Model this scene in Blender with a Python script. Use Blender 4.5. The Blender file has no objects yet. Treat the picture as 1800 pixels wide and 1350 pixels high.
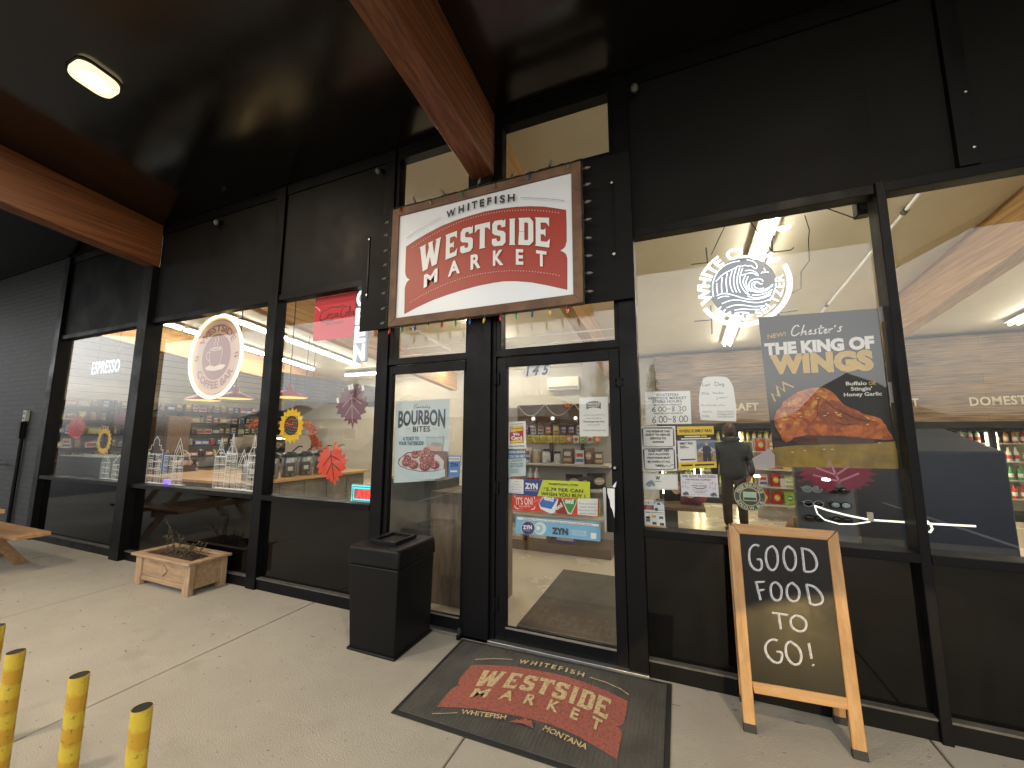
import bpy, math, random
import numpy as np
from mathutils import Vector, Matrix

S = bpy.context.scene
COL = S.collection
R = math.radians
random.seed(7)

# ------------------------------------------------------------------ camera
CAMPOS = (1.3873, -2.9202, 1.5723)
FPX = 694.0                                   # focal length in pixels of the 1800 px wide photograph
YAW, PITCH, ROLL = R(22.456), R(7.215), R(0.143)
cd = bpy.data.cameras.new('camera')
cd.sensor_width = 36.0
cd.lens = FPX / 1800 * 36
cd.clip_start = 0.05
cd.clip_end = 2000
cam = bpy.data.objects.new('camera', cd)
COL.objects.link(cam)
_f = Vector((-math.sin(YAW) * math.cos(PITCH), math.cos(YAW) * math.cos(PITCH), math.sin(PITCH)))
_r0 = Vector((math.cos(YAW), math.sin(YAW), 0))
_u0 = _r0.cross(_f)
_r = _r0 * math.cos(ROLL) + _u0 * math.sin(ROLL)
_u = _u0 * math.cos(ROLL) - _r0 * math.sin(ROLL)
_m = Matrix((_r, _u, -_f)).transposed().to_4x4()
_m.translation = Vector(CAMPOS)
cam.matrix_world = _m
S.camera = cam

# ------------------------------------------------------------------ sky, sun, exposure
SUN_EL, SUN_AZ = R(5), R(20)                  # low sun behind the store, veiled by cloud
w = bpy.data.worlds.new('World')
S.world = w
w.use_nodes = True
nt = w.node_tree
bg = nt.nodes['Background']
sky = nt.nodes.new('ShaderNodeTexSky')
sky.sky_type = 'NISHITA'
sky.sun_disc = False
sky.sun_elevation = SUN_EL
sky.sun_rotation = SUN_AZ
sky.air_density = 1.0
sky.dust_density = 3.0
hsv = nt.nodes.new('ShaderNodeHueSaturation')
hsv.inputs['Saturation'].default_value = 0.07
nt.links.new(sky.outputs[0], hsv.inputs['Color'])
nt.links.new(hsv.outputs[0], bg.inputs['Color'])
bg.inputs['Strength'].default_value = 0.15
sl = bpy.data.lights.new('sun', 'SUN')
sl.energy = 0.5
sl.angle = R(14)
sl.color = (1, .9, .78)
sun = bpy.data.objects.new('sun', sl)
COL.objects.link(sun)
# the sun stands at azimuth SUN_AZ from +Y; the lamp looks along its -Z, away from the sun
sd = Vector((math.sin(SUN_AZ) * math.cos(SUN_EL), math.cos(SUN_AZ) * math.cos(SUN_EL), math.sin(SUN_EL)))
sun.rotation_euler = sd.to_track_quat('Z', 'Y').to_euler()
sun.location = (0, 30, 20)
S.view_settings.view_transform = 'Standard'
S.view_settings.look = 'None'
S.view_settings.gamma = 1
S.view_settings.exposure = EXPOSURE = 3.1
E0 = 2.0 ** -EXPOSURE                         # emission that displays as 1.0
TUBE_E, BEAM_W, LAMP_W = 48 * E0, 1200 * E0, 66 * E0                      # strip lights in the store; headlight of the lit car
S.cycles.max_bounces = 8
S.cycles.transparent_max_bounces = 16
S.cycles.sample_clamp_indirect = 4.0
S.cycles.caustics_reflective = False
S.cycles.caustics_refractive = False
S.cycles.use_denoising = True

# ------------------------------------------------------------------ pixels of the photograph to points of the place
def ray(x, y):
    return (_f + _r * ((x - 900) / FPX) - _u * ((y - 675) / FPX))
def P(x, y, Y=0.0):
    d = ray(x, y); t = (Y - CAMPOS[1]) / d.y
    return (CAMPOS[0] + t * d.x, CAMPOS[2] + t * d.z)
def G(x, y, Z=0.0):
    d = ray(x, y); t = (Z - CAMPOS[2]) / d.z
    return (CAMPOS[0] + t * d.x, CAMPOS[1] + t * d.y)
def ZM(ox, oy, s):                            # a zoomed crop of the photograph
    return lambda x, y: (ox + x / s, oy + y / s)

# ------------------------------------------------------------------ materials
MATS = {}
def _c(c):
    return (c[0], c[1], c[2], 1)
def mat(name, col, rough=.5, metal=0, col2=None, var=0, vs=6, st=(1, 1, 1), bump=0, bs=40, bst=None, emit=0, ecol=None, spec=.5, coat=0, rv=0, lo=.35, hi=.65, dist=0):
    if name in MATS: return MATS[name]
    m = bpy.data.materials.new(name); m.use_nodes = True
    n = m.node_tree; b = n.nodes['Principled BSDF']; L = n.links.new
    b.inputs['Base Color'].default_value = _c(col)
    b.inputs['Roughness'].default_value = rough
    b.inputs['Metallic'].default_value = metal
    b.inputs['Specular IOR Level'].default_value = spec
    if coat: b.inputs['Coat Weight'].default_value = coat
    if emit:
        b.inputs['Emission Color'].default_value = _c(ecol or col)
        b.inputs['Emission Strength'].default_value = emit
    tc = n.nodes.new('ShaderNodeTexCoord')
    if col2 is None and var: col2 = tuple(max(0, c * (1 - var)) for c in col)
    if col2 is not None:
        mp = n.nodes.new('ShaderNodeMapping'); mp.inputs['Scale'].default_value = st
        L(tc.outputs['Object'], mp.inputs['Vector'])
        nz = n.nodes.new('ShaderNodeTexNoise'); nz.inputs['Scale'].default_value = vs
        nz.inputs['Detail'].default_value = 6; nz.inputs['Roughness'].default_value = .6
        nz.inputs['Distortion'].default_value = dist
        L(mp.outputs[0], nz.inputs['Vector'])
        mr = n.nodes.new('ShaderNodeMapRange'); mr.inputs[1].default_value = lo; mr.inputs[2].default_value = hi
        L(nz.outputs['Fac'], mr.inputs[0])
        mx = n.nodes.new('ShaderNodeMix'); mx.data_type = 'RGBA'
        mx.inputs['A'].default_value = _c(col); mx.inputs['B'].default_value = _c(col2)
        L(mr.outputs[0], mx.inputs['Factor']); L(mx.outputs['Result'], b.inputs['Base Color'])
        if rv:
            m2 = n.nodes.new('ShaderNodeMapRange'); m2.inputs[3].default_value = max(0, rough - rv); m2.inputs[4].default_value = min(1, rough + rv)
            L(mr.outputs[0], m2.inputs[0]); L(m2.outputs[0], b.inputs['Roughness'])
    if bump:
        mp2 = n.nodes.new('ShaderNodeMapping'); mp2.inputs['Scale'].default_value = bst or st
        L(tc.outputs['Object'], mp2.inputs['Vector'])
        n2 = n.nodes.new('ShaderNodeTexNoise'); n2.inputs['Scale'].default_value = bs; n2.inputs['Detail'].default_value = 5
        L(mp2.outputs[0], n2.inputs['Vector'])
        bp = n.nodes.new('ShaderNodeBump'); bp.inputs['Strength'].default_value = bump; bp.inputs['Distance'].default_value = .01
        L(n2.outputs['Fac'], bp.inputs['Height']); L(bp.outputs[0], b.inputs['Normal'])
    MATS[name] = m
    return m
def srgb(r, g, b):
    f = lambda c: (c / 255 / 12.92) if c <= 10 else ((c / 255 + .055) / 1.055) ** 2.4
    return (f(r), f(g), f(b))
_flat = {}
def ink(r, g, b, rough=.55):                  # a printed colour
    k = (r, g, b, rough)
    if k not in _flat:
        _flat[k] = mat('print_%d_%d_%d' % (r, g, b), srgb(r, g, b), rough, var=.06, vs=30)
    return _flat[k]
def glow(name, col, s):                        # s: brightness as displayed
    return mat(name, col, .5, emit=s * E0, ecol=col)

def brickmat(name, c1, c2, mortar, w_, h_, ms, rough, bump, plane='XZ', noise=.4, streak=(.6, 8, 8), off=.5, mortar_smooth=.1):
    m = bpy.data.materials.new(name); m.use_nodes = True
    n = m.node_tree; b = n.nodes['Principled BSDF']; L = n.links.new
    tc = n.nodes.new('ShaderNodeTexCoord'); sp = n.nodes.new('ShaderNodeSeparateXYZ'); cb = n.nodes.new('ShaderNodeCombineXYZ')
    L(tc.outputs['Object'], sp.inputs[0]); L(sp.outputs[plane[0]], cb.inputs['X']); L(sp.outputs[plane[1]], cb.inputs['Y'])
    br = n.nodes.new('ShaderNodeTexBrick'); br.offset = off
    br.inputs['Color1'].default_value = _c(c1); br.inputs['Color2'].default_value = _c(c2); br.inputs['Mortar'].default_value = _c(mortar)
    br.inputs['Scale'].default_value = 1; br.inputs['Brick Width'].default_value = w_; br.inputs['Row Height'].default_value = h_
    br.inputs['Mortar Size'].default_value = ms; br.inputs['Mortar Smooth'].default_value = mortar_smooth
    L(cb.outputs[0], br.inputs['Vector'])
    mp = n.nodes.new('ShaderNodeMapping'); mp.inputs['Scale'].default_value = streak; L(cb.outputs[0], mp.inputs['Vector'])
    nz = n.nodes.new('ShaderNodeTexNoise'); nz.inputs['Scale'].default_value = 3; nz.inputs['Detail'].default_value = 7; L(mp.outputs[0], nz.inputs['Vector'])
    mr = n.nodes.new('ShaderNodeMapRange'); mr.inputs[1].default_value = .3; mr.inputs[2].default_value = .7
    mr.inputs[3].default_value = 1 - noise; mr.inputs[4].default_value = 1 + noise * .5
    L(nz.outputs['Fac'], mr.inputs[0])
    mx = n.nodes.new('ShaderNodeVectorMath'); mx.operation = 'MULTIPLY'
    L(br.outputs['Color'], mx.inputs[0]); L(mr.outputs[0], mx.inputs[1]); L(mx.outputs[0], b.inputs['Base Color'])
    b.inputs['Roughness'].default_value = rough
    n3 = n.nodes.new('ShaderNodeTexNoise'); n3.inputs['Scale'].default_value = 60; L(tc.outputs['Object'], n3.inputs['Vector'])
    ad = n.nodes.new('ShaderNodeMath'); ad.operation = 'MULTIPLY_ADD'; ad.inputs[1].default_value = -1.0
    m4 = n.nodes.new('ShaderNodeMath'); m4.operation = 'MULTIPLY'; m4.inputs[1].default_value = .25; L(n3.outputs['Fac'], m4.inputs[0])
    L(br.outputs['Fac'], ad.inputs[0]); L(m4.outputs[0], ad.inputs[2])
    bp = n.nodes.new('ShaderNodeBump'); bp.inputs['Strength'].default_value = bump; bp.inputs['Distance'].default_value = .01
    L(ad.outputs[0], bp.inputs['Height']); L(bp.outputs[0], b.inputs['Normal'])
    MATS[name] = m
    return m

def glassmat(name, tint=.92, k=2.05, film=0.0):
    m = bpy.data.materials.new(name); m.use_nodes = True
    n = m.node_tree; n.nodes.clear(); L = n.links.new
    out = n.nodes.new('ShaderNodeOutputMaterial'); mix = n.nodes.new('ShaderNodeMixShader')
    tr = n.nodes.new('ShaderNodeBsdfTransparent'); tr.inputs[0].default_value = (tint, tint, tint * .99, 1)
    gl = n.nodes.new('ShaderNodeBsdfGlossy'); gl.inputs['Roughness'].default_value = 0.0
    ge = n.nodes.new('ShaderNodeNewGeometry'); dp = n.nodes.new('ShaderNodeVectorMath'); dp.operation = 'DOT_PRODUCT'
    L(ge.outputs['Normal'], dp.inputs[0]); L(ge.outputs['Incoming'], dp.inputs[1])
    def mth(op, a, b_=None):
        q = n.nodes.new('ShaderNodeMath'); q.operation = op
        for i, v in enumerate((a, b_)):
            if v is None: continue
            if isinstance(v, (int, float)): q.inputs[i].default_value = v
            else: L(v, q.inputs[i])
        return q.outputs[0]
    a = mth('ABSOLUTE', dp.outputs['Value'])
    q = mth('POWER', mth('SUBTRACT', 1.0, a), 5.0)
    fr = mth('MINIMUM', mth('MULTIPLY', mth('ADD', mth('MULTIPLY', q, .96), .04), k), 1.0)
    L(fr, mix.inputs[0]); L(tr.outputs[0], mix.inputs[1]); L(gl.outputs[0], mix.inputs[2])
    L(mix.outputs[0], out.inputs[0])
    MATS[name] = m
    return m

# ------------------------------------------------------------------ mesh building
class B:
    def __init__(s): s.v = []; s.f = []; s.m = []; s.mats = []
    def mi(s, m):
        if m not in s.mats: s.mats.append(m)
        return s.mats.index(m)
    def add(s, vs, fs, m):
        o = len(s.v); k = s.mi(m)
        s.v += [tuple(q) for q in vs]
        for f in fs: s.f.append(tuple(i + o for i in f)); s.m.append(k)
        return s
    def box(s, x0, x1, y0, y1, z0, z1, m, M=None):
        v = [Vector(q) for q in ((x0, y0, z0), (x1, y0, z0), (x1, y1, z0), (x0, y1, z0), (x0, y0, z1), (x1, y0, z1), (x1, y1, z1), (x0, y1, z1))]
        if M is not None: v = [M @ q for q in v]
        return s.add(v, [(0, 3, 2, 1), (4, 5, 6, 7), (0, 1, 5, 4), (1, 2, 6, 5), (2, 3, 7, 6), (3, 0, 4, 7)], m)
    def hexa(s, pts, m):                      # eight corners, bottom ring then top ring
        return s.add(pts, [(0, 3, 2, 1), (4, 5, 6, 7), (0, 1, 5, 4), (1, 2, 6, 5), (2, 3, 7, 6), (3, 0, 4, 7)], m)
    def quad(s, pts, m): return s.add(pts, [tuple(range(len(pts)))], m)
    def tube(s, pts, r, m, n=8, closed=False, caps=True):
        pts = [Vector(q) for q in pts]; N = len(pts)
        rs = r if isinstance(r, (list, tuple)) else [r] * N
        vs = []; up = None
        for i, q in enumerate(pts):
            a = pts[i - 1] if (i or closed) else q; b = pts[(i + 1) % N] if (i < N - 1 or closed) else q
            d = (b - a)
            if d.length < 1e-9: d = Vector((0, 0, 1))
            d.normalize()
            if up is None:
                up = Vector((0, 0, 1)) if abs(d.z) < .9 else Vector((1, 0, 0))
            e1 = up - d * up.dot(d)
            if e1.length < 1e-6: e1 = d.orthogonal()
            e1.normalize(); up = e1; e2 = d.cross(e1)
            for k in range(n):
                t = 2 * math.pi * k / n
                vs.append(q + (e1 * math.cos(t) + e2 * math.sin(t)) * rs[i])
        fs = []
        for i in range(N if closed else N - 1):
            j = (i + 1) % N
            for k in range(n): fs.append((i * n + k, i * n + (k + 1) % n, j * n + (k + 1) % n, j * n + k))
        if caps and not closed:
            fs.append(tuple(range(n - 1, -1, -1))); fs.append(tuple((N - 1) * n + k for k in range(n)))
        return s.add(vs, fs, m)
    def cyl(s, p0, p1, r0, m, r1=None, n=16): return s.tube([p0, p1], [r0, r0 if r1 is None else r1], m, n)
    def lathe(s, c, prof, m, n=16, ax='Z'):
        vs = []
        for r, h in prof:
            for k in range(n):
                t = 2 * math.pi * k / n; a, b = r * math.cos(t), r * math.sin(t)
                vs.append((c[0] + a, c[1] + b, c[2] + h) if ax == 'Z' else ((c[0] + a, c[1] + h, c[2] + b) if ax == 'Y' else (c[0] + h, c[1] + a, c[2] + b)))
        fs = []
        for i in range(len(prof) - 1):
            for k in range(n): fs.append((i * n + k, i * n + (k + 1) % n, (i + 1) * n + (k + 1) % n, (i + 1) * n + k))
        if prof[0][0] > 1e-6: fs.append(tuple(range(n - 1, -1, -1)))
        if prof[-1][0] > 1e-6: fs.append(tuple((len(prof) - 1) * n + k for k in range(n)))
        return s.add(vs, fs, m)
    def prism(s, poly, y0, y1, m, ax='Y'):    # polygon in x,z pushed along y (or another axis)
        n = len(poly)
        mk = {'Y': lambda a, b, t: (a, t, b), 'X': lambda a, b, t: (t, a, b), 'Z': lambda a, b, t: (a, b, t)}[ax]
        vs = [mk(a, b, y0) for a, b in poly] + [mk(a, b, y1) for a, b in poly]
        fs = [tuple(range(n)), tuple(range(2 * n - 1, n - 1, -1))] + [(i, i + n, (i + 1) % n + n, (i + 1) % n) for i in range(n)]
        return s.add(vs, fs, m)
    def ball(s, c, r, m, n=12, k=8, sc=(1, 1, 1), jit=0):
        vs = []; fs = []
        for i in range(k + 1):
            a = math.pi * i / k
            for j in range(n):
                t = 2 * math.pi * j / n; q = 1 + random.uniform(-jit, jit)
                vs.append((c[0] + r * sc[0] * q * math.sin(a) * math.cos(t), c[1] + r * sc[1] * q * math.sin(a) * math.sin(t), c[2] + r * sc[2] * q * math.cos(a)))
        for i in range(k):
            for j in range(n): fs.append((i * n + j, (i + 1) * n + j, (i + 1) * n + (j + 1) % n, i * n + (j + 1) % n))
        return s.add(vs, fs, m)
    def build(s, name, parent=None, smooth=False, bevel=0, seg=2, ang=40):
        me = bpy.data.meshes.new(name)
        off = Vector((0, 0, 0)); q = parent
        while q is not None: off += Vector(q.location); q = q.parent
        me.from_pydata([(a - off.x, b - off.y, c - off.z) for a, b, c in s.v], [], s.f)
        for m in s.mats: me.materials.append(m)
        me.polygons.foreach_set('material_index', s.m)
        if smooth or bevel:
            me.polygons.foreach_set('use_smooth', [True] * len(me.polygons))
            me.set_sharp_from_angle(angle=R(ang))
        me.validate(); me.update()
        o = bpy.data.objects.new(name, me); COL.objects.link(o)
        if parent is not None: o.parent = parent
        if bevel:
            bm = o.modifiers.new('bevel', 'BEVEL'); bm.width = bevel; bm.segments = seg; bm.limit_method = 'ANGLE'; bm.angle_limit = R(40)
            bm.harden_normals = False
        return o

def thing(name, label, cat, loc=(0, 0, 0), group=None):
    o = bpy.data.objects.new(name, None); COL.objects.link(o); o.location = loc
    o.empty_display_size = .1
    o['label'] = label; o['category'] = cat
    if group: o['group'] = group
    return o
def tag(o, label, cat, group=None):
    o['label'] = label; o['category'] = cat
    if group: o['group'] = group
    return o
def struct(o): o['kind'] = 'structure'; return o
def dup(root, loc, label=None, rz=None, scale=None):
    r = root.copy(); COL.objects.link(r); r.location = loc
    if rz is not None: r.rotation_euler = (0, 0, rz)
    if scale: r.scale = scale
    if label: r['label'] = label
    for ch in list(root.children):
        c = ch.copy(); COL.objects.link(c); c.parent = r
        for g in list(ch.children):
            d = g.copy(); COL.objects.link(d); d.parent = c
    return r

# ------------------------------------------------------------------ lettering and flat print
_gl = {}
def glyphs(s, bold=0, shear=0, spacing=1.0):
    k = (s, bold, shear, spacing)
    if k in _gl: return _gl[k]
    cu = bpy.data.curves.new('lettering', 'FONT'); cu.body = s; cu.size = 1; cu.offset = bold; cu.shear = shear
    cu.space_character = spacing; cu.resolution_u = 3
    o = bpy.data.objects.new('lettering', cu); COL.objects.link(o)
    dg = bpy.context.evaluated_depsgraph_get(); dg.update()
    me = bpy.data.meshes.new_from_object(o.evaluated_get(dg))
    vs = [(v.co.x, v.co.y) for v in me.vertices]; fs = [tuple(p.vertices) for p in me.polygons]
    bpy.data.objects.remove(o); bpy.data.curves.remove(cu); bpy.data.meshes.remove(me)
    _gl[k] = (vs, fs)
    return _gl[k]
CAP = max(v[1] for v in glyphs('H')[0])

class Print:
    """Flat print on a surface: shapes stacked in thin layers. fn(u, v, layer) gives the point."""
    def __init__(s, Y=None, fn=None, step=.0006, toward=-1, px=None):
        s.b = B(); s.L = 0; s.step = step
        s.Y = Y
        s.fn = fn or (lambda u, v, l: (u, Y + toward * l * step, v))
        s.px = px or (lambda x, y: P(x, y, Y))
    def layer(s): s.L += 1; return s.L
    def polys(s, vs, fs, m):
        l = s.layer(); s.b.add([s.fn(u, v, l) for u, v in vs], fs, m); return s
    def poly(s, pts, m): return s.polys(pts, [tuple(range(len(pts)))], m)
    def polypx(s, pts, m): return s.poly([s.px(*q) for q in pts], m)
    def rect(s, u0, v0, u1, v1, m): return s.poly([(u0, v0), (u1, v0), (u1, v1), (u0, v1)], m)
    def sheet(s, u0, v0, u1, v1, m, t=.0012):      # the paper itself, with thickness behind the print
        a = [s.fn(u0, v0, -2), s.fn(u1, v0, -2), s.fn(u1, v1, -2), s.fn(u0, v1, -2), s.fn(u0, v0, 0), s.fn(u1, v0, 0), s.fn(u1, v1, 0), s.fn(u0, v1, 0)]
        s.b.hexa(a, m); return s
    def sheetpoly(s, pts, m):
        n = len(pts); l0 = [s.fn(u, v, -2) for u, v in pts]; l1 = [s.fn(u, v, 0) for u, v in pts]
        s.b.add(l0 + l1, [tuple(range(n)), tuple(range(2 * n - 1, n - 1, -1))] + [(i, i + n, (i + 1) % n + n, (i + 1) % n) for i in range(n)], m); return s
    def disc(s, c, r, m, n=32, r2=None): return s.poly([(c[0] + r * math.cos(2 * math.pi * k / n), c[1] + (r2 or r) * math.sin(2 * math.pi * k / n)) for k in range(n)], m)
    def ring(s, c, r0, r1, m, a0=0, a1=360, n=48):
        vs = []; fs = []
        for k in range(n + 1):
            t = R(a0 + (a1 - a0) * k / n)
            vs += [(c[0] + r0 * math.cos(t), c[1] + r0 * math.sin(t)), (c[0] + r1 * math.cos(t), c[1] + r1 * math.sin(t))]
        for k in range(n): fs.append((2 * k, 2 * k + 1, 2 * k + 3, 2 * k + 2))
        return s.polys(vs, fs, m)
    def strokes(s, lines, wd, m, closed=False, smooth=0):
        vs = []; fs = []
        for ln in lines:
            p = [Vector(q) for q in ln]
            for _ in range(smooth):
                q = [p[0]]
                for a, b in zip(p, p[1:]): q += [a * .75 + b * .25, a * .25 + b * .75]
                p = q + [p[-1]]
            N = len(p); o = len(vs)
            for i in range(N):
                a = p[i - 1] if i or closed else p[i]; c = p[(i + 1) % N] if i < N - 1 or closed else p[i]
                d = c - a
                if d.length < 1e-9: d = Vector((1, 0))
                d.normalize(); nrm = Vector((-d.y, d.x)); k = 1
                if 0 < i < N - 1:
                    e = (p[i] - p[i - 1])
                    if e.length > 1e-9:
                        e.normalize(); k = 1 / max(.45, abs(nrm.dot(Vector((-e.y, e.x)))))
                vs += [p[i] + nrm * wd / 2 * k, p[i] - nrm * wd / 2 * k]
            for i in range(N if closed else N - 1):
                j = (i + 1) % N
                fs.append((o + 2 * i, o + 2 * i + 1, o + 2 * j + 1, o + 2 * j))
        return s.polys([tuple(v) for v in vs], fs, m)
    def strokespx(s, lines, wd, m, smooth=0): return s.strokes([[s.px(*q) for q in l] for l in lines], wd, m, smooth=smooth)
    def text(s, t, A, Bp, h, m, bold=0, shear=0, spacing=1.0):
        vs, fs = glyphs(t, bold, shear, spacing)
        if not vs: return s
        x0 = min(v[0] for v in vs); x1 = max(v[0] for v in vs)
        dx, dy = Bp[0] - A[0], Bp[1] - A[1]; Ln = math.hypot(dx, dy); ex = (dx / Ln, dy / Ln); ey = (-ex[1], ex[0])
        out = []
        for x, y in vs:
            a = (x - x0) / (x1 - x0) * Ln; b = y / CAP * h
            out.append((A[0] + ex[0] * a + ey[0] * b, A[1] + ex[1] * a + ey[1] * b))
        return s.polys(out, fs, m)
    def textpx(s, t, a, b, hpx, m, **k):       # baseline from pixel a to pixel b, capital height in pixels
        A, Bp = s.px(*a), s.px(*b); C = s.px(a[0], a[1] - hpx)
        return s.text(t, A, Bp, math.hypot(C[0] - A[0], C[1] - A[1]), m, **k)
    def line(s, t, c, v, wd, h, m, **k):       # centred line of text
        return s.text(t, (c - wd / 2, v), (c + wd / 2, v), h, m, **k)
    def warp(s, t, fn, m, **k):                # fn(0..1 along, 0..1 up) -> (u, v)
        vs, fs = glyphs(t, k.get('bold', 0), k.get('shear', 0), k.get('spacing', 1))
        x0 = min(v[0] for v in vs); x1 = max(v[0] for v in vs)
        return s.polys([fn((x - x0) / (x1 - x0), y / CAP) for x, y in vs], fs, m)
    def arc(s, t, c, r, a0, a1, h, m, **k):    # text on a circle; angles in degrees, inner radius r; a1 > a0 writes along the bottom
        def fn(u, v):
            a = R(a0 + (a1 - a0) * u)
            q = r + h * v if a1 < a0 else r + h * (1 - v)
            return (c[0] + q * math.cos(a), c[1] + q * math.sin(a))
        return s.warp(t, fn, m, **k)
    def build(s, name, parent=None): return s.b.build(name, parent)
# ------------------------------------------------------------------ shared materials
M_frame = mat('black_painted_metal', (.0055, .0055, .0066), .45, var=.35, vs=3, bump=.08, bs=90, rv=.12, spec=.14)
M_panel = mat('black_painted_board', (.0066, .0066, .0069), .6, col2=(.0095, .0093, .0093), vs=1.6, bump=.12, bs=180, rv=.1, spec=.12)
M_spandrel = mat('black_spandrel_glass', (.0014, .0014, .0016), .05, col2=(.0035, .0033, .003), vs=4, st=(3, 1, .5), rv=.04, spec=.35)
M_soffit = mat('black_soffit_plywood', (.0042, .0033, .0027), .17, col2=(.0065, .0052, .004), vs=1.2, st=(1, 1, 1), bump=.10, bs=2.6, rv=.04, spec=.62)
M_beam = mat('red_brown_glulam', (.225, .080, .027), .5, col2=(.085, .030, .011), vs=3.6, st=(10, .22, 10), bump=.15, bs=12, bst=(20, .5, 20), rv=.1, dist=.12, lo=.38, hi=.66)
M_beamin = mat('golden_glulam', (.50, .30, .115), .55, col2=(.32, .17, .06), vs=3.2, st=(9, .35, 9), dist=.6)
M_glass = glassmat('window_glass')
M_brick = brickmat('black_painted_brick', (.008, .009, .0098), (.0155, .0168, .0176), (.0035, .0038, .004), .215, .081, .011, .6, 1.0)
M_cream = mat('cream_ceiling_paint', (.70, .655, .545), .7, var=.12, vs=.7, bump=.05)
M_wallin = mat('cream_wall_paint', (.50, .48, .42), .7, var=.08, vs=.8)
M_shiplap = brickmat('white_shiplap', (.78, .73, .60), (.80, .75, .62), (.3, .27, .2), 60, .19, .007, .6, .3, plane='YZ', noise=.06)
M_floorin = mat('beige_linoleum', (.68, .61, .48), .24, col2=(.62, .55, .43), vs=1.3, rv=.08)
M_asphalt = mat('asphalt', (.05, .05, .052), .85, col2=(.035, .035, .036), vs=2, bump=.5, bs=220)
M_white = mat('white_paint', (.78, .78, .76), .5, var=.05)
M_steel = mat('galvanised_steel', (.45, .45, .44), .4, metal=.9, var=.1)
M_chrome = mat('chrome', (.7, .7, .7), .12, metal=1)
M_rubber = mat('black_rubber', (.018, .018, .018), .7, bump=.1)
M_blackpl = mat('black_plastic', (.006, .006, .0068), .42, var=.3, vs=5, bump=.12, bs=260, spec=.2)

def concrete():
    m = mat('pavement_concrete', (.455, .428, .368), .82, col2=(.365, .338, .29), vs=.9, bump=.35, bs=120, rv=.08, lo=.3, hi=.7)
    n = m.node_tree; L = n.links.new; b = n.nodes['Principled BSDF']
    src = b.inputs['Base Color'].links[0].from_socket
    tc = [q for q in n.nodes if q.type == 'TEX_COORD'][0]
    def noise(sc, st, lo, hi, det=6):
        mp = n.nodes.new('ShaderNodeMapping'); mp.inputs['Scale'].default_value = st; mp.inputs['Rotation'].default_value = (0, 0, .5)
        L(tc.outputs['Object'], mp.inputs[0])
        z = n.nodes.new('ShaderNodeTexNoise'); z.inputs['Scale'].default_value = sc; z.inputs['Detail'].default_value = det; L(mp.outputs[0], z.inputs[0])
        r = n.nodes.new('ShaderNodeMapRange'); r.inputs[1].default_value = lo; r.inputs[2].default_value = hi; L(z.outputs['Fac'], r.inputs[0])
        return r.outputs[0]
    def blend(a, fac, col, k):
        q = n.nodes.new('ShaderNodeMath'); q.operation = 'MULTIPLY'; q.inputs[1].default_value = k; L(fac, q.inputs[0])
        x = n.nodes.new('ShaderNodeMix'); x.data_type = 'RGBA'; L(a, x.inputs['A']); x.inputs['B'].default_value = _c(col); L(q.outputs[0], x.inputs['Factor'])
        return x.outputs['Result']
    s = blend(src, noise(3.2, (1, 1, 1), .60, .72), (.15, .13, .10), .2)            # greasy stains
    s = blend(s, noise(3.1, (1, 2.4, 1), .56, .74), (.56, .52, .44), .22)            # worn pale patches
    s = blend(s, noise(9, (1, 2.5, 1), .69, .72, 3), (.09, .08, .07), .7)             # small dark spots
    s = blend(s, noise(26, (1, 1.4, 1), .72, .74, 2), (.07, .06, .05), .8)           # gum and drips
    s = blend(s, noise(240, (1, 1, 1), .35, .75, 2), (.22, .20, .16), .45)           # aggregate grain
    L(s, b.inputs['Base Color'])
    return m
M_conc = concrete()
M_joint = mat('joint_dirt', (.035, .03, .025), .95)

# ------------------------------------------------------------------ ground, pavement, road
SLOPE = .11
def cz(Y): return 4.42 - SLOPE * Y             # underside of the roof deck, falling into the store
b = B(); b.box(-300, 300, -500, 300, -.75, -.15, M_asphalt); struct(b.build('parking_lot'))
b = B(); xs = [-12.8, -10.6, -8.4, -6.2, -4.02, -1.829, .292, 2.535, 4.75, 6.95, 9.2]
for x0, x1 in zip(xs, xs[1:]):
    b.box(x0 + .004, x1 - .004, -4.796, .03, -.14, 0, M_conc)
b.box(-12.8, 9.2, -4.79, .02, -.149, -.012, M_joint)
struct(b.build('pavement', bevel=.006, seg=2))
b = B(); b.box(-12.8, 9.2, -4.96, -4.8, -.148, .0, M_conc); struct(b.build('kerb', bevel=.02))
b = B()
for i in range(-5, 6): b.box(i * 2.75 - .05 + .7, i * 2.75 + .05 + .7, -10.2, -5.3, -.149, -.146, M_white)
struct(b.build('parking_stripes'))
b = B(); b.box(-16, 12, .13, 8.2, -.1, .0, M_floorin); struct(b.build('floor'))
hill = B()
vs = []; fs = []; nx = 60
for i in range(nx + 1):
    x = -600 + 1200 * i / nx
    h = 16 + 14 * math.sin(i * .55) + 7 * math.sin(i * 1.37 + 1) + random.uniform(-2, 2)
    vs += [(x, -330, -1), (x, -360, h * .7), (x, -420, h * 1.5), (x, -520, -1)]
for i in range(nx):
    for k in range(3): fs.append((4 * i + k, 4 * i + k + 1, 4 * i + k + 5, 4 * i + k + 4))
hill.add(vs, fs, mat('distant_forest', (.035, .045, .035), .9, var=.5, vs=.05)); struct(hill.build('hills', smooth=True))

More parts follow.
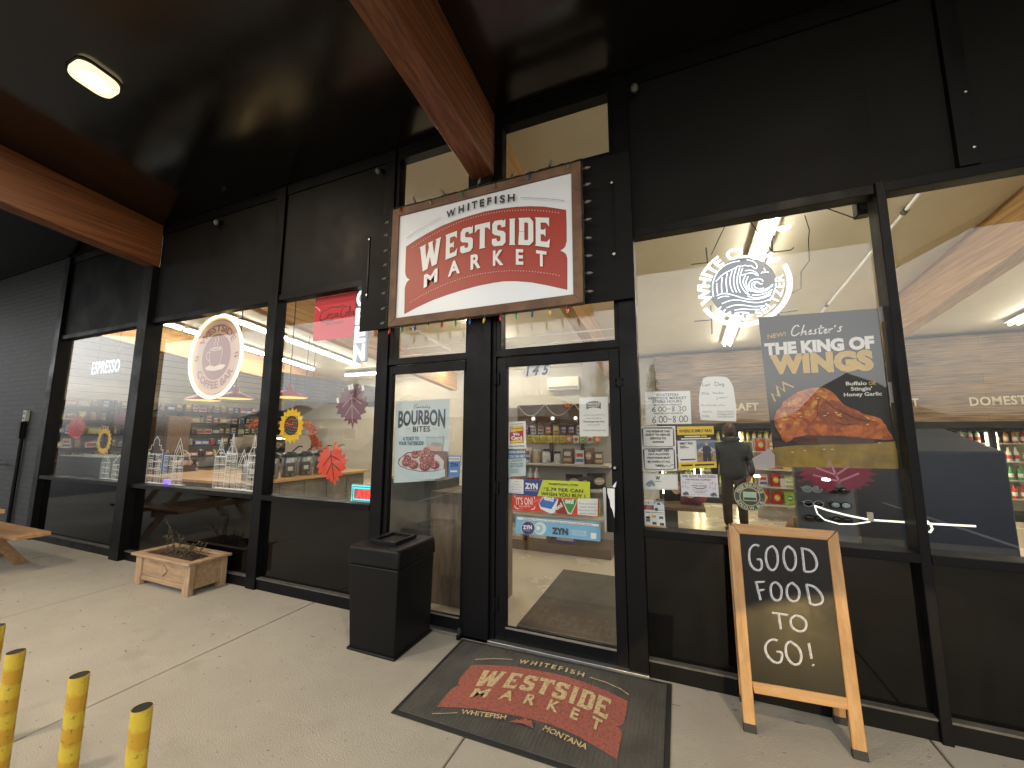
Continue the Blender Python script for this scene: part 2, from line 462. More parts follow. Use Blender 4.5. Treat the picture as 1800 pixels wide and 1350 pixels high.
# ------------------------------------------------------------------ the store building
store = thing('store_building', 'black storefront with wide windows, wooden beams and a deep black canopy', 'building', (0, 0, 0))
BEAMX = [(-10.28, -10.07), (-5.24, -5.03), (-.2, .01), (4.82, 5.03)]
b = B()                                          # roof deck, with soffit below
for y0, y1, m in ((-5.35, -.02, M_soffit), (.14, 8.35, M_cream)):
    b.hexa([(-16, y0, cz(y0)), (12, y0, cz(y0)), (12, y1, cz(y1)), (-16, y1, cz(y1)), (-16, y0, cz(y0) + .2), (12, y0, cz(y0) + .2), (12, y1, cz(y1) + .2), (-16, y1, cz(y1) + .2)], m)
b.hexa([(-16, -.02, cz(-.02) - .001), (12, -.02, cz(-.02) - .001), (12, .14, cz(.14) - .001), (-16, .14, cz(.14) - .001), (-16, -.02, cz(-.02) + .2), (12, -.02, cz(-.02) + .2), (12, .14, cz(.14) + .2), (-16, .14, cz(.14) + .2)], M_frame)
b.build('roof', store)
b = B(); b.box(-16, 12, -5.40, -5.352, cz(-5.35) - .10, cz(-5.35) + .3, M_frame); b.build('fascia', store)
for x0, x1 in BEAMX:
    for y0, y1, m, d in ((-5.6, -.006, M_beam, .60), (.145, 8.0, M_beamin, .60)):
        if x1 < -9 and y0 < 0: continue
        o = B(); o.hexa([(x0, y0, cz(y0) - d), (x1, y0, cz(y0) - d), (x1, y1, cz(y1) - d), (x0, y1, cz(y1) - d), (x0, y0, cz(y0) - .002), (x1, y0, cz(y0) - .002), (x1, y1, cz(y1) - .002), (x0, y1, cz(y1) - .002)], m)
        o.build('beam', store, bevel=.006)
b = B(); b.box(-16, -7.69, .0, .12, -.1, 4.45, M_brick); b.build('brick_wall', store)
b = B(); b.box(7.4, 12, .0, .12, -.1, 4.6, M_brick); b.build('brick_wall', store)
# inside walls
b = B(); b.box(-16, 12, 8.2, 8.35, -.1, 3.7, M_wallin); struct(b.build('wall'))
b = B(); b.box(-13.2, -13.05, .13, 8.19, -.1, 4.6, M_shiplap); struct(b.build('wall'))
b = B(); b.box(9.5, 9.65, .13, 8.19, -.1, 4.6, M_wallin); struct(b.build('wall'))
# posts
def vbox(name, x0, x1, y0, y1, z0, z1, m=M_frame, par=store, bevel=.004):
    return B().box(x0, x1, y0, y1, z0, z1, m).build(name, par, bevel=bevel)
for x0, x1, y0 in ((-7.69, -7.535, -.03), (-5.275, -5.06, -.06), (-.224, .0, -.03), (4.82, 5.035, -.06), (7.2, 7.36, -.03)):
    vbox('post', x0, x1, y0, .13, .0, 3.83 if x0 in (-5.275, -.224, 4.82) else 4.40)
for x0, x1 in ((-1.205, -1.075), (1.03, 1.155)):
    vbox('post', x0, x1, -.012, .12, .0, 4.40)
vbox('post', .0, .035, .0, .12, .0, 4.40)
# bays: upper panel, window, spandrel
# left to right
bays = [(-7.535, -5.275), (-5.06, -2.77), (-2.63, -1.205), (1.155, 2.574), (2.622, 4.82), (5.035, 7.2)]
for x0, x1 in ((-2.77, -2.63), (2.574, 2.622)):
    vbox('mullion', x0, x1, -.016, .11, .0, 3.10)
for i, (x0, x1) in enumerate(bays):
    B().box(2.5985 if i == 4 else x0 - .02, 2.5975 if i == 3 else x1 + .02, .024, .10, 3.10, 4.40, M_panel).build('wall_panel', store)
    wn = B(); wn.box(x0, x1, .0, .10, 3.035, 3.099, M_frame)
    wo = wn.build('window', store, bevel=.003)
    B().box(x0 - .001, x1 + .001, -.022, .13, .885, .935, M_frame).build('sill', wo, bevel=.004)
    B().quad([(x0, .06, .935), (x1, .06, .935), (x1, .06, 3.035), (x0, .06, 3.035)], M_glass).build('pane', wo)
    B().box(x0, x1, .045, .09, .10, .885, M_spandrel).build('spandrel', store)
    B().box(x0, x1, .006, .10, .0, .10, M_frame).build('base_rail', store, bevel=.003)
    lip = B(); lip.box(x0, x1, .0, .045, .10, .112, mat('dusty_ledge', (.10, .095, .085), .8, var=.4, vs=14)); lip.build('ledge', wo)
b = B(); b.box(-2.772, -2.632, -.01, .03, 3.10, 4.40, M_frame); b.build('panel_strip', store, bevel=.003)
b = B(); b.box(2.96, 3.05, -.012, .03, 3.10, 4.40, M_frame)
for z in (3.2, 3.55): b.lathe((3.03, -.012, z), [(.0, -.006), (.008, -.004), (.008, 0)], M_steel, 10, 'Y')
b.build('panel_strip', store, bevel=.003)
b = B(); b.box(-16, 12, .008, .03, 4.30, 4.42, M_frame); b.build('top_rail', store)
# door openings: transoms and clerestories behind the sign board
for x0, x1 in ((-1.075, -.224), (.035, 1.03)):
    t = B(); t.box(x0, x1, .0, .10, 2.205, 2.265, M_frame); t.box(x0, x0 + .045, .006, .10, 2.265, 4.30, M_frame); t.box(x1 - .032, x1, .006, .10, 2.265, 4.30, M_frame)
    t.box(x0 + .045, x1 - .032, .0, .10, 4.285, 4.34, M_frame); t.box(x0 + .045, x1 - .032, .0, .10, 3.70, 3.775, M_frame)
    t.box(x0 + .045, x1 - .032, .0, .10, 2.60, 2.66, M_frame)
    to = t.build('transom_window', store, bevel=.003)
    for z0, z1 in ((2.265, 2.60), (3.775, 4.285)):
        B().quad([(x0 + .04, .06, z0), (x1 - .03, .06, z0), (x1 - .03, .06, z1), (x0 + .04, .06, z1)], M_glass).build('pane', to)
    rods = B()
    for z in (2.31, 2.38): rods.tube([(x0 + .05, .12, z), (x1 - .03, .12, z)], .005, M_white, 6)
    rods.build('curtain_rod', to)
# doors
M_peel = mat('peeled_label_white', (.68, .70, .72), .5, var=.1, vs=30)
def door(x0, x1, gx0, gx1, lab, main):
    d = B(); y0, y1 = .012, .062
    d.box(x0, gx0, y0, y1, .025, 2.195, M_frame); d.box(gx1, x1, y0, y1, .025, 2.195, M_frame)
    d.box(gx0, gx1, y0 + .001, y1 - .001, 2.12, 2.195, M_frame); d.box(gx0, gx1, y0 + .001, y1 - .001, .025, .118, M_frame)
    o = d.build('door', store, bevel=.003); o['label'] = lab
    B().quad([(gx0, .037, .118), (gx1, .037, .118), (gx1, .037, 2.12), (gx0, .037, 2.12)], M_glass).build('pane', o)
    for z in ((2.02, .28, 1.15) if main else (2.14,)):
        h = B()
        hx = x0 - .006 if main else x1 - .02
        h.cyl((hx, -.006, z - .05), (hx, -.006, z + .05), .013, M_frame, n=10); h.box(hx - .012, hx + .03, -.002, .013, z - .05, z + .05, M_frame)
        h.build('hinge', o, bevel=.002)
    B().box(gx0, gx1, .0, .012, .118, .128, M_steel).build('kick_trim', o)
    return o
d1 = door(-1.068, -.228, -1.03, -.272, 'fixed left door leaf behind the trash bin', False)
d2 = door(.042, 1.024, .128, .948, 'main glass door carrying the number 145', True)
h = B(); h.box(.905, .925, -.055, .012, 1.165, 1.195, M_frame); h.box(.905, .925, -.055, .012, .915, .945, M_frame)
h.box(.898, .918, -.075, -.055, .905, 1.205, M_steel); h.box(.918, .975, -.062, -.048, .905, 1.205, M_frame); h.build('handle', d2, bevel=.004)
pl = Print(fn=lambda u, v, l: (u, -.0625 - l * .0006, v))
pl.poly([(.925, 1.20), (.975, 1.20), (.973, 1.07), (.968, 1.0), (.962, 1.03), (.955, 1.06), (.945, 1.075), (.94, 1.12), (.932, 1.14), (.925, 1.17)], M_peel)
pl.poly([(.958, 1.21), (.99, 1.25), (.985, 1.22), (.978, 1.205)], M_peel); pl.build('peeled_label', d2)
k = B(); k.lathe((.972, .012, 1.335), [(.0, -.018), (.009, -.018), (.010, -.010)], M_steel, 14, 'Y'); k.lathe((.972, .012, 1.335), [(.011, -.012), (.022, -.008), (.024, 0)], M_frame, 18, 'Y'); k.build('lock', d2)
k = B(); k.box(1.005, 1.05, -.008, .012, 1.915, 1.975, M_frame)
for dx in (-.012, .034):
    for dz in (.012, .05): k.ball((1.01 + dx, -.012, 1.915 + dz), .009, M_frame, 8, 6)
k.build('latch_plate', d2, bevel=.002)
b = B(); b.box(-1.2, 1.155, -.03, .13, .0, .024, M_steel); b.build('threshold', store, bevel=.003)
k = B(); k.lathe((-.235, -.055, .035), [(.012, 0), (.012, .02), (.016, .022), (.016, .04), (.0, .05)], M_rubber, 10); k.box(-.25, -.22, -.07, -.03, .0, .035, M_frame); k.build('door_stop', store)
# board that carries the sign
b = B(); x0, z0 = P(640, 582, -.05); x1, z1 = P(1112, 262, -.05)
b.box(-1.395, 1.158, -.052, -.03, 2.548, 3.705, M_panel); b.build('sign_board', store, bevel=.003)
for x in (-1.32, 1.02):
    b = B()
    b.box(x - .008, x + .008, -.060, -.0525, 2.87, 3.50, M_frame)
    for z in (2.90, 3.47): b.lathe((x, -.060, z), [(0, -.006), (.011, -.004), (.011, 0)], M_steel, 10, 'Y')
    b.build('bracket', store)
# ------------------------------------------------------------------ lamps under the canopy
M_lampglass = mat('warm_lamp_diffuser', (1, .86, .6), .4, emit=1.6 * E0, ecol=(1, .80, .42))
M_lamphot = mat('warm_lamp_core', (1, .95, .85), .4, emit=8 * E0, ecol=(1, .88, .66))
def canopy_light(x, y, label):
    z = cz(y)
    t = thing('canopy_light', label, 'ceiling light', (x, y, z), 'square lights recessed in the canopy')
    def rr(w, r, n=5):
        pts = []
        for cx, cy, a in ((w - r, w - r, 0), (-w + r, w - r, 90), (-w + r, -w + r, 180), (w - r, -w + r, 270)):
            for k in range(n + 1): pts.append((x + cx + r * math.cos(R(a + 90 * k / n)), y + cy + r * math.sin(R(a + 90 * k / n))))
        return pts
    tilt = lambda b: b
    def plate(pts, z0, z1, m):
        b = B(); n = len(pts)
        b.add([(a, c, cz(c) + z0) for a, c in pts] + [(a, c, cz(c) + z1) for a, c in pts], [tuple(range(n)), tuple(range(2 * n - 1, n - 1, -1))] + [(i, i + n, (i + 1) % n + n, (i + 1) % n) for i in range(n)], m)
        return b
    plate(rr(.150, .085), -.010, .004, M_frame).build('trim', t)
    plate(rr(.138, .085), -.050, -.0145, M_lampglass).build('diffuser', t)
    pts = [(x + .085 * math.cos(k * math.pi / 10), y + .085 * math.sin(k * math.pi / 10)) for k in range(20)]
    plate(pts, -.056, -.0505, M_lamphot).build('bulb', t)
    l = bpy.data.lights.new('canopy_lamp', 'AREA'); l.shape = 'DISK'; l.size = .17; l.energy = LAMP_W * (2.4 if y < -3 else 1); l.color = (1, .82, .58)
    lo = bpy.data.objects.new('canopy_lamp', l); COL.objects.link(lo); lo.parent = t; lo.location = (0, 0, -.062)
    return t
canopy_light(-3.05, -1.5, 'lit square warm light in the dark canopy left of the middle beam')
canopy_light(-3.05, -4.0, 'square warm light near the canopy edge left of the middle beam')
canopy_light(3.1, -4.0, 'square warm light near the canopy edge right of the middle beam')
M_clear = mat('clear_bulb_glass', (.10, .10, .095), .06, spec=.9)
def flood(x, z, label):
    t = thing('socket_bulb', label, 'light bulb', (x, .02, z), 'bare bulbs along the top of the storefront')
    k = B(); k.lathe((x, .024, z), [(.03, -.004), (.03, 0)], M_frame, 14, 'Y'); k.lathe((x, .02, z), [(.018, -.035), (.02, 0)], M_frame, 12, 'Y'); k.build('socket', t)
    k = B(); k.ball((x - .01, -.04, z - .03), .032, M_clear, 12, 8, (1, 1, 1.15)); k.build('bulb', t, smooth=True)
flood(1.22, 4.245, 'clear bare bulb beside the right clerestory window')
flood(-1.255, 4.225, 'clear bare bulb left of the left clerestory window')
flood(-3.80, 4.215, 'clear bare bulb on the panel near the left wooden beam')

# ------------------------------------------------------------------ the market sign
M_signwood = mat('weathered_brown_sign_frame', (.20, .115, .07), .75, col2=(.11, .062, .04), vs=3, st=(2, 6, 2), bump=.2, bs=40)
M_signwhite = mat('white_sign_face', (.76, .82, .90), .35)
RED = mat('brick_red_sign_ink', srgb(164, 58, 44), .45); DARK = ink(38, 38, 40); REDL = mat('dark_red_outline', srgb(88, 30, 26), .5)
LET = {
 'W': [(0, 1), (.30, 1), (.27, .93), (.33, .42), (.44, .80), (.40, 1), (.62, 1), (.60, .93), (.69, .42), (.77, .93), (.74, 1), (1, 1), (.96, .93), (.82, 0), (.60, 0), (.50, .42), (.40, 0), (.18, 0), (.04, .93)],
 'E': [(0, 0), (.62, 0), (.66, .30), (.52, .18), (.26, .18), (.26, .42), (.40, .42), (.47, .34), (.47, .64), (.40, .58), (.26, .58), (.26, .82), (.50, .82), (.63, .70), (.63, 1), (0, 1), (.04, .94), (.04, .06)],
 'S': [(0, .30), (0, .10), (.10, 0), (.50, 0), (.62, .12), (.62, .46), (.53, .55), (.26, .62), (.24, .66), (.24, .78), (.28, .82), (.38, .82), (.42, .76), (.42, .70), (.61, .72), (.61, 1.02), (.52, .95), (.46, 1), (.12, 1), (.01, .88), (.01, .54), (.10, .45), (.36, .38), (.39, .34), (.39, .22), (.35, .18), (.26, .18), (.21, .24), (.21, .30)],
 'T': [(.19, 0), (.47, 0), (.44, .06), (.44, .80), (.54, .80), (.66, .68), (.66, 1), (0, 1), (0, .68), (.12, .80), (.22, .80), (.22, .06)],
 'I': [(0, 0), (.30, 0), (.27, .06), (.27, .94), (.30, 1), (0, 1), (.03, .94), (.03, .06)],
 'D': [(0, 0), (.48, 0), (.63, .15), (.63, .85), (.48, 1), (0, 1), (.04, .94), (.04, .06), (.04, .5), (.26, .5), (.26, .82), (.38, .82), (.42, .78), (.42, .22), (.38, .18), (.26, .18), (.26, .49), (.04, .49)],
}
def quadfit(pts):
    xs_, ys = zip(*pts); return np.polyfit(xs_, ys, 2)
def market_logo(pr, tf, word, line_m, red, ink_d, outline=True, lower=False):
    """The market's ribbon logo; tf takes sign-plane coordinates to the print's own plane."""
    Z = ZM(640, 250, 3.75); q = lambda x, y: P(*Z(x, y), -.10)
    top = [q(*a) for a in ((280, 690), (350, 643), (420, 603), (510, 556), (600, 520), (700, 488), (800, 460), (900, 442), (1000, 430), (1090, 426), (1180, 428), (1255, 438), (1328, 450))]
    right = [q(*a) for a in ((1332, 560), (1332, 655), (1322, 690), (1305, 706), (1290, 715), (1312, 724), (1328, 738), (1336, 765), (1336, 970))]
    bot = [q(*a) for a in ((1270, 955), (1200, 940), (1100, 922), (1000, 914), (920, 915), (850, 925), (750, 945), (650, 972), (550, 1004), (450, 1040), (350, 1086), (268, 1130))]
    left = [q(*a) for a in ((272, 960), (280, 932), (290, 915), (303, 905), (286, 893), (277, 875), (274, 850))]
    rib = top + right + bot + left
    cx = sum(a[0] for a in rib) / len(rib); cy = sum(a[1] for a in rib) / len(rib)
    if outline: pr.poly([tf(cx + (a - cx) * 1.006, cy + (c - cy) * 1.012) for a, c in rib], REDL)
    pr.poly([tf(*a) for a in rib], red)
    bt = quadfit([q(*a) for a in ((395, 852), (545, 775), (645, 733), (780, 706), (850, 691), (965, 681), (1060, 681), (1218, 697))])
    tp = quadfit([q(*a) for a in ((372, 690), (510, 632), (590, 598), (700, 560), (830, 522), (930, 511), (1100, 500), (1228, 503))])
    ext = [('W', 370, 512), ('E', 538, 618), ('S', 637, 720), ('T', 732, 832), ('S', 845, 935), ('I', 958, 1000), ('D', 1018, 1118), ('E', 1128, 1228)]
    for grow, m in (((.012, REDL) if outline else (None, None)), (0, word)):
        if grow is None: continue
        for k, a, b in ext:
            u0, u1 = q(a, 650)[0], q(b, 650)[0]; wmax = max(p[0] for p in LET[k]); pts = []
            lx, ly = sum(p[0] for p in LET[k]) / len(LET[k]), .5
            for px_, py_ in LET[k]:
                u = u0 + (u1 - u0) * px_ / wmax; lo, hi = np.polyval(bt, u), np.polyval(tp, u)
                v = lo + (hi - lo) * py_
                if grow:
                    c0 = u0 + (u1 - u0) * .5; v0 = (np.polyval(bt, c0) + np.polyval(tp, c0)) / 2
                    u = c0 + (u - c0) * 1.07; v = v0 + (v - v0) * 1.035
                pts.append(tf(u, v))
            pr.poly(pts, m)
    def wline(word_, ext2, lo_pts, hi_pts, m, bold):
        lo, hi = quadfit([q(*a) for a in lo_pts]), quadfit([q(*a) for a in hi_pts])
        for ch, a, b in ext2:
            u0, u1 = q(a, 800)[0], q(b, 800)[0]
            pr.warp(ch, lambda s_, t_: tf(u0 + (u1 - u0) * s_, np.polyval(lo, u0 + (u1 - u0) * s_) * (1 - t_) + np.polyval(hi, u0 + (u1 - u0) * s_) * t_), m, bold=bold)
    wline('MARKET', [('M', 402, 490), ('A', 558, 637), ('R', 706, 772), ('K', 853, 922), ('E', 1004, 1053), ('T', 1138, 1206)],
          ((402, 955), (490, 920), (560, 886), (635, 862), (705, 840), (860, 811), (1003, 805), (1160, 818)), ((405, 876), (485, 842), (600, 790), (712, 748), (857, 722), (1030, 713), (1205, 730)), word, .035)
    wline('WHITEFISH', [('W', 540, 600), ('H', 620, 657), ('I', 680, 692), ('T', 708, 745), ('E', 762, 792), ('F', 812, 840), ('I', 862, 876), ('S', 897, 932), ('H', 950, 998)],
          ((552, 502), (640, 474), (690, 455), (730, 440), (780, 428), (830, 417), (915, 402), (990, 397)), ((541, 466), (630, 430), (680, 412), (725, 397), (780, 385), (830, 372), (915, 358), (998, 349)), ink_d, .03)
    if outline:
        for ln in (((288, 637), (350, 594), (430, 545), (512, 503)), ((1035, 373), (1130, 375), (1230, 382), (1325, 392))):
            pr.strokes([[tf(*q(*a)) for a in ln]], .004, ink(120, 135, 145), smooth=2)
    up = quadfit([q(*a) for a in ((320, 697), (480, 600), (640, 525), (800, 478), (950, 455), (1120, 452), (1285, 468))])
    dn = quadfit([q(*a) for a in ((292, 1063), (440, 985), (600, 920), (750, 872), (900, 850), (1100, 852), (1285, 883))])
    u0, u1 = q(320, 690)[0], q(1285, 690)[0]
    if outline:
        for k in range(58):
            u = u0 + (u1 - u0) * k / 57
            for c in (up, dn): pr.L = 12; pr.poly([tf(u + .0042 * math.cos(R(60 * j)), np.polyval(c, u) + .0042 * math.sin(R(60 * j))) for j in range(6)], line_m)
t = thing('market_sign', 'white store sign with a brick red ribbon in a brown wooden frame', 'sign', (-.1, -.10, 2.537))
x0, x1, z0, z1 = -.998, .797, 2.537, 3.676
fw = .075
b = B(); b.hexa([(x0, -.115, z0), (x1, -.115, z0), (x1 - fw, -.115, z0 + fw), (x0 + fw, -.115, z0 + fw), (x0, -.053, z0), (x1, -.053, z0), (x1 - fw, -.053, z0 + fw), (x0 + fw, -.053, z0 + fw)], M_signwood)
def bar(p0, p1, p2, p3): b.hexa([(p[0], -.115, p[1]) for p in (p0, p1, p2, p3)] + [(p[0], -.053, p[1]) for p in (p0, p1, p2, p3)], M_signwood)
g = .0015
bar((x0, z1), (x1, z1), (x1 - fw, z1 - fw), (x0 + fw, z1 - fw))
bar((x0, z0 + g), (x0 + fw, z0 + fw + g), (x0 + fw, z1 - fw - g), (x0, z1 - g)); bar((x1, z0 + g), (x1 - fw, z0 + fw + g), (x1 - fw, z1 - fw - g), (x1, z1 - g))
b.build('frame', t, bevel=.003)
pr = Print(Y=-.1005, step=.0005)
B().box(x0 + fw - .002, x1 - fw + .002, -.1, -.06, z0 + fw - .002, z1 - fw + .002, M_signwhite).build('sign_face', t)
market_logo(pr, lambda u, v: (u, v), mat('sign_lettering_white', (.80, .83, .85), .4), mat('sign_dot_cream', (.75, .72, .68), .5), RED, DARK)
pr.build('lettering', t)
# coloured bulbs round the sign
M_wire = mat('green_light_wire', (.012, .02, .012), .6)
bc = {'red': (.55, .03, .02), 'green': (.03, .35, .12), 'blue': (.03, .10, .30), 'yellow': (.60, .42, .05), 'clear': (.20, .19, .17)}
BM = {k: mat('bulb_%s' % k, v, .12, spec=.7) for k, v in bc.items()}
t = thing('light_string', 'string of unlit coloured pointed bulbs hung round the sign frame', 'string lights', (-.1, -.12, 2.537))
per = []
def seg(p, q, n):
    for k in range(n): per.append((p[0] + (q[0] - p[0]) * k / n, p[1] + (q[1] - p[1]) * k / n))
seg((x0 - .012, z0 - .006), (x1 + .012, z0 - .006), 34); seg((x1 + .012, z0 - .006), (x1 + .012, z1 + .008), 26); seg((x1 + .012, z1 + .008), (x0 - .012, z1 + .008), 34); seg((x0 - .012, z1 + .008), (x0 - .012, z0 - .006), 26)
wb = B(); wb.tube([(a + random.uniform(-.006, .006), -.118 + random.uniform(-.004, .004), c + random.uniform(-.006, .008)) for a, c in per], .003, M_wire, 5, closed=True); wb.build('wire', t)
order = ['red', 'green', 'blue', 'yellow']
k = 0
def bulb(x, z, dx, dz, c):
    d = Vector((dx, -.2, dz)).normalized(); p = Vector((x, -.118, z))
    bb = B(); bb.tube([p, p + d * .026], .0075, M_wire, 8)
    bb.tube([p + d * .026, p + d * .034, p + d * .048, p + d * .062, p + d * .07], [.0075, .0115, .0105, .005, .0012], BM[c], 8); bb.build('bulb', t, smooth=True)
for i in range(13): bulb(x0 + .03 + i * .137, z0 - .008, random.uniform(-.15, .25), -1, order[i % 4])
for i in range(8):
    bulb(x1 + .012, z0 + .08 + i * .14, 1, random.uniform(-.3, .1), 'clear'); bulb(x0 - .012, z0 + .05 + i * .14, -1, random.uniform(-.4, .1), 'clear')
for i in range(11): bulb(x0 + .1 + i * .16, z1 + .008, random.uniform(-.3, .3), .35 if i % 2 else -.8, 'clear' if i % 4 else order[i % 3])

# ------------------------------------------------------------------ doormat
t = thing('doormat', 'black rubber doormat with the red ribbon logo before the glass door', 'doormat', (.54, -.47, 0))
M_mat = mat('dark_ribbed_mat', (.066, .065, .058), .8, col2=(.105, .10, .088), vs=3, bump=.5, bs=150, rv=.1, lo=.42, hi=.66)
b = B(); c4 = [(-.208, -.05), (1.289, -.022), (1.286, -.905), (-.180, -.912)]
b.hexa([(x, y, .0) for x, y in c4] + [(x, y, .006) for x, y in c4], M_rubber)
i4 = [(-.178, -.078), (1.26, -.052), (1.257, -.876), (-.152, -.882)]
b.hexa([(x, y, .006) for x, y in i4] + [(x, y, .011) for x, y in i4], M_mat)
for k in range(120):
    u = k / 119; xa = i4[0][0] + (i4[1][0] - i4[0][0]) * u; ya = i4[0][1] + (i4[1][1] - i4[0][1]) * u; xb = i4[3][0] + (i4[2][0] - i4[3][0]) * u; yb = i4[3][1] + (i4[2][1] - i4[3][1]) * u
    if k % 2 == 0: b.hexa([(xa, ya, .011), (xa + .006, ya, .011), (xb + .006, yb, .011), (xb, yb, .011), (xa + .001, ya, .0132), (xa + .005, ya, .0132), (xb + .005, yb, .0132), (xb + .001, yb, .0132)], M_mat)
b.build('rubber_base', t)
MZ = ZM(680, 1100, 3.4615); gm = lambda x, y: G(*MZ(x, y), .012)
src = [P(*ZM(640, 250, 3.75)(x, y), -.10) for x, y in ((280, 690), (1328, 450), (1336, 970), (268, 1130))]
dst = [gm(515, 240), gm(1467, 462), gm(1400, 815), gm(303, 495)]
Am = []; bv = []
for (u, v), (x, y) in zip(src, dst):
    Am += [[u, v, 1, 0, 0, 0, -u * x, -v * x], [0, 0, 0, u, v, 1, -u * y, -v * y]]; bv += [x, y]
hh = np.linalg.solve(np.array(Am), np.array(bv))
def tfm(u, v):
    w_ = hh[6] * u + hh[7] * v + 1
    return ((hh[0] * u + hh[1] * v + hh[2]) / w_, (hh[3] * u + hh[4] * v + hh[5]) / w_)
pr = Print(fn=lambda u, v, l: (u, v, .0136 + l * .0004), px=lambda x, y: G(x, y, .0136))
M_matred = mat('worn_red_mat_print', srgb(164, 92, 80), .85, col2=srgb(110, 78, 68), vs=60, bump=.4, bs=150, lo=.46, hi=.7)
M_matcream = mat('worn_cream_mat_print', srgb(200, 182, 140), .85, col2=srgb(160, 130, 95), vs=60, lo=.5, hi=.62)
market_logo(pr, tfm, M_matcream, M_matcream, M_matred, M_matcream, outline=False)
gp = lambda *a: [gm(*p) for p in a]
pr.strokes([gp((537, 215), (650, 210), (765, 215))], .007, M_matcream); pr.strokes([gp((1235, 325), (1330, 355), (1420, 395), (1472, 432))], .007, M_matcream)
pr.strokes([gp((275, 548), (350, 547), (432, 543))], .005, M_matcream)
pr.text('WHITEFISH', gm(447, 548), gm(722, 585), .034, M_matcream, bold=.02)
pr.text('MONTANA', gm(945, 648), gm(1212, 772), .036, M_matcream, bold=.02)
pr.poly(gp((740, 600), (790, 585), (808, 590), (840, 570), (865, 592), (880, 590), (892, 640), (830, 612), (800, 608)), M_matred)
pr.build('printed_logo', t)

# ------------------------------------------------------------------ trash bin
t = thing('trash_bin', 'square black plastic trash bin with an open raised hole in its lid', 'trash bin', (-.72, -.26, 0))
b = B(); b.hexa([(-.915, -.485, .012), (-.505, -.485, .012), (-.505, -.045, .012), (-.915, -.045, .012), (-.945, -.495, .60), (-.495, -.495, .60), (-.495, -.03, .60), (-.945, -.03, .60)], M_blackpl)
b.box(-.93, -.49, -.50, -.03, .0, .02, M_blackpl)
b.build('body', t, bevel=.022, seg=3)
b = B(); b.hexa([(-.958, -.507, .603), (-.482, -.507, .603), (-.482, -.018, .603), (-.958, -.018, .603), (-.95, -.499, .735), (-.49, -.499, .735), (-.49, -.026, .735), (-.95, -.026, .735)], M_blackpl)
b.build('lid', t, bevel=.02, seg=3)
b = B(); X0, X1, Y0, Y1 = -.84, -.60, -.40, -.13
for a in ((X0, X1, Y0, Y0 + .025), (X0, X1, Y1 - .025, Y1), (X0, X0 + .025, Y0 + .026, Y1 - .026), (X1 - .025, X1, Y0 + .026, Y1 - .026)): b.box(a[0], a[1], a[2], a[3], .73, .762, M_blackpl)
b.box(X0 + .02, X1 - .02, Y0 + .02, Y1 - .02, .731, .740, mat('bin_hole_black', (.002, .002, .002), .9)); b.build('rim', t, bevel=.004)

# ------------------------------------------------------------------ cedar planter with a dry plant
M_cedar = mat('pale_cedar', (.44, .295, .175), .7, col2=(.30, .19, .105), vs=3, st=(1.5, 9, 9), bump=.15, bs=30, dist=.5)
M_cedarv = mat('pale_cedar_upright', (.45, .305, .185), .7, col2=(.31, .20, .115), vs=3, st=(9, 9, 1.5), bump=.15, bs=30, dist=.5)
X0, X1, Y0, Y1 = -3.97, -3.045, -.385, -.03
t = thing('planter_box', 'square cedar planter box with corner posts in front of the dark spandrel', 'planter', ((X0 + X1) / 2, (Y0 + Y1) / 2, 0))
b = B(); b.box(X0 + .03, X1 - .03, Y0 + .02, Y0 + .04, .10, .29, M_cedar); b.box(X0 + .03, X1 - .03, Y0 + .016, Y0 + .04, .05, .098, M_cedar); b.build('front_board', t, bevel=.003)
b = B(); b.box(X0 + .03, X1 - .03, Y1 - .04, Y1 - .02, .05, .29, M_cedar); b.build('back_board', t)
for x in (X0 + .02, X1 - .04): b = B(); b.box(x, x + .02, Y0 + .03, Y1 - .03, .05, .29, M_cedar); b.build('side_board', t, bevel=.003)
for x in (X0, X1 - .10):
    for y in (Y0, Y1 - .05): b = B(); b.box(x, x + .10, y, y + .05, .0, .293, M_cedarv); b.build('corner_post', t, bevel=.004)
b = B()
b.box(X0 - .035, X1 + .035, Y0 - .035, Y0 + .04, .294, .318, M_cedar); b.box(X0 - .035, X1 + .035, Y1 - .04, Y1 + .02, .294, .318, M_cedar)
b.box(X0 - .035, X0 + .055, Y0 + .041, Y1 - .041, .2945, .3175, M_cedar); b.box(X1 - .055, X1 + .035, Y0 + .041, Y1 - .041, .2945, .3175, M_cedar); b.build('rim', t, bevel=.004)
b = B(); dm = [(-.07, .0), (.0, .055), (.07, .0), (.0, -.055)]
b.prism([(X0 + .47 + a, .185 + c) for a, c in dm], Y0 + .005, Y0 + .021, M_cedarv); b.build('diamond_trim', t, bevel=.004)
M_soil = mat('dry_soil', (.075, .05, .032), .95, col2=(.03, .02, .014), vs=30, bump=1, bs=60)
b = B(); vs = []; fs = []; nx, ny = 24, 10
for i in range(nx + 1):
    for j in range(ny + 1): vs.append((X0 + .05 + (X1 - X0 - .1) * i / nx, Y0 + .041 + (Y1 - Y0 - .082) * j / ny, .255 + random.uniform(0, .02) + .05 * math.exp(-((i / nx - .45) ** 2 * 30 + (j / ny - .5) ** 2 * 5))))
for i in range(nx):
    for j in range(ny): a = i * (ny + 1) + j; fs.append((a, a + ny + 1, a + ny + 2, a + 1))
b.add(vs, fs, M_soil); b.build('soil', t, smooth=True)
t = thing('dried_plant', 'dry brown plant with a few leafy twigs growing in the cedar planter', 'plant', (-3.55, -.2, .28))
M_twig = mat('dry_twig', (.12, .085, .05), .9, var=.4, vs=20); M_dryleaf = mat('dry_leaf', (.13, .115, .055), .85, col2=(.07, .05, .028), vs=30)
st = B(); lf = B()
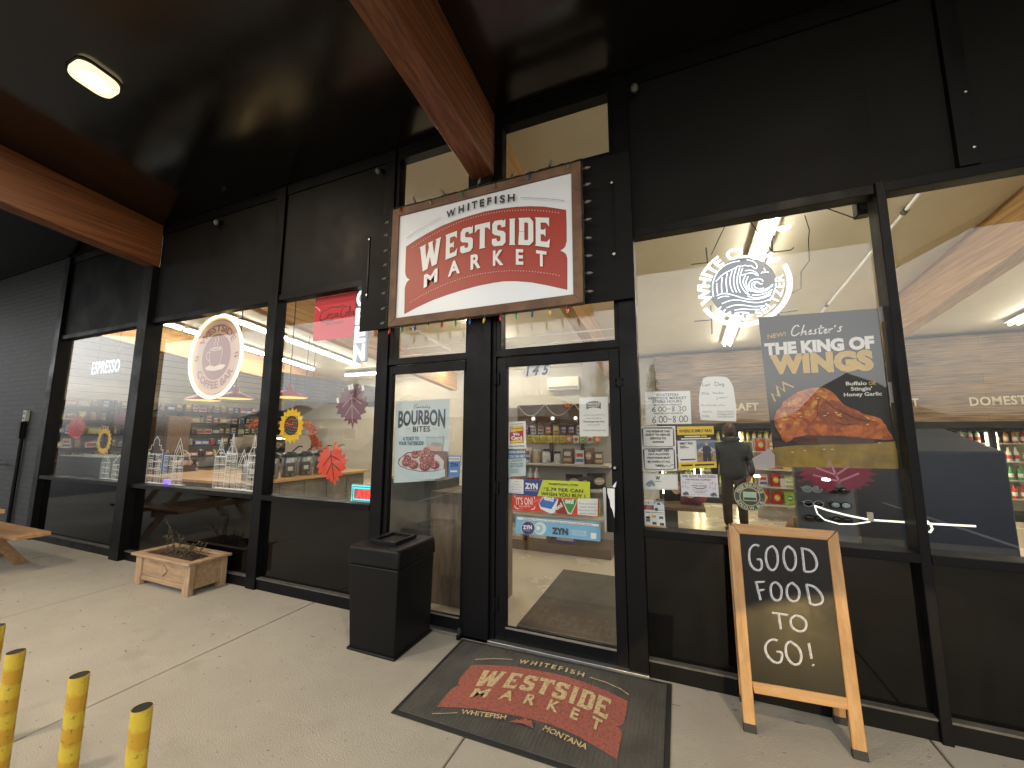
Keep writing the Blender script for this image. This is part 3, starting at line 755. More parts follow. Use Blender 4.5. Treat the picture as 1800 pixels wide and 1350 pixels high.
def twig(p, d, ln, r, depth):
    pts = [Vector(p)]; d = Vector(d).normalized()
    for k in range(5):
        d = (d + Vector((random.uniform(-.25, .25), random.uniform(-.25, .25), random.uniform(-.1, .15)))).normalized(); pts.append(pts[-1] + d * ln / 5)
    st.tube(pts, [r * (1 - .15 * k) for k in range(6)], M_twig, 5)
    for k in range(1, 6):
        for _ in range(3):
            q = pts[k]; e = Vector((random.uniform(-1, 1), random.uniform(-1, 1), random.uniform(-.3, .8))).normalized(); sz = random.uniform(.012, .026); s_ = e.cross(Vector((0, 0, 1))); s_ = s_.normalized() * sz * .35 if s_.length > .01 else Vector((sz * .3, 0, 0))
            lf.quad([q, q + e * sz * .5 + s_, q + e * sz, q + e * sz * .5 - s_], M_dryleaf)
    if depth:
        for k in (2, 3, 4): twig(pts[k], d + Vector((random.uniform(-.9, .9), random.uniform(-.6, .6), .2)), ln * .45, r * .6, depth - 1)
for p, d, ln in (((-3.64, -.22, .28), (-.12, 0, 1), .30), ((-3.62, -.18, .28), (.1, 0, 1), .20), ((-3.74, -.2, .28), (-.5, 0, 1), .20), ((-3.42, -.2, .28), (.5, 0, .8), .15), ((-3.36, -.17, .28), (.5, .1, .6), .15), ((-3.55, -.24, .28), (.1, -.2, .7), .12), ((-3.5, -.2, .28), (.6, .1, .5), .2)): twig(p, d, ln, .005, 1)
for _ in range(900):
    a = random.gauss(-3.55, .12); c = random.gauss(-.2, .05); zz = .30 + random.random() * .07 * math.exp(-((a + 3.55) / .12) ** 2)
    e = Vector((random.uniform(-1, 1), random.uniform(-1, 1), random.uniform(-.2, .6))).normalized() * random.uniform(.012, .035); s_ = Vector((random.uniform(-1, 1), random.uniform(-1, 1), 0)) * .005
    if Y0 + .05 < c < Y1 - .05: lf.quad([Vector((a, c, zz)), Vector((a, c, zz)) + e + s_, Vector((a, c, zz)) + e * 1.3, Vector((a, c, zz)) + e - s_], M_dryleaf if random.random() < .5 else M_twig)
st.build('twig', t); lf.build('foliage', t)

# ------------------------------------------------------------------ chalkboard
M_afr = mat('oak_sign_wood', (.42, .245, .105), .5, col2=(.29, .155, .06), vs=3, st=(9, 9, 1.2), bump=.1, bs=40, dist=.4)
M_afrh = mat('oak_sign_wood_rail', (.42, .245, .105), .5, col2=(.29, .155, .06), vs=3, st=(1.2, 9, 9), bump=.1, bs=40, dist=.4)
t = thing('chalkboard_sign', 'wooden sandwich board with a black chalkboard reading GOOD FOOD TO GO', 'chalkboard sign', (1.91, -.15, 0))
A0 = Vector((0, -.275, 0)); AT = Vector((0, -.13, 1.04)); ad = (AT - A0).normalized(); an = Vector((0, -ad.z, ad.y))
def afp(x, y):                                # pixel on the leaning front of the board
    d = ray(x, y); o = Vector(CAMPOS); tt = (A0 - o).dot(an) / d.dot(an); p = o + d * tt
    return (p.x, (p - A0).dot(ad))
def af3(u, v, h=0): q = A0 + ad * v + an * h; return (u, q.y, q.z)
AZ = ZM(1230, 900, 3.0)
def slab(pp, h0, h1, m, nm, par=t, bevel=.004):
    o = B(); o.hexa([af3(*p, h0) for p in pp] + [af3(*p, h1) for p in pp], m); return o.build(nm, par, bevel=bevel)
TH = .022
q = lambda x, y: afp(*AZ(x, y))
oTL, oTR, iTL, iTR, iBL, iBR = q(150, 57), q(722, 100), q(208, 114), q(668, 148), q(271, 884), q(769, 970)
lB, lB2, rB, rB2 = q(232, 1160), q(297, 1162), q(803, 1288), q(882, 1296)
railL, railR = q(285, 948), q(783, 1037)
slab([lB, lB2, (iTL[0], iTL[1]), oTL], 0, TH, M_afr, 'leg'); slab([rB, rB2, oTR, (iTR[0], iTR[1])], 0, TH, M_afr, 'leg')
slab([(iTL[0] - .001, iTL[1]), (iTR[0] + .001, iTR[1]), (oTR[0] - .01, oTR[1] + .001), (oTL[0] + .01, oTL[1] + .001)], .001, TH - .001, M_afrh, 'top_rail')
slab([railL, railR, iBR, iBL], .001, TH - .001, M_afrh, 'bottom_rail')
M_chalkb = mat('chalkboard_black', (.0042, .0047, .0052), .34, col2=(.008, .008, .008), vs=2.5, st=(1, 1, .7), rv=.1, spec=.2)
bo = slab([(iBL[0] - .005, iBL[1] - .01), (iBR[0] + .005, iBR[1] - .01), (iTR[0] + .005, iTR[1] + .01), (iTL[0] - .005, iTL[1] + .01)], .004, .012, M_chalkb, 'chalkboard', bevel=0)
for a, c, nm in ((lB, lB2, 0), (rB, rB2, 0)):
    slab([(a[0] - .002, -.004), (c[0] + .002, -.004), (c[0] + .001, .038), (a[0] - .001, .038)], -.002, TH + .002, M_rubber, 'rubber_foot', bevel=.003)
# rear frame leans the other way
for xb, xt in ((1.685, 1.668), (2.14, 2.13)):
    o = B(); o.hexa([(xb - .02, -.035, .0), (xb + .035, -.035, .0), (xb + .035, -.012, .0), (xb - .02, -.012, .0), (xt - .02, -.118, 1.0), (xt + .035, -.118, 1.0), (xt + .035, -.095, 1.0), (xt - .02, -.095, 1.0)], M_afr); o.build('rear_leg', t, bevel=.004)
    o = B(); o.box(xb - .023, xb + .038, -.04, -.008, -.0, .04, M_rubber); o.build('rubber_foot', t, bevel=.003)
b = B(); b.hexa([(1.70, -.062, .27), (2.13, -.062, .27), (2.13, -.048, .27), (1.70, -.048, .27), (1.70, -.116, .95), (2.13, -.116, .95), (2.13, -.103, .95), (1.70, -.103, .95)], M_chalkb); b.build('rear_panel', t)
pr = Print(fn=lambda u, v, l: af3(u, v, .0125 + l * .0004), px=afp)
chalk = mat('white_chalk', (.42, .42, .46), .95, col2=(.13, .13, .145), vs=90, lo=.4, hi=.75)
CH = [[(310, 180), (288, 168), (262, 190), (256, 230), (264, 280), (295, 308), (326, 302), (322, 248), (298, 248)],
 [(378, 178), (350, 195), (343, 245), (360, 300), (390, 308), (410, 270), (405, 205), (378, 178)], [(460, 178), (440, 200), (437, 250), (455, 300), (485, 310), (505, 275), (498, 205), (460, 178)],
 [(535, 190), (548, 312)], [(528, 190), (575, 198), (605, 235), (617, 285), (590, 315), (550, 312)],
 [(292, 365), (318, 462)], [(290, 368), (338, 366)], [(304, 412), (336, 408)], [(390, 368), (370, 385), (372, 440), (395, 467), (425, 460), (430, 405), (410, 375), (390, 368)],
 [(482, 370), (455, 390), (455, 445), (485, 473), (520, 460), (522, 405), (482, 370)], [(558, 380), (578, 482)], [(556, 380), (600, 390), (640, 435), (646, 475), (610, 490), (578, 482)],
 [(378, 528), (460, 540)], [(412, 535), (424, 615)], [(500, 542), (473, 560), (478, 605), (520, 630), (556, 618), (558, 575), (530, 548), (500, 542)],
 [(406, 675), (380, 665), (350, 685), (340, 715), (352, 755), (390, 792), (428, 790), (432, 735), (402, 732)], [(470, 678), (448, 700), (452, 760), (485, 800), (520, 800), (535, 765), (520, 710), (470, 678)],
 [(570, 688), (585, 770)], [(588, 800), (597, 806)]]
pr.strokes([[q(*p) for p in l] for l in CH], .0098, chalk, smooth=2)
pr.strokes([[(q(*p)[0] + .005, q(*p)[1] + .004) for p in l] for l in CH], .0022, mat('bright_chalk', (.62, .62, .64), .95), smooth=2)
pr.build('chalk_lettering', t)
for xc in (1.75, 2.1): o = B(); o.tube([(xc, -.245, .22), (xc, -.05, .2)], .003, M_steel, 5); o.build('chain', t)

# ------------------------------------------------------------------ bollards
M_yel = mat('yellow_bollard_wrap', (.62, .40, .025), .55, bump=.25, bs=120)
n = M_yel.node_tree; bs_ = n.nodes['Principled BSDF']; tc = n.nodes['Texture Coordinate']
sp = n.nodes.new('ShaderNodeSeparateXYZ'); n.links.new(tc.outputs['Object'], sp.inputs[0])
at = n.nodes.new('ShaderNodeMath'); at.operation = 'MULTIPLY'; at.inputs[1].default_value = .55; n.links.new(sp.outputs['X'], at.inputs[0])
ad_ = n.nodes.new('ShaderNodeMath'); ad_.operation = 'ADD'; n.links.new(at.outputs[0], ad_.inputs[0]); n.links.new(sp.outputs['Z'], ad_.inputs[1])
mo = n.nodes.new('ShaderNodeMath'); mo.operation = 'PINGPONG'; mo.inputs[1].default_value = .062; n.links.new(ad_.outputs[0], mo.inputs[0])
nz = n.nodes.new('ShaderNodeTexNoise'); nz.inputs['Scale'].default_value = 30; n.links.new(tc.outputs['Object'], nz.inputs[0])
a2 = n.nodes.new('ShaderNodeMath'); a2.operation = 'MULTIPLY_ADD'; a2.inputs[1].default_value = .035; n.links.new(nz.outputs['Fac'], a2.inputs[0]); n.links.new(mo.outputs[0], a2.inputs[2])
mr = n.nodes.new('ShaderNodeMapRange'); mr.inputs[1].default_value = .042; mr.inputs[2].default_value = .056; n.links.new(a2.outputs[0], mr.inputs[0])
mx = n.nodes.new('ShaderNodeMix'); mx.data_type = 'RGBA'; mx.inputs['B'].default_value = (.58, .43, .035, 1); mx.inputs['A'].default_value = (.50, .29, .018, 1)
n.links.new(mr.outputs[0], mx.inputs['Factor'])
sc_ = n.nodes.new('ShaderNodeTexNoise'); sc_.inputs['Scale'].default_value = 55; sc_.inputs['Detail'].default_value = 4; n.links.new(tc.outputs['Object'], sc_.inputs[0])
sr_ = n.nodes.new('ShaderNodeMapRange'); sr_.inputs[1].default_value = .60; sr_.inputs[2].default_value = .70; sr_.inputs[4].default_value = .6; n.links.new(sc_.outputs['Fac'], sr_.inputs[0])
mx2 = n.nodes.new('ShaderNodeMix'); mx2.data_type = 'RGBA'; mx2.inputs['B'].default_value = (.10, .06, .02, 1); n.links.new(mx.outputs['Result'], mx2.inputs['A']); n.links.new(sr_.outputs[0], mx2.inputs['Factor'])
n.links.new(mx2.outputs['Result'], bs_.inputs['Base Color'])
bl = ['yellow bollard pipe nearest the doormat, shortest in view', 'yellow bollard pipe second from the doormat', 'yellow bollard pipe third from the doormat, by the left picture edge', 'yellow bollard pipe farthest from the doormat, barely in view']
for i, hp in enumerate(((250, 1243), (140, 1186), (28, 1145), (-6, 1100))):
    h_ = .58; r_ = .0315
    x, y = G(*hp, h_)
    t = thing('bollard', bl[i], 'bollard', (x, y, 0), 'yellow bollards at the pavement edge')
    b = B(); b.lathe((x, y, 0), [(r_, .012), (r_, .2), (r_ * .99, .4), (r_, h_), (r_ - .0015, h_), (r_ - .002, h_ - .02), (0, h_ - .021)], M_yel, 28)
    b.build('pipe', t, smooth=True)
    b = B(); b.lathe((x, y, 0), [(r_ - .0016, h_ - .0005), (r_ * .8, h_ - .004), (.0, h_ - .008)], mat('bollard_core_black', (.006, .008, .010), .8), 24); b.build('cap', t, smooth=True)
    b = B(); b.lathe((x, y, 0), [(.07, 0.0005), (.07, .010), (.036, .0118)], M_steel, 20); b.build('base_plate', t)

# ------------------------------------------------------------------ picnic table at the left edge
M_pic = mat('varnished_picnic_wood', (.42, .25, .12), .5, col2=(.30, .16, .07), vs=3, st=(1.2, 9, 9), bump=.1, bs=40)
t = thing('picnic_table', 'wooden picnic table with its bench end reaching in from the left', 'picnic table', (-6.2, -1.35, 0))
def plank(nm, x0, x1, y0, y1, z0, z1): B().box(x0, x1, y0, y1, z0, z1, M_pic).build(nm, t, bevel=.008)
plank('bench', -7.1, -5.30, -.86, -.58, .405, .45); plank('bench', -7.1, -5.30, -2.12, -1.84, .405, .45)
b = B()
for k in range(5): b.box(-7.1, -5.30, -1.75 + k * .161, -1.75 + k * .161 + .155, .715, .755, M_pic)
b.build('tabletop', t, bevel=.006)
for x in (-6.75, -6.1):
    for s_ in (-1, 1):
        pts = [(-1.35 + s_ * .28, .714), (-1.35 + s_ * .36, .714), (-1.35 + s_ * .86, .0), (-1.35 + s_ * .74, .0)]
        b = B(); b.prism(pts if s_ < 0 else pts, x + (0.05 if s_ > 0 else 0), x + .045 + (0.05 if s_ > 0 else 0), M_pic, 'X'); b.build('leg', t, bevel=.006)
    b = B(); b.box(x + .101, x + .14, -2.1, -.6, .31, .404, M_pic); b.build('crossbar', t, bevel=.005)

# ------------------------------------------------------------------ small things on the brick wall
x, z = P(47, 731, -.02)
t = thing('outlet_box', 'grey weatherproof outlet box on the black brick wall with conduit below', 'outlet', (x, -.02, z))
M_greypl = mat('grey_box_plastic', (.42, .42, .41), .5)
b = B(); b.box(x - .05, x + .05, -.05, -.001, z - .085, z + .085, M_greypl); b.build('box', t, bevel=.006)
b = B()
for dz in (-.04, .04): b.box(x - .03, x + .03, -.056, -.0505, z + dz - .022, z + dz + .022, mat('dark_outlet_face', (.12, .12, .12), .5))
b.build('socket', t, bevel=.003)
b = B(); b.tube([(x - .02, -.03, z - .085), (x - .03, -.03, z - .9), (x - .04, -.03, .1)], .024, M_frame, 10); b.box(x - .075, x + .0, -.07, -.001, z - .36, z - .1, M_frame); b.build('conduit', t)
x, z = P(4, 816, -.03)
t = thing('hose_bib', 'metal water tap sticking out of the black brick wall', 'water tap', (x, -.03, z))
b = B(); b.cyl((x, .0, z), (x, -.10, z), .016, M_steel, n=10); b.tube([(x, -.07, z), (x, -.11, z - .02), (x, -.12, z - .07)], .014, M_steel, 10); b.build('spout', t)
b = B(); b.cyl((x, -.07, z), (x, -.07, z + .06), .007, M_steel, n=8); b.lathe((x, -.07, z + .06), [(.035, 0), (.04, .006), (.035, .012)], M_steel, 14); b.build('handle', t)
# ------------------------------------------------------------------ lit signs hanging inside the windows
WY, DY = .080, .056                            # planes of the prints taped inside window and door glass
M_led = glow('white_led', (.84, .93, 1), 1.6)
M_ledw = glow('warm_white_led', (1, .76, .34), 4.5)
M_bracket = mat('grey_sign_bracket', (.08, .08, .075), .5)
def cord(name, pts, par=None, r=.003, m=None):
    o = B(); o.tube(pts, r, m or M_blackpl, 6); return o.build(name, par)
# white wave sign
CX, CZ = 1.838, 2.552
Y = .11
kx = lambda X, Z, Y_: (CAMPOS[0] + (X - CAMPOS[0]) * (Y_ - CAMPOS[1]) / -CAMPOS[1], CAMPOS[2] + (Z - CAMPOS[2]) * (Y_ - CAMPOS[1]) / -CAMPOS[1])
SZ = ZM(1180, 380, 6.1375); sp_ = lambda x, y: P(*SZ(x, y), Y - .012)
t = thing('seltzer_sign', 'round white glowing hard seltzer sign with a breaking wave', 'lit sign', (CX, Y, CZ))
c = kx(CX, CZ, Y)
pr = Print(Y=Y); rr = .20
cc = sp_(768, 752)
M_acr = mat('grey_acrylic', (.16, .18, .22), .25)
pr.b.add([(cc[0] + .205 * math.cos(a * math.pi / 24), Y, cc[1] + .205 * math.sin(a * math.pi / 24)) for a in range(48)] + [(cc[0] + .205 * math.cos(a * math.pi / 24), Y + .008, cc[1] + .205 * math.sin(a * math.pi / 24)) for a in range(48)], [tuple(range(48)), tuple(range(95, 47, -1))] + [(i, i + 48, (i + 1) % 48 + 48, (i + 1) % 48) for i in range(48)], M_acr)
pr.build('backing', t)
pr = Print(Y=Y - .010)
pr.ring(cc, .258, .289, M_led, 209, 384)
pr.disc(sp_(1110, 1105), .012, M_led)
pr.arc('WHITE CLAW', cc, .205, 204, 33, .072, M_led, bold=.046, spacing=1.08)
pr.arc('HARD SELTZER', cc, .192, 222, 372, .05, M_led, bold=.02, spacing=1.06)
WV = [[(455, 870), (440, 760), (470, 640), (540, 550), (640, 500), (740, 482)], [(480, 705), (560, 620), (680, 565), (730, 535), (760, 545), (790, 528), (830, 540), (860, 530), (890, 560), (915, 568), (928, 550), (915, 510), (870, 480), (812, 470)],
 [(490, 722), (490, 780), (500, 840)], [(550, 660), (540, 740), (546, 826)], [(605, 612), (588, 700), (602, 824)], [(660, 580), (628, 680), (640, 770), (668, 822)], [(700, 560), (668, 670), (680, 770), (706, 822)], [(740, 550), (706, 670), (715, 770), (745, 826)], [(770, 560), (735, 660), (745, 740), (800, 830), (850, 850)],
 [(795, 590), (850, 580), (910, 600), (942, 642), (920, 640), (895, 618), (850, 612), (800, 625), (750, 640)], [(800, 640), (770, 700), (790, 760), (830, 820)], [(830, 650), (800, 710), (820, 770), (860, 815)],
 [(990, 705), (975, 680), (920, 672), (860, 690), (832, 740), (850, 795), (920, 825), (1010, 815), (1070, 770), (1095, 735)], [(945, 715), (905, 700), (868, 725), (865, 770), (900, 800), (960, 805), (1030, 785), (1090, 745)], [(985, 730), (950, 730), (925, 700), (890, 740), (905, 775), (960, 785), (1000, 775)],
 [(870, 850), (960, 850), (1040, 825), (1092, 790)], [(820, 862), (900, 885), (1000, 870), (1085, 820)],
 [(490, 860), (540, 835), (610, 836), (690, 858), (770, 885), (850, 900), (960, 895), (1075, 850)], [(500, 890), (550, 865), (625, 866)], [(545, 945), (640, 905), (740, 905), (850, 930), (960, 935), (1070, 895)], [(595, 990), (690, 955), (800, 962), (900, 980), (1010, 965)], [(680, 1015), (770, 1000), (860, 1008), (925, 1005)], [(695, 1042), (770, 1035), (840, 1042)],
 [(968, 620), (985, 600), (1000, 612), (1015, 598), (1000, 560)], [(1015, 600), (1050, 605)]]
pr.strokes([[sp_(*q) for q in l] for l in WV], .0068, M_led, smooth=2)
pr.build('lit_lettering', t)
b = B()
for l in ([(375, 340), (390, 500)], [(215, 520), (400, 500)], [(1110, 215), (1085, 250), (1090, 380)], [(1000, 400), (1290, 365), (1320, 340)], [(250, 1135), (420, 1120)], [(425, 960), (440, 1270)], [(1180, 1040), (1365, 1015)], [(1130, 1020), (1200, 1140)]):
    b.tube([(*P(*SZ(*q), Y + .02)[:1], Y + .02, P(*SZ(*q), Y + .02)[1]) for q in l], .0045, M_bracket, 6)
b.build('bracket', t)
b = B()
for l in ([(585, 90), (430, 420)], [(845, 40), (980, 240), (1090, 380)], [(1440, -10), (1490, 150), (1480, 260), (1490, 480), (1400, 600), (1400, 780), (1300, 830)]):
    b.tube([(P(*SZ(*q), Y + .015)[0], Y + .015, P(*SZ(*q), Y + .015)[1]) for q in l], .0028, M_blackpl, 6)
b.build('wire', t)
# coffee bar sign
Y = .14
cc = P(380, 627, Y); RR = .5
t = thing('coffee_sign', 'round coffee bar sign with a glowing warm ring and a brown cup', 'lit sign', (cc[0], Y, cc[1]))
b = B(); b.tube([(cc[0] + RR * math.cos(k * math.pi / 40), Y - .015, cc[1] + RR * 1.03 * math.sin(k * math.pi / 40)) for k in range(80)], .016, M_ledw, 10, closed=True); b.build('neon_ring', t, smooth=True)
M_cof = mat('blush_sign_disc', srgb(196, 170, 156), .5); M_cofb = mat('cocoa_sign_ink', srgb(140, 84, 78), .5); M_cofl = mat('pale_sign_ink', srgb(222, 205, 195), .5)
pr = Print(Y=Y)
pr.sheetpoly([(cc[0] + .49 * math.cos(k * math.pi / 30), cc[1] + .505 * math.sin(k * math.pi / 30)) for k in range(60)], M_cof)
pr.ring(cc, .465, .473, M_cofb)
pr.disc(cc, .275, M_cofb, 48, .29)
pr.arc('WESTSIDE', cc, .325, 152, 30, .085, M_cofb, bold=.03); pr.arc('COFFEE BAR', cc, .315, 208, 332, .085, M_cofb, bold=.025)
def bean(x, y):
    pr.poly([(x + .05 * math.cos(k * math.pi / 12 ) * math.cos(.5) - .032 * math.sin(k * math.pi / 12) * math.sin(.5), y + .05 * math.cos(k * math.pi / 12) * math.sin(.5) + .032 * math.sin(k * math.pi / 12) * math.cos(.5)) for k in range(24)], M_cofb)
    pr.strokes([[(x - .045, y - .02), (x - .012, y + .01), (x + .012, y - .01), (x + .045, y + .02)]], .009, M_cofl, smooth=2)
bean(cc[0] - .385, cc[1] + .0); bean(cc[0] + .385, cc[1] + .0)
o = lambda *a: [(cc[0] + x, cc[1] + y) for x, y in a]
pr.poly(o((-.20, -.13), (-.15, -.165), (0, -.18), (.15, -.165), (.21, -.12), (.15, -.105), (0, -.10), (-.12, -.105)), M_cofl)
pr.poly(o((-.125, .095), (.125, .095), (.118, -.04), (.085, -.105), (0, -.125), (-.085, -.105), (-.118, -.04)), M_cofb)
pr.strokes([o((-.125, .095), (-.118, -.04), (-.085, -.105)), o((.125, .095), (.118, -.04), (.085, -.105)), o((-.125, .10), (-.06, .12), (.06, .12), (.125, .10), (.06, .08), (-.06, .08), (-.125, .10)), o((-.10, .09), (-.04, .105), (.05, .102), (.1, .092)), o((-.12, .07), (-.18, .06), (-.18, -.02), (-.11, -.05)),
    o((-.03, .14), (-.06, .17), (-.02, .20), (-.04, .24)), o((.03, .14), (0, .17), (.04, .20), (.01, .25))], .010, M_cofl, smooth=2)
pr.build('printed_disc', t)
b = B()
for dx in (-.25, .25): b.tube([(cc[0] + dx, Y, cc[1] + .44), (cc[0] + dx, Y, 3.03)], .003, M_blackpl, 6)
b.build('wire', t)
# espresso sign
Y = .12
a0, a1 = P(162, 658, Y), P(211, 653, Y); hh_ = P(162, 638, Y)[1] - a0[1]
t = thing('espresso_sign', 'small white glowing espresso sign in the far left window', 'lit sign', (a0[0], Y, a0[1]))
pr = Print(Y=Y - .012); pr.text('ESPRESSO', a0, a1, hh_ * 1.0, M_led, bold=.012, spacing=1.12); pr.build('lit_lettering', t)
b = B(); b.box(a0[0] - .02, a1[0] + .02, Y - .006, Y, a0[1] - .02, a0[1] + hh_ + .03, mat('dark_sign_backing', (.02, .024, .024), .4)); b.build('backing', t, bevel=.003)
b = B(); b.tube([(a0[0] + .1, Y, a0[1] + hh_), (a0[0] + .1, Y, 3.03)], .0025, M_blackpl, 5); b.tube([(a1[0] - .1, Y, a0[1] + hh_), (a1[0] - .1, Y, 3.03)], .0025, M_blackpl, 5); b.build('wire', t)
# open sign (vertical)
Y = .12
x0, zb = P(619, 638, Y); x1, _ = P(645, 638, Y); zt = P(621, 512, Y)[1]
t = thing('open_sign', 'vertical white glowing open sign half hidden behind the black sign board', 'lit sign', ((x0 + x1) / 2, Y, zb))
B().box(x0 + .0, x1, Y - .002, Y + .012, zb, zt + .02, mat('clear_sign_plate', (.30, .34, .35), .2)).build('backing', t, bevel=.012)
pr = Print(Y=Y - .012); lh = (zt - zb) / 4
for k, ch in enumerate('OPEN'):
    z_ = zt - (k + 1) * lh + .02
    pr.text(ch, (x0 + .025, z_), (x1 - .025, z_), lh * .80, M_led, bold=.045)
pr.build('lit_lettering', t)
# red cola sign
Y = .10
t = thing('cola_sign', 'red cola sign with dark script hanging in the third window', 'sign', (*P(586, 555, Y)[:1], Y, P(586, 555, Y)[1]))
pr = Print(Y=Y); M_cola = mat('translucent_cola_red', srgb(205, 38, 52), .4, emit=.12 * E0, ecol=srgb(205, 38, 52)); cb = mat('cola_script_dark', srgb(70, 24, 30), .5)
c0, c1, c2, c3 = [P(*q, Y) for q in ((550, 600), (622, 588), (622, 513), (549, 523))]
pr.sheet(c0[0], c0[1], c1[0], c2[1], M_cola, .004)
u0, v0, wd, ht = c0[0], c0[1], c1[0] - c0[0], c2[1] - c0[1]
U = lambda *a: [(u0 + wd * x, v0 + ht * y) for x, y in a]
pr.strokes([U((.30, .66), (.24, .70), (.16, .62), (.14, .50), (.18, .44), (.26, .46), (.32, .52)), U((.36, .58), (.32, .54), (.34, .48), (.38, .52), (.36, .58), (.41, .57)), U((.48, .57), (.44, .57), (.42, .50), (.46, .47), (.51, .51)), U((.57, .58), (.52, .56), (.52, .49), (.57, .51), (.585, .58), (.59, .48), (.62, .50)),
            U((.64, .52), (.68, .53)), U((.80, .68), (.74, .72), (.67, .62), (.66, .50), (.70, .45), (.76, .50)), U((.80, .58), (.77, .52), (.80, .47), (.83, .53), (.80, .58)), U((.86, .50), (.89, .66), (.87, .72), (.85, .60), (.86, .48), (.89, .49)), U((.96, .58), (.91, .56), (.91, .49), (.95, .51), (.965, .58), (.97, .48), (.99, .5)), U((.14, .50), (.20, .40), (.34, .44), (.5, .42)), U((.3, .68), (.45, .74), (.62, .70), (.72, .74))], .011, cb, smooth=2)
pr.text('ZERO SUGAR', U((.30, .33))[0], U((.74, .33))[0], ht * .06, cb)
pr.strokes([U((.0, .80), (.08, .76), (.14, .68))], .010, ink(240, 200, 205), smooth=2)
pr.build('printed_panel', t)
b = B()
for d in (.1, wd - .1): b.tube([(u0 + d, Y, v0 + ht), (u0 + d, Y, 3.03)], .0025, M_blackpl, 5)
b.build('wire', t)
# ATM sign
Y = .09
x0, z0 = P(617, 883, Y); x1, z1 = P(655, 853, Y)
x1 = -1.19
t = thing('atm_sign', 'small lit sign with cyan border and red letters low in the third window', 'lit sign', ((x0 + x1) / 2, Y, z0))
M_cy = glow('cyan_led', (.10, .78, .82), 1.2); M_rd = glow('red_led', (1, .06, .05), 1.2)
b = B(); b.box(x0, x1, Y, Y + .02, z0, z1, mat('sign_case_grey', (.25, .3, .3), .4)); b.build('case', t, bevel=.004)
b = B(); i = .012
for k in (0, .022): b.tube([(x0 + i + k, Y - .008, z0 + i + k), (x1 - i - k, Y - .008, z0 + i + k), (x1 - i - k, Y - .008, z1 - i - k), (x0 + i + k, Y - .008, z1 - i - k)], .0055, M_cy, 6, closed=True)
b.build('neon_border', t)
pr = Print(Y=Y - .006); pr.rect(x0 + .05, z0 + .045, x1 - .045, z1 - .045, mat('atm_panel_red', (.62, .08, .07), .4, emit=.22 * E0, ecol=(1, .1, .08))); pr.text('ATM', (x0 + .062, z0 + .05), (x1 - .058, z0 + .05), (z1 - z0) * .42, M_rd, bold=.04); pr.build('lit_lettering', t)

# ------------------------------------------------------------------ seasonal paper cut-outs on the glass
def spiky(n, r0, r1, sx=1, sz=1):
    return [((r1 if k % 2 else r0) * math.cos(math.pi * k / n) * sx, (r1 if k % 2 else r0) * math.sin(math.pi * k / n) * sz) for k in range(2 * n)]
M_sunf = mat('sunflower_yellow_paper', srgb(232, 196, 28), .7, col2=srgb(226, 172, 20), vs=18); M_lat = mat('dark_brown_paper', srgb(52, 34, 24), .7)
def sunflower(px, py, py0, py1, label):
    c = P(px, py, WY); r = (P(px, py0, WY)[1] - P(px, py1, WY)[1]) / 2
    t = thing('sunflower_cutout', label, 'paper sunflower', (c[0], WY, c[1]), 'paper sunflowers on the windows')
    pr = Print(Y=WY); n = 18; vs = []; fs = []
    for k in range(4 * n):
        a = 2 * math.pi * k / (4 * n); s_ = (k % 4)
        ro = r * (1.0 if s_ == 2 else (.88 if s_ in (1, 3) else .80))
        for q in (.50 * r, ro): vs.append((c[0] + q * math.cos(a), c[1] + q * math.sin(a)))
    for k in range(4 * n): j = (k + 1) % (4 * n); fs.append((2 * k, 2 * k + 1, 2 * j + 1, 2 * j))
    pr.polys(vs, fs, M_sunf); pr.build('petals', t)
    pr = Print(Y=WY - .001); ls = []
    for k in range(-3, 4):
        d = k * r * .14; e = math.sqrt(max(.01, (.5 * r) ** 2 - d * d))
        ls += [[(c[0] + d * .7 - e * .35, c[1] - e), (c[0] + d * 1.15, c[1]), (c[0] + d * .7 + e * .25, c[1] + e)], [(c[0] - e, c[1] + d * .9 + .1 * r), (c[0], c[1] + d * 1.1 - .03 * r), (c[0] + e, c[1] + d * .9 - .06 * r)]]
    pr.strokes(ls, r * .035, M_lat, smooth=2); pr.ring(c, .47 * r, .53 * r, M_lat); pr.build('seed_lattice', t)
sunflower(512, 748, 714, 779, 'yellow paper sunflower in the third window beside the orange leaf')
sunflower(183, 775, 750, 801, 'yellow paper sunflower in the far left window')
LEAF = [(0, -1), (.10, -.72), (.30, -.80), (.26, -.58), (.52, -.62), (.46, -.42), (.80, -.34), (.70, -.18), (.98, .05), (.78, .12), (.88, .34), (.60, .30), (.66, .50), (.72, .62), (.54, .64), (.56, .86), (.38, .76), (.28, .98), (.14, .70), (.06, .52), (-.04, .70), (-.16, 1.0), (-.28, .80), (-.44, .92), (-.44, .70), (-.66, .72), (-.58, .52), (-.84, .50), (-.72, .26), (-.98, .12), (-.80, .0), (-.92, -.20), (-.64, -.26), (-.66, -.44), (-.42, -.40), (-.46, -.60), (-.24, -.56), (-.26, -.78), (-.08, -.70)]
VEIN = [[(0, .55), (0, -.7)], [(0, .45), (.55, .05)], [(0, .45), (-.55, .05)], [(0, .1), (.4, -.35)], [(0, .1), (-.4, -.35)]]
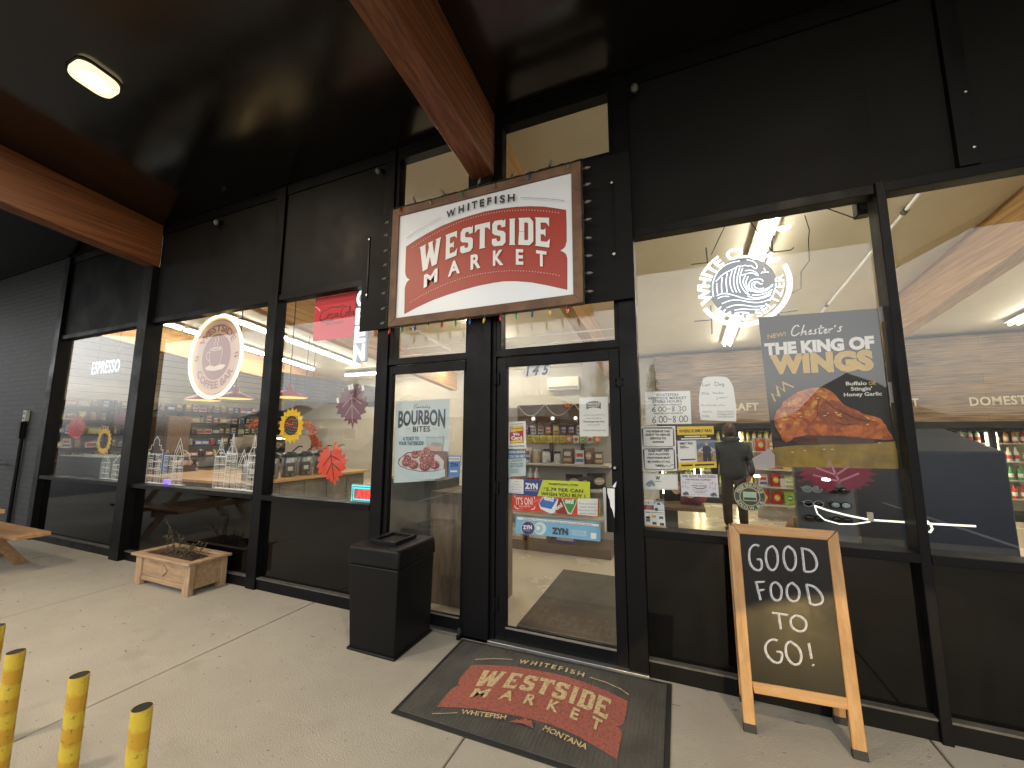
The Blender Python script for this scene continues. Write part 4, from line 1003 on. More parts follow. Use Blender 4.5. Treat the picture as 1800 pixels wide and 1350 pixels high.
def leaf(box, m, mv, label, rot=0, sx=1, cat='paper leaf'):
    x0, y0, x1, y1 = box; a, b_ = P(x0, (y0 + y1) / 2, WY), P(x1, (y0 + y1) / 2, WY); zt, zb_ = P((x0 + x1) / 2, y0, WY)[1], P((x0 + x1) / 2, y1, WY)[1]
    c = ((a[0] + b_[0]) / 2, (zt + zb_) / 2); w2, h2 = (b_[0] - a[0]) / 2, (zt - zb_) / 2
    t = thing('leaf_cutout', label, cat, (c[0], WY, c[1]), 'paper autumn leaves on the windows')
    f = lambda p: (c[0] + w2 * (p[0] * math.cos(rot) - p[1] * math.sin(rot)), c[1] + h2 * (p[0] * math.sin(rot) + p[1] * math.cos(rot)))
    pr = Print(Y=WY); pr.poly([f(p) for p in LEAF], m); pr.strokes([[f((.1, .5)), f((.22, .75)), f((.42, .98))]], w2 * .10, m); pr.build('blade', t)
    pr = Print(Y=WY - .001); pr.strokes([[f(p) for p in l] for l in VEIN], w2 * .05, mv); pr.build('vein', t)
    return t
M_lo = mat('orange_red_paper', srgb(222, 78, 52), .7, var=.1, vs=20); M_lp = mat('plum_paper', srgb(96, 30, 52), .7, var=.15, vs=20); M_lr = mat('red_paper', srgb(200, 62, 66), .7)
leaf((555, 779, 614, 856), M_lo, mat('dark_red_vein', srgb(90, 30, 24), .7), 'orange red paper leaf low in the third window above the lit sign', .25)
tl = leaf((589, 676, 650, 755), M_lp, mat('pale_vein', srgb(170, 130, 140), .7), 'plum paper leaf at the right of the third window', .1)
pr = Print(Y=WY - .002); M_tape = mat('white_tape', (.75, .74, .70), .5)
for x, y in ((614, 681), (619, 680), (638, 682), (594, 704)): pr.poly([P(x - 2, y - 4, WY), P(x + 2, y - 5, WY), P(x + 3, y + 4, WY), P(x - 1, y + 5, WY)], M_tape)
pr.build('tape', tl)
leaf((118, 730, 152, 779), M_lr, mat('red_vein', srgb(150, 40, 44), .7), 'bright red paper leaf at the left of the far left window', .3)
leaf((199, 722, 229, 752), M_lp, mat('plum_vein', srgb(120, 60, 76), .7), 'small plum paper leaf near the post in the far left window', .5)
leaf((1396, 800, 1545, 864), mat('burgundy_paper', srgb(112, 28, 54), .7, var=.1, vs=20), mat('burgundy_vein', srgb(170, 110, 130), .7), 'burgundy paper leaf below the chicken wings poster', 3.3)

# white paper townhouses standing on the window ledge
M_wp = mat('white_cut_paper', (.80, .80, .78), .6)
def house(box, label, roof, n_fl, cols, tower=False, grp='white paper townhouses on the ledge', frill=True):
    x0, y0, x1, y1 = box; Yh = .10 + random.uniform(-.005, .03)
    a = P(x0, y1, Yh); b_ = P(x1, y1, Yh); zt = P((x0 + x1) / 2, y0, Yh)[1]; zb_ = max(.937, min(a[1], b_[1]))
    t = thing('paper_house', label, 'paper house', ((a[0] + b_[0]) / 2, Yh, zb_), grp)
    u0, u1 = a[0], b_[0]; W_ = u1 - u0; H = zt - zb_; body = H * (.62 if roof else .8)
    pr = Print(Y=Yh); lw = max(.0085, W_ * .032); L_ = []
    L_ += [[(u0, zb_), (u0, zb_ + body)], [(u1, zb_), (u1, zb_ + body)]]
    for k in range(n_fl + 1): z_ = zb_ + body * k / n_fl; L_.append([(u0 - lw * .5, z_), (u1 + lw * .5, z_)])
    um = (u0 + u1) / 2
    if roof == 'gable': L_ += [[(u0, zb_ + body), (um, zt), (u1, zb_ + body)], [(u0 + W_ * .2, zb_ + body), (um, zb_ + body + (zt - zb_ - body) * .6), (u1 - W_ * .2, zb_ + body)]]
    elif roof == 'step':
        s_ = (H - body) / 4; L_ += [[(u0, zb_ + body), (u0, zb_ + body + s_), (u0 + W_ * .15, zb_ + body + s_), (u0 + W_ * .15, zb_ + body + 2 * s_), (u0 + W_ * .3, zb_ + body + 2 * s_), (u0 + W_ * .3, zb_ + body + 3 * s_), (um, zt), (u1 - W_ * .3, zb_ + body + 3 * s_), (u1 - W_ * .3, zb_ + body + 2 * s_), (u1 - W_ * .15, zb_ + body + 2 * s_), (u1 - W_ * .15, zb_ + body + s_), (u1, zb_ + body + s_), (u1, zb_ + body)]]
    elif roof == 'spire': L_ += [[(u0, zb_ + body), (u0 + W_ * .3, zb_ + body + (H - body) * .35), (um, zt), (u1 - W_ * .3, zb_ + body + (H - body) * .35), (u1, zb_ + body)], [(u0 + W_ * .3, zb_ + body + (H - body) * .35), (u1 - W_ * .3, zb_ + body + (H - body) * .35)], [(um, zb_ + body), (um, zt)]]
    pr.strokes(L_, lw, M_wp)
    for k in range(n_fl):
        for c in range(cols):
            cx = u0 + W_ * (c + .5) / cols; w2 = W_ / cols * .30; za, zc = zb_ + body * (k + .18) / n_fl, zb_ + body * (k + .78) / n_fl
            if (k + c) % 2 or k == 0:
                ap = [(cx - w2, za), (cx - w2, zc - w2 * .6)] + [(cx + w2 * math.cos(R(q)), zc - w2 * .6 + w2 * math.sin(R(q))) for q in (150, 120, 90, 60, 30)] + [(cx + w2, zc - w2 * .6), (cx + w2, za), (cx - w2, za)]
            else: ap = [(cx - w2, za), (cx - w2, zc), (cx + w2, zc), (cx + w2, za), (cx - w2, za)]
            pr.strokes([ap, [(cx, za), (cx, zc)], [(cx - w2, (za + zc) / 2), (cx + w2, (za + zc) / 2)]], lw * .62, M_wp)
    if frill:
        for k in range(n_fl):
            z_ = zb_ + body * (k + .92) / n_fl
            pr.strokes([[(u0 + W_ * j / 10, z_ + (lw * .9 if j % 2 else -lw * .4)) for j in range(11)]], lw * .5, M_wp)
    pr.build('cut_front', t)
    B().box(u0, u1, Yh + .001, Yh + .05, zb_ - .001, zb_ + .003, M_wp).build('foot', t)
house((255, 767, 280, 851), 'white paper house with stepped roof at the left end of the second window', 'step', 4, 2)
house((284, 788, 302, 852), 'low white paper house second from the left in the second window', '', 3, 2)
house((300, 770, 318, 853), 'narrow white paper house third from the left with a gable', 'gable', 5, 2)
house((373, 768, 392, 861), 'white paper house with the left of two thin spires in the second window', 'spire', 4, 2)
house((393, 760, 412, 863), 'white paper house with the tallest thin spire in the second window', 'spire', 5, 2)
house((415, 790, 432, 861), 'small white paper house with a gable near the mullion', 'gable', 3, 2)
house((432, 762, 450, 864), 'tall white paper house against the mullion of the second window', 'spire', 5, 2)
house((175, 795, 190, 842), 'white paper house at the left in the far left window', 'gable', 3, 2)
house((195, 800, 215, 845), 'white paper house in the middle of the far left window ledge', 'step', 3, 2)
house((220, 792, 236, 846), 'white paper house beside the post in the far left window', 'gable', 4, 2)
t = thing('tea_light', 'small violet glowing light on the ledge among the paper houses', 'small light', (*P(294, 846, .11)[:1], .11, .936))
x, z = P(294, 846, .11); b = B(); b.lathe((x, .11, .936), [(.035, 0), (.04, .03), (.036, .06), (.0, .065)], glow('violet_led', (.25, .16, 1), 1.1), 14); b.build('bulb', t, smooth=True)
b = B(); b.lathe((x, .11, .9355), [(.045, .0), (.045, .004)], M_blackpl, 14); b.build('base', t)
# ------------------------------------------------------------------ posters and notices on the glass
PAPER = mat('white_paper', (.74, .76, .77), .7, var=.04, vs=4); BLK = ink(30, 30, 34); GREY = ink(96, 98, 104); WHT = mat('white_ink', (.74, .74, .75), .6)
NAVY = ink(34, 52, 84)
def poster(name, label, cat, quadpx, base, Y=WY, group=None, tape=True):
    q4 = [P(*q, Y) for q in quadpx]           # bottom-left, bottom-right, top-right, top-left
    cx = sum(q[0] for q in q4) / 4; zb_ = min(q4[0][1], q4[1][1])
    t = thing(name, label, cat, (cx, Y, zb_), group)
    pr = Print(Y=Y, step=.0005); pr.q = q4; pr.t = t
    pr.sheetpoly(q4, base); pr.L = 1
    def at(u, v):                             # 0..1 inside the sheet
        a = [q4[0][i] * (1 - u) + q4[1][i] * u for i in (0, 1)]; b_ = [q4[3][i] * (1 - u) + q4[2][i] * u for i in (0, 1)]
        return (a[0] * (1 - v) + b_[0] * v, a[1] * (1 - v) + b_[1] * v)
    pr.at = at
    pr.H = q4[3][1] - q4[0][1]; pr.W = q4[1][0] - q4[0][0]
    def ln(s, u0, u1, v, h, m, **k): pr.text(s, at(u0, v), at(u1, v), h * pr.H, m, **k)
    def blk(u0, v0, u1, v1, m): pr.poly([at(u0, v0), at(u1, v0), at(u1, v1), at(u0, v1)], m)
    def st(lines, wd, m, smooth=2): pr.strokes([[at(*p) for p in l] for l in lines], wd * pr.H, m, smooth=smooth)
    pr.ln, pr.blk, pr.st = ln, blk, st
    return pr
# --- chicken wings
W1 = ZM(1320, 530, 6); W2 = ZM(1320, 740, 6)
M_wbase = mat('charcoal_poster', srgb(18, 15, 15), .5, var=.12, vs=3)
pr = poster('wings_poster', 'dark chicken wings poster reading THE KING OF WINGS above a big glazed wing', 'poster', [(1362, 820), (1580, 824), (1543, 542), (1333, 558)], M_wbase)
GOLD = mat('gold_poster_ink', srgb(196, 160, 58), .5, var=.12, vs=20); GOLDB = mat('dull_gold_poster_base', srgb(150, 126, 52), .55, col2=srgb(112, 92, 40), vs=9)
px2 = lambda f, l: [f(*p) for p in l]
pr.polypx([(1362 - 2.5, 800), (1577, 789), (1580, 824), (1362, 820)], GOLDB)
pr.polypx(px2(W2, [(200, 345), (250, 280), (500, 255), (900, 240), (1290, 235), (1520, 215), (1558, 505), (252, 482)]), GOLDB)
pr.textpx('NEW!', W1(175, 392), W1(372, 362), 7, GOLD, shear=.1, bold=.02)
pr.strokespx([px2(W1, l) for l in ([(505, 268), (490, 248), (455, 262), (425, 320), (432, 360), (470, 362), (510, 330)], [(560, 248), (530, 340), (518, 365), (560, 310), (580, 315), (572, 350), (590, 350)], [(600, 335), (640, 310), (628, 298), (605, 325), (612, 350), (650, 335)], [(690, 290), (668, 310), (690, 328), (668, 345), (655, 338)], [(740, 250), (715, 330), (730, 345), (752, 325)], [(705, 288), (770, 275)], [(768, 325), (800, 300), (788, 288), (768, 312), (775, 338), (810, 322)], [(825, 285), (815, 332), (830, 300), (855, 283), (862, 292)], [(890, 250), (880, 272)], [(960, 262), (930, 275), (948, 300), (925, 320), (905, 312)])], .0075, WHT, smooth=2)
pr.textpx('THE KING OF', W1(148, 560), W1(1305, 488), 18, WHT, bold=.06)
pr.textpx('WINGS', W1(205, 752), W1(1300, 708), 28, GOLD, bold=.075, spacing=1.08)
pr.strokespx([px2(W1, [(255, 1055), (218, 972), (295, 1000), (270, 890), (352, 945), (335, 855), (450, 905)])], .009, GOLD)
pr.textpx('Buffalo', W1(1000, 885), W1(1218, 880), 6, WHT, bold=.025); pr.textpx('OR', W1(1240, 880), W1(1320, 878), 5.5, GOLD, bold=.04)
pr.textpx("Stingin'", W1(1050, 940), W1(1275, 935), 6, WHT, bold=.025); pr.textpx('Honey Garlic', W1(978, 1002), W1(1378, 990), 6, WHT, bold=.025)
M_wing = mat('glazed_wing_print', srgb(196, 108, 46), .4, col2=srgb(128, 56, 28), vs=16, lo=.40, hi=.64, dist=1.2)
M_wingl = mat('crisp_yellow_print', srgb(204, 158, 72), .4, col2=srgb(176, 96, 40), vs=40, lo=.4, hi=.6); M_wings = mat('wing_shade_print', srgb(84, 44, 30), .5, col2=srgb(58, 40, 34), vs=14)
wing = px2(W1, [(700, 908), (630, 915), (560, 932), (490, 955), (430, 992), (380, 1030), (335, 1060), (320, 1110), (270, 1150), (252, 1200), (236, 1250), (258, 1320)]) + px2(W2, [(265, 75), (300, 130), (325, 195), (372, 226), (425, 205), (450, 172), (520, 160), (600, 150), (760, 165), (940, 155), (1140, 175), (1300, 190), (1420, 200), (1500, 195), (1480, 150), (1440, 100), (1415, 40)]) + px2(W1, [(1400, 1290), (1370, 1240), (1300, 1212), (1200, 1192), (1120, 1150), (1040, 1120), (975, 1090), (930, 1040), (890, 985), (830, 940), (770, 912)])
pr.polypx(wing, M_wing)
pr.polypx(px2(W1, [(720, 1120), (760, 1060), (850, 1040), (930, 1060), (1000, 1130), (1120, 1190), (1250, 1225), (1360, 1290), (1300, 1330), (1100, 1300), (900, 1340), (760, 1290), (690, 1200)]), mat('wing_dark_print', srgb(160, 84, 44), .35, col2=srgb(104, 50, 30), vs=18, dist=1))
pr.polypx(px2(W2, [(450, 172), (600, 150), (940, 155), (1300, 190), (1290, 235), (900, 240), (520, 250), (425, 205)]), M_wings)
for l in ([(430, 1050), (480, 1010), (530, 1015), (520, 1060), (460, 1090), (410, 1100)], [(620, 1090), (660, 1050), (700, 1040), (690, 1090), (650, 1140), (610, 1140)], [(540, 1170), (600, 1150), (670, 1155), (640, 1200), (580, 1215)], [(300, 1200), (350, 1160), (390, 1200), (380, 1260), (320, 1260)], [(440, 1280), (500, 1260), (520, 1300), (480, 1340), (430, 1340)]):
    pr.polypx(px2(W1, l), M_wingl)
M_crv = mat('wing_crevice_print', srgb(92, 42, 24), .4)
pr.strokespx([px2(W1, l) for l in ([(300, 1140), (380, 1110), (450, 1130), (540, 1110), (600, 1060)], [(430, 1180), (500, 1140), (560, 1180)], [(700, 940), (720, 1020), (690, 1110), (700, 1200), (640, 1280)], [(340, 1230), (420, 1210), (470, 1250)], [(780, 1040), (860, 1120), (960, 1160), (1080, 1230), (1250, 1270)], [(850, 1260), (960, 1300), (1100, 1290)], [(560, 960), (620, 1000), (640, 1040)])], .0035, M_crv, smooth=2)
for l in ([(660, 940), (720, 930), (780, 960), (820, 1010), (770, 1030), (700, 990)], [(360, 1080), (400, 1060), (430, 1085), (390, 1120)], [(500, 1100), (550, 1085), (570, 1120), (530, 1140)], [(280, 1290), (320, 1280), (330, 1330), (290, 1335)], [(1180, 1210), (1260, 1225), (1320, 1260), (1240, 1255)], [(880, 1180), (930, 1190), (960, 1220), (900, 1210)]):
    pr.polypx(px2(W1, l), M_wingl)
M_spk = mat('gloss_spark_print', srgb(250, 226, 190), .3)
for x, y, r_ in ((700, 1020, 9), (890, 1172, 8), (770, 1205, 9), (500, 1180, 11), (520, 1215, 8), (1215, 1298, 8), (800, 1180, 6), (930, 1190, 6)):
    pr.strokespx([px2(W1, [(x - r_ * 1.6, y + 4), (x + r_ * 1.6, y - 3)])], .003, M_spk)
for x, y in ((845, 300), (560, 312), (1340, 232), (430, 330), (760, 300)): pr.strokespx([px2(W2, [(x - 12, y), (x + 12, y - 4)])], .003, M_spk)
pr.build('printed_sheet', pr.t)
tp = Print(Y=WY - .012)
for a in ([(1543, 540), (1558, 536), (1565, 562), (1546, 566)], [(1560, 672), (1572, 672), (1578, 708), (1565, 708)], [(1352, 788), (1362, 800), (1362, 822), (1328, 826), (1322, 806)]): tp.polypx(a, mat('clear_tape', (.36, .34, .36), .3))
tp.build('tape', pr.t)
# --- bourbon bites on the fixed door leaf
BZ = ZM(660, 700, 7.5)
pr = poster('bites_poster', 'pale blue bourbon bites food poster on the left door leaf', 'poster', [(692, 849), (788, 843), (790, 701), (696, 706)], mat('pale_blue_poster', srgb(196, 212, 218), .6, var=.06, vs=3), DY)
SL = mat('slate_poster_ink', srgb(52, 62, 74), .6)
pr.strokespx([px2(BZ, l) for l in ([(525, 80), (515, 105), (505, 135), (520, 130)], [(560, 70), (528, 100), (545, 130), (560, 125)], [(565, 122), (578, 112), (570, 108), (563, 125), (580, 125)], [(588, 112), (586, 128), (596, 112), (606, 125)], [(625, 90), (612, 126), (622, 124)], [(630, 110), (628, 126), (640, 124), (645, 110), (645, 126)], [(662, 110), (652, 118), (660, 126), (668, 122)], [(684, 82), (672, 128), (690, 108), (684, 116), (694, 126)], [(705, 110), (705, 124), (722, 106), (712, 135), (698, 142)])], .0045, SL, smooth=1)
bt_, tp_ = quadfit([P(*BZ(*q), DY) for q in ((302, 385), (450, 352), (620, 338), (780, 350), (918, 385))]), quadfit([P(*BZ(*q), DY) for q in ((308, 178), (450, 172), (620, 165), (780, 160), (925, 152))])
def bw(s_, v_):
    u0, u1 = P(*BZ(302, 280), DY)[0], P(*BZ(922, 270), DY)[0]; u = u0 + (u1 - u0) * s_; return (u, np.polyval(bt_, u) * (1 - v_) + np.polyval(tp_, u) * v_)
pr.warp('BOURBON', bw, SL, bold=.035)
pr.textpx('BITES', BZ(495, 442), BZ(722, 438), 9, SL, bold=.03, spacing=1.1)
TEAL = mat('teal_poster_ink', srgb(52, 108, 132), .6)
pr.textpx('A TOAST TO', BZ(362, 556), BZ(575, 554), 6, TEAL, bold=.03); pr.textpx('YOUR TASTEBUDS!', BZ(305, 618), BZ(636, 616), 6, TEAL, bold=.03)
pr.strokespx([px2(BZ, l) for l in ([(400, 408), (460, 395)], [(760, 392), (820, 410)])], .002, GREY)
pp = lambda l, m: pr.polypx(px2(BZ, l), m)
pp([(680, 510), (905, 505), (885, 700), (690, 700)], mat('glass_print', srgb(176, 196, 202), .4)); pp([(690, 620), (890, 610), (884, 700), (692, 700)], mat('glass_bourbon_print', srgb(196, 170, 160), .5))
pp([(720, 615), (760, 580), (860, 585), (880, 620), (820, 640)], mat('glass_ice_print', srgb(150, 160, 164), .4))
pr.strokespx([px2(BZ, [(680, 510), (690, 700)]), px2(BZ, [(905, 505), (885, 700)]), px2(BZ, [(680, 510), (790, 525), (905, 505)])], .003, ink(110, 126, 134), smooth=0)
def ell(cx, cy, rx, ry, m, n=28, a0=0, a1=360): pp([(cx + rx * math.cos(R(a0 + (a1 - a0) * k / n)), cy + ry * math.sin(R(a0 + (a1 - a0) * k / n))) for k in range(n if a1 - a0 == 360 else n + 1)], m)
pp([(300, 860), (310, 800), (420, 715), (560, 690), (955, 700), (955, 1075), (600, 1080), (420, 1040), (300, 960)], mat('wood_table_print', srgb(128, 106, 100), .6, var=.2, vs=20))
pp([(300, 860), (330, 900), (430, 940), (600, 970), (780, 965), (920, 930), (920, 1030), (780, 1070), (600, 1078), (430, 1050), (300, 960)], mat('plate_rim_print', srgb(186, 206, 216), .5))
pp([(315, 850), (340, 790), (430, 730), (560, 705), (830, 745), (910, 830), (900, 930), (770, 955), (600, 960), (430, 930), (330, 885)], mat('plate_paper_print', srgb(206, 200, 202), .6, var=.1, vs=30))
M_bite = mat('glazed_bite_print', srgb(132, 62, 62), .4, col2=srgb(196, 150, 148), vs=60, lo=.45, hi=.6); M_bited = mat('glazed_bite_shade', srgb(84, 38, 42), .4, col2=srgb(150, 90, 90), vs=60)
for cx, cy, r_ in ((680, 690, 50), (530, 740, 52), (620, 725, 45), (740, 740, 48), (430, 790, 50), (650, 800, 62), (740, 810, 45), (410, 845, 50), (510, 865, 62), (660, 885, 66), (790, 870, 58)):
    ell(cx, cy + 6, r_ * 1.02, r_ * .96, M_bited, 14); ell(cx - 4, cy - 6, r_ * .9, r_ * .82, M_bite, 14)
pr.strokespx([px2(BZ, l) for l in ([(700, 1000), (670, 995), (655, 1030), (675, 1055), (700, 1040)], [(715, 995), (705, 1055), (725, 1030), (735, 1055)], [(745, 1045), (765, 1035), (750, 1030), (750, 1055), (770, 1050)], [(795, 1030), (780, 1038), (795, 1048), (778, 1055)], [(815, 1005), (808, 1050)], [(830, 1045), (845, 1035), (832, 1055), (855, 1050)], [(865, 1035), (862, 1055), (880, 1035)])], .0035, ink(230, 236, 240), smooth=1)
pr.build('printed_sheet', pr.t)
# small blue sticker beside it
pr = poster('pouch_sticker', 'small blue pouch sticker at the lower right corner of the bourbon bites poster', 'sticker', [(786, 838), (808, 838), (810, 801), (787, 801)], ink(84, 132, 196), DY)
pr.blk(.08, .74, .95, .95, PAPER); pr.ln('ZYN', .22, .82, .48, .16, NAVY, bold=.05); pr.blk(.25, .22, .8, .30, PAPER)
for k in range(2): pr.blk(.1, .80 + k * .06, .9, .825 + k * .06, GREY)
pr.build('printed_sheet', pr.t)
# house number
pr = poster('house_number', 'white plate with slanted black house number 145 on the door glass', 'house number', [(919, 663), (964, 658), (968, 640), (928, 643)], PAPER, DY)
for ch, a, b_ in (('1', (925, 661), (932, 660)), ('4', (936, 659.5), (949, 658.5)), ('5', (952.5, 658.5), (966, 657.5))): pr.textpx(ch, a, b_, 17, BLK, bold=.03, shear=.35 if ch != '1' else .3)
pr.build('printed_sheet', pr.t)
# Thanksgiving notice
pr = poster('closing_notice', 'white holiday closing notice on the door glass right of the house number', 'notice', [(1019, 767), (1070, 767), (1069, 697), (1018, 699)], PAPER, DY)
pr.poly([pr.at(u, v) for u, v in ((.25, .69), (.25, .85), (.36, .885), (.5, .895), (.64, .885), (.75, .85), (.75, .69), (.64, .72), (.5, .735), (.36, .72))], GREY)
pr.ln('WESTSIDE', .28, .72, .80, .055, PAPER, bold=.03); pr.ln('MARKET', .30, .70, .745, .035, PAPER, bold=.03)
pr.ln('Whitefish Westside Market', .13, .88, .53, .022, GREY); pr.ln('will be CLOSED on', .24, .78, .45, .022, GREY); pr.ln('Thanksgiving Day', .13, .88, .355, .04, GREY, bold=.01); pr.ln('(Thurs, Nov 27)', .30, .70, .28, .025, GREY); pr.ln('Happy Thanksgiving!', .13, .90, .14, .03, GREY)
pr.build('printed_sheet', pr.t)
# We Card sticker and the two panels below
pr = poster('card_sticker', 'white age check sticker with red and yellow We Card panel on the door glass', 'sticker', [(893, 789), (925, 788), (924, 740), (893, 742)], PAPER, DY)
pr.ln('All Customers', .18, .85, .89, .05, BLK, bold=.02); pr.blk(.14, .20, .86, .84, BLK); pr.blk(.17, .215, .83, .825, ink(226, 190, 40)); pr.ln('We Scan IDs', .22, .80, .72, .055, BLK, bold=.02)
pr.poly([pr.at(u, v) for u, v in ((.11, .29), (.84, .34), (.84, .66), (.11, .61))], ink(176, 40, 36)); pr.ln('We', .28, .66, .485, .10, WHT, bold=.05); pr.ln('Card', .19, .80, .335, .12, WHT, bold=.05); pr.ln('Please Have ID Ready', .10, .92, .07, .05, BLK, bold=.02)
pr.build('printed_sheet', pr.t)
pr = poster('helpline_sticker', 'blue help sticker directly under the We Card sticker', 'sticker', [(894, 838), (924, 836.5), (925, 789.5), (893.5, 790.5)], ink(186, 206, 210), DY)
pr.blk(0, .66, 1, 1, ink(40, 92, 132)); pr.ln("WE'RE SERIOUS", .04, .96, .86, .085, WHT, bold=.03); pr.blk(0, .66, 1, .83, ink(60, 116, 160)); pr.ln('YOU CAN HELP', .05, .95, .70, .09, WHT, bold=.03)
for v in (.60, .56): pr.blk(.2, v, .8, v + .015, GREY)
for v, s_ in ((.46, 'SELLING TO TEENS'), (.40, 'IS UNETHICAL AND'), (.34, 'IMPACTS THEIR HEALTH')): pr.ln(s_, .14, .86, v, .035, BLK, bold=.01)
for v in (.25, .20, .15): pr.blk(.16, v, .6, v + .012, GREY)
pr.build('printed_sheet', pr.t)
def warn(pr, lines, u0, u1, vs_, h, m):
    for s_, v in zip(lines, vs_): pr.ln(s_, u0 + (u1 - u0) * (.5 - len(s_) / 48), u1 - (u1 - u0) * (.5 - len(s_) / 48), v, h, m)
WL = ['WARNING:', 'This product', 'contains nicotine.', 'Nicotine is an', 'addictive chemical.']
pr = poster('promo_sticker', 'yellow and blue promotional price sticker across the door glass', 'sticker', [(892.5, 868), (1037, 878), (1037, 847), (893, 841)], ink(196, 210, 44), DY)
pr.poly([pr.at(u, v) for u, v in ((0, 0), (.375, -.02), (.445, 1.0), (0, 1))], ink(44, 62, 134))
pr.blk(.012, .06, .205, .97, PAPER); warn(pr, WL, .02, .2, (.79, .62, .45, .28, .11), .075, GREY)
pr.ln('ZYN', .225, .385, .42, .33, WHT, bold=.06); pr.ln('NICOTINE POUCHES', .225, .38, .27, .06, WHT)
pr.ln('PROMOTIONAL OFFER', .52, .87, .73, .105, BLK, bold=.015); pr.ln('$', .462, .475, .45, .12, BLK); pr.ln('5.79 PER CAN', .49, .925, .36, .20, BLK, bold=.015, spacing=1.05); pr.ln('WHEN YOU BUY 1', .43, .95, .07, .20, BLK, bold=.015)
pr.build('printed_sheet', pr.t)
IZ = ZM(870, 800, 7.5)
pr = poster('pouch_promo', 'red pouch advert with three fanned cans below the yellow promotional sticker', 'sticker', [(899.5, 896.5), (1053, 909), (1053, 877), (900, 870)], ink(206, 58, 40), DY + .004)
def zt_(s_, a, b_, h, m, **k): pr.textpx(s_, IZ(*a), IZ(*b_), h / 7.5, m, **k)
def zp(l, m): pr.polypx(px2(IZ, l), m)
zt_("IT'S ON!", (283, 650), (500, 652), 88, WHT, bold=.01); zt_('GET YOURS', (320, 680), (470, 685), 16, WHT)
pr.strokespx([px2(IZ, l) for l in ([(262, 530), (266, 560)], [(520, 545), (525, 580)], [(262, 660), (268, 690), (310, 708)], [(528, 672), (522, 705), (478, 718)])], .006, WHT)
zp([(640, 548), (575, 640), (605, 710), (730, 770), (790, 760), (838, 580), (760, 556)], ink(226, 232, 238)); zp([(645, 552), (582, 640), (612, 682), (745, 712), (825, 580), (760, 558)], ink(58, 110, 186)); zt_('on!', (645, 585), (775, 612), 52, WHT, bold=.06)
zp([(838, 580), (885, 575), (965, 780), (830, 775), (805, 720)], ink(140, 30, 36)); zt_('on!', (815, 725), (900, 668), 50, WHT, bold=.05)
zp([(880, 572), (1085, 588), (1070, 650), (1010, 780), (960, 770)], ink(216, 228, 214)); zp([(890, 578), (1080, 590), (1062, 645), (1003, 765), (968, 745)], ink(56, 140, 66)); zt_('on!', (925, 628), (1040, 640), 56, WHT, bold=.06)
zp([(1090, 575), (1362, 572), (1355, 806), (1092, 780)], PAPER)
for k, s_ in enumerate(WL[1:]): zt_(s_, (1105 + 12 * (k % 2), 645 + k * 42), (1345 - 10 * (k % 2), 652 + k * 43), 20, GREY)
pr.build('printed_sheet', pr.t)
pr = poster('pouch_banner', 'long light blue nicotine pouch sticker, lowest on the door glass', 'sticker', [(906, 936.5), (1055.5, 952), (1055.5, 918), (906.5, 906.5)], ink(108, 174, 214), DY)
zp([(283, 808), (1382, 905), (1378, 950), (287, 850)], ink(40, 80, 130)); zp([(290, 814), (1376, 910), (1372, 944), (293, 848)], PAPER)
zt_('WARNING: This product contains nicotine. Nicotine is an addictive chemical.', (372, 852), (1280, 930), 24, BLK)
def ell2(cx, cy, rx, ry, m): zp([(cx + rx * math.cos(R(k * 12)), cy + ry * math.sin(R(k * 12))) for k in range(30)], m)
ell2(596, 966, 80, 84, ink(196, 222, 226)); ell2(580, 968, 52, 56, ink(150, 192, 200)); ell2(572, 960, 26, 30, ink(206, 230, 232)); ell2(440, 962, 92, 92, ink(206, 216, 226)); ell2(440, 962, 86, 88, ink(34, 46, 116)); zt_('ZYN', (372, 972), (492, 972), 46, WHT, bold=.06); zt_('NICOTINE', (380, 998), (460, 1000), 10, WHT)
zt_('ZYN', (752, 1030), (968, 1048), 74, NAVY, bold=.07); pr.strokespx([px2(IZ, [(1000, 970), (998, 1055)])], .002, WHT); zt_('NICOTINE', (1022, 1015), (1212, 1030), 30, ink(216, 232, 240), bold=.01); zt_('POUCHES', (1022, 1052), (1212, 1068), 30, ink(216, 232, 240), bold=.01); zp([(1268, 1020), (1340, 1026), (1338, 1105), (1266, 1098)], PAPER)
pr.build('printed_sheet', pr.t)

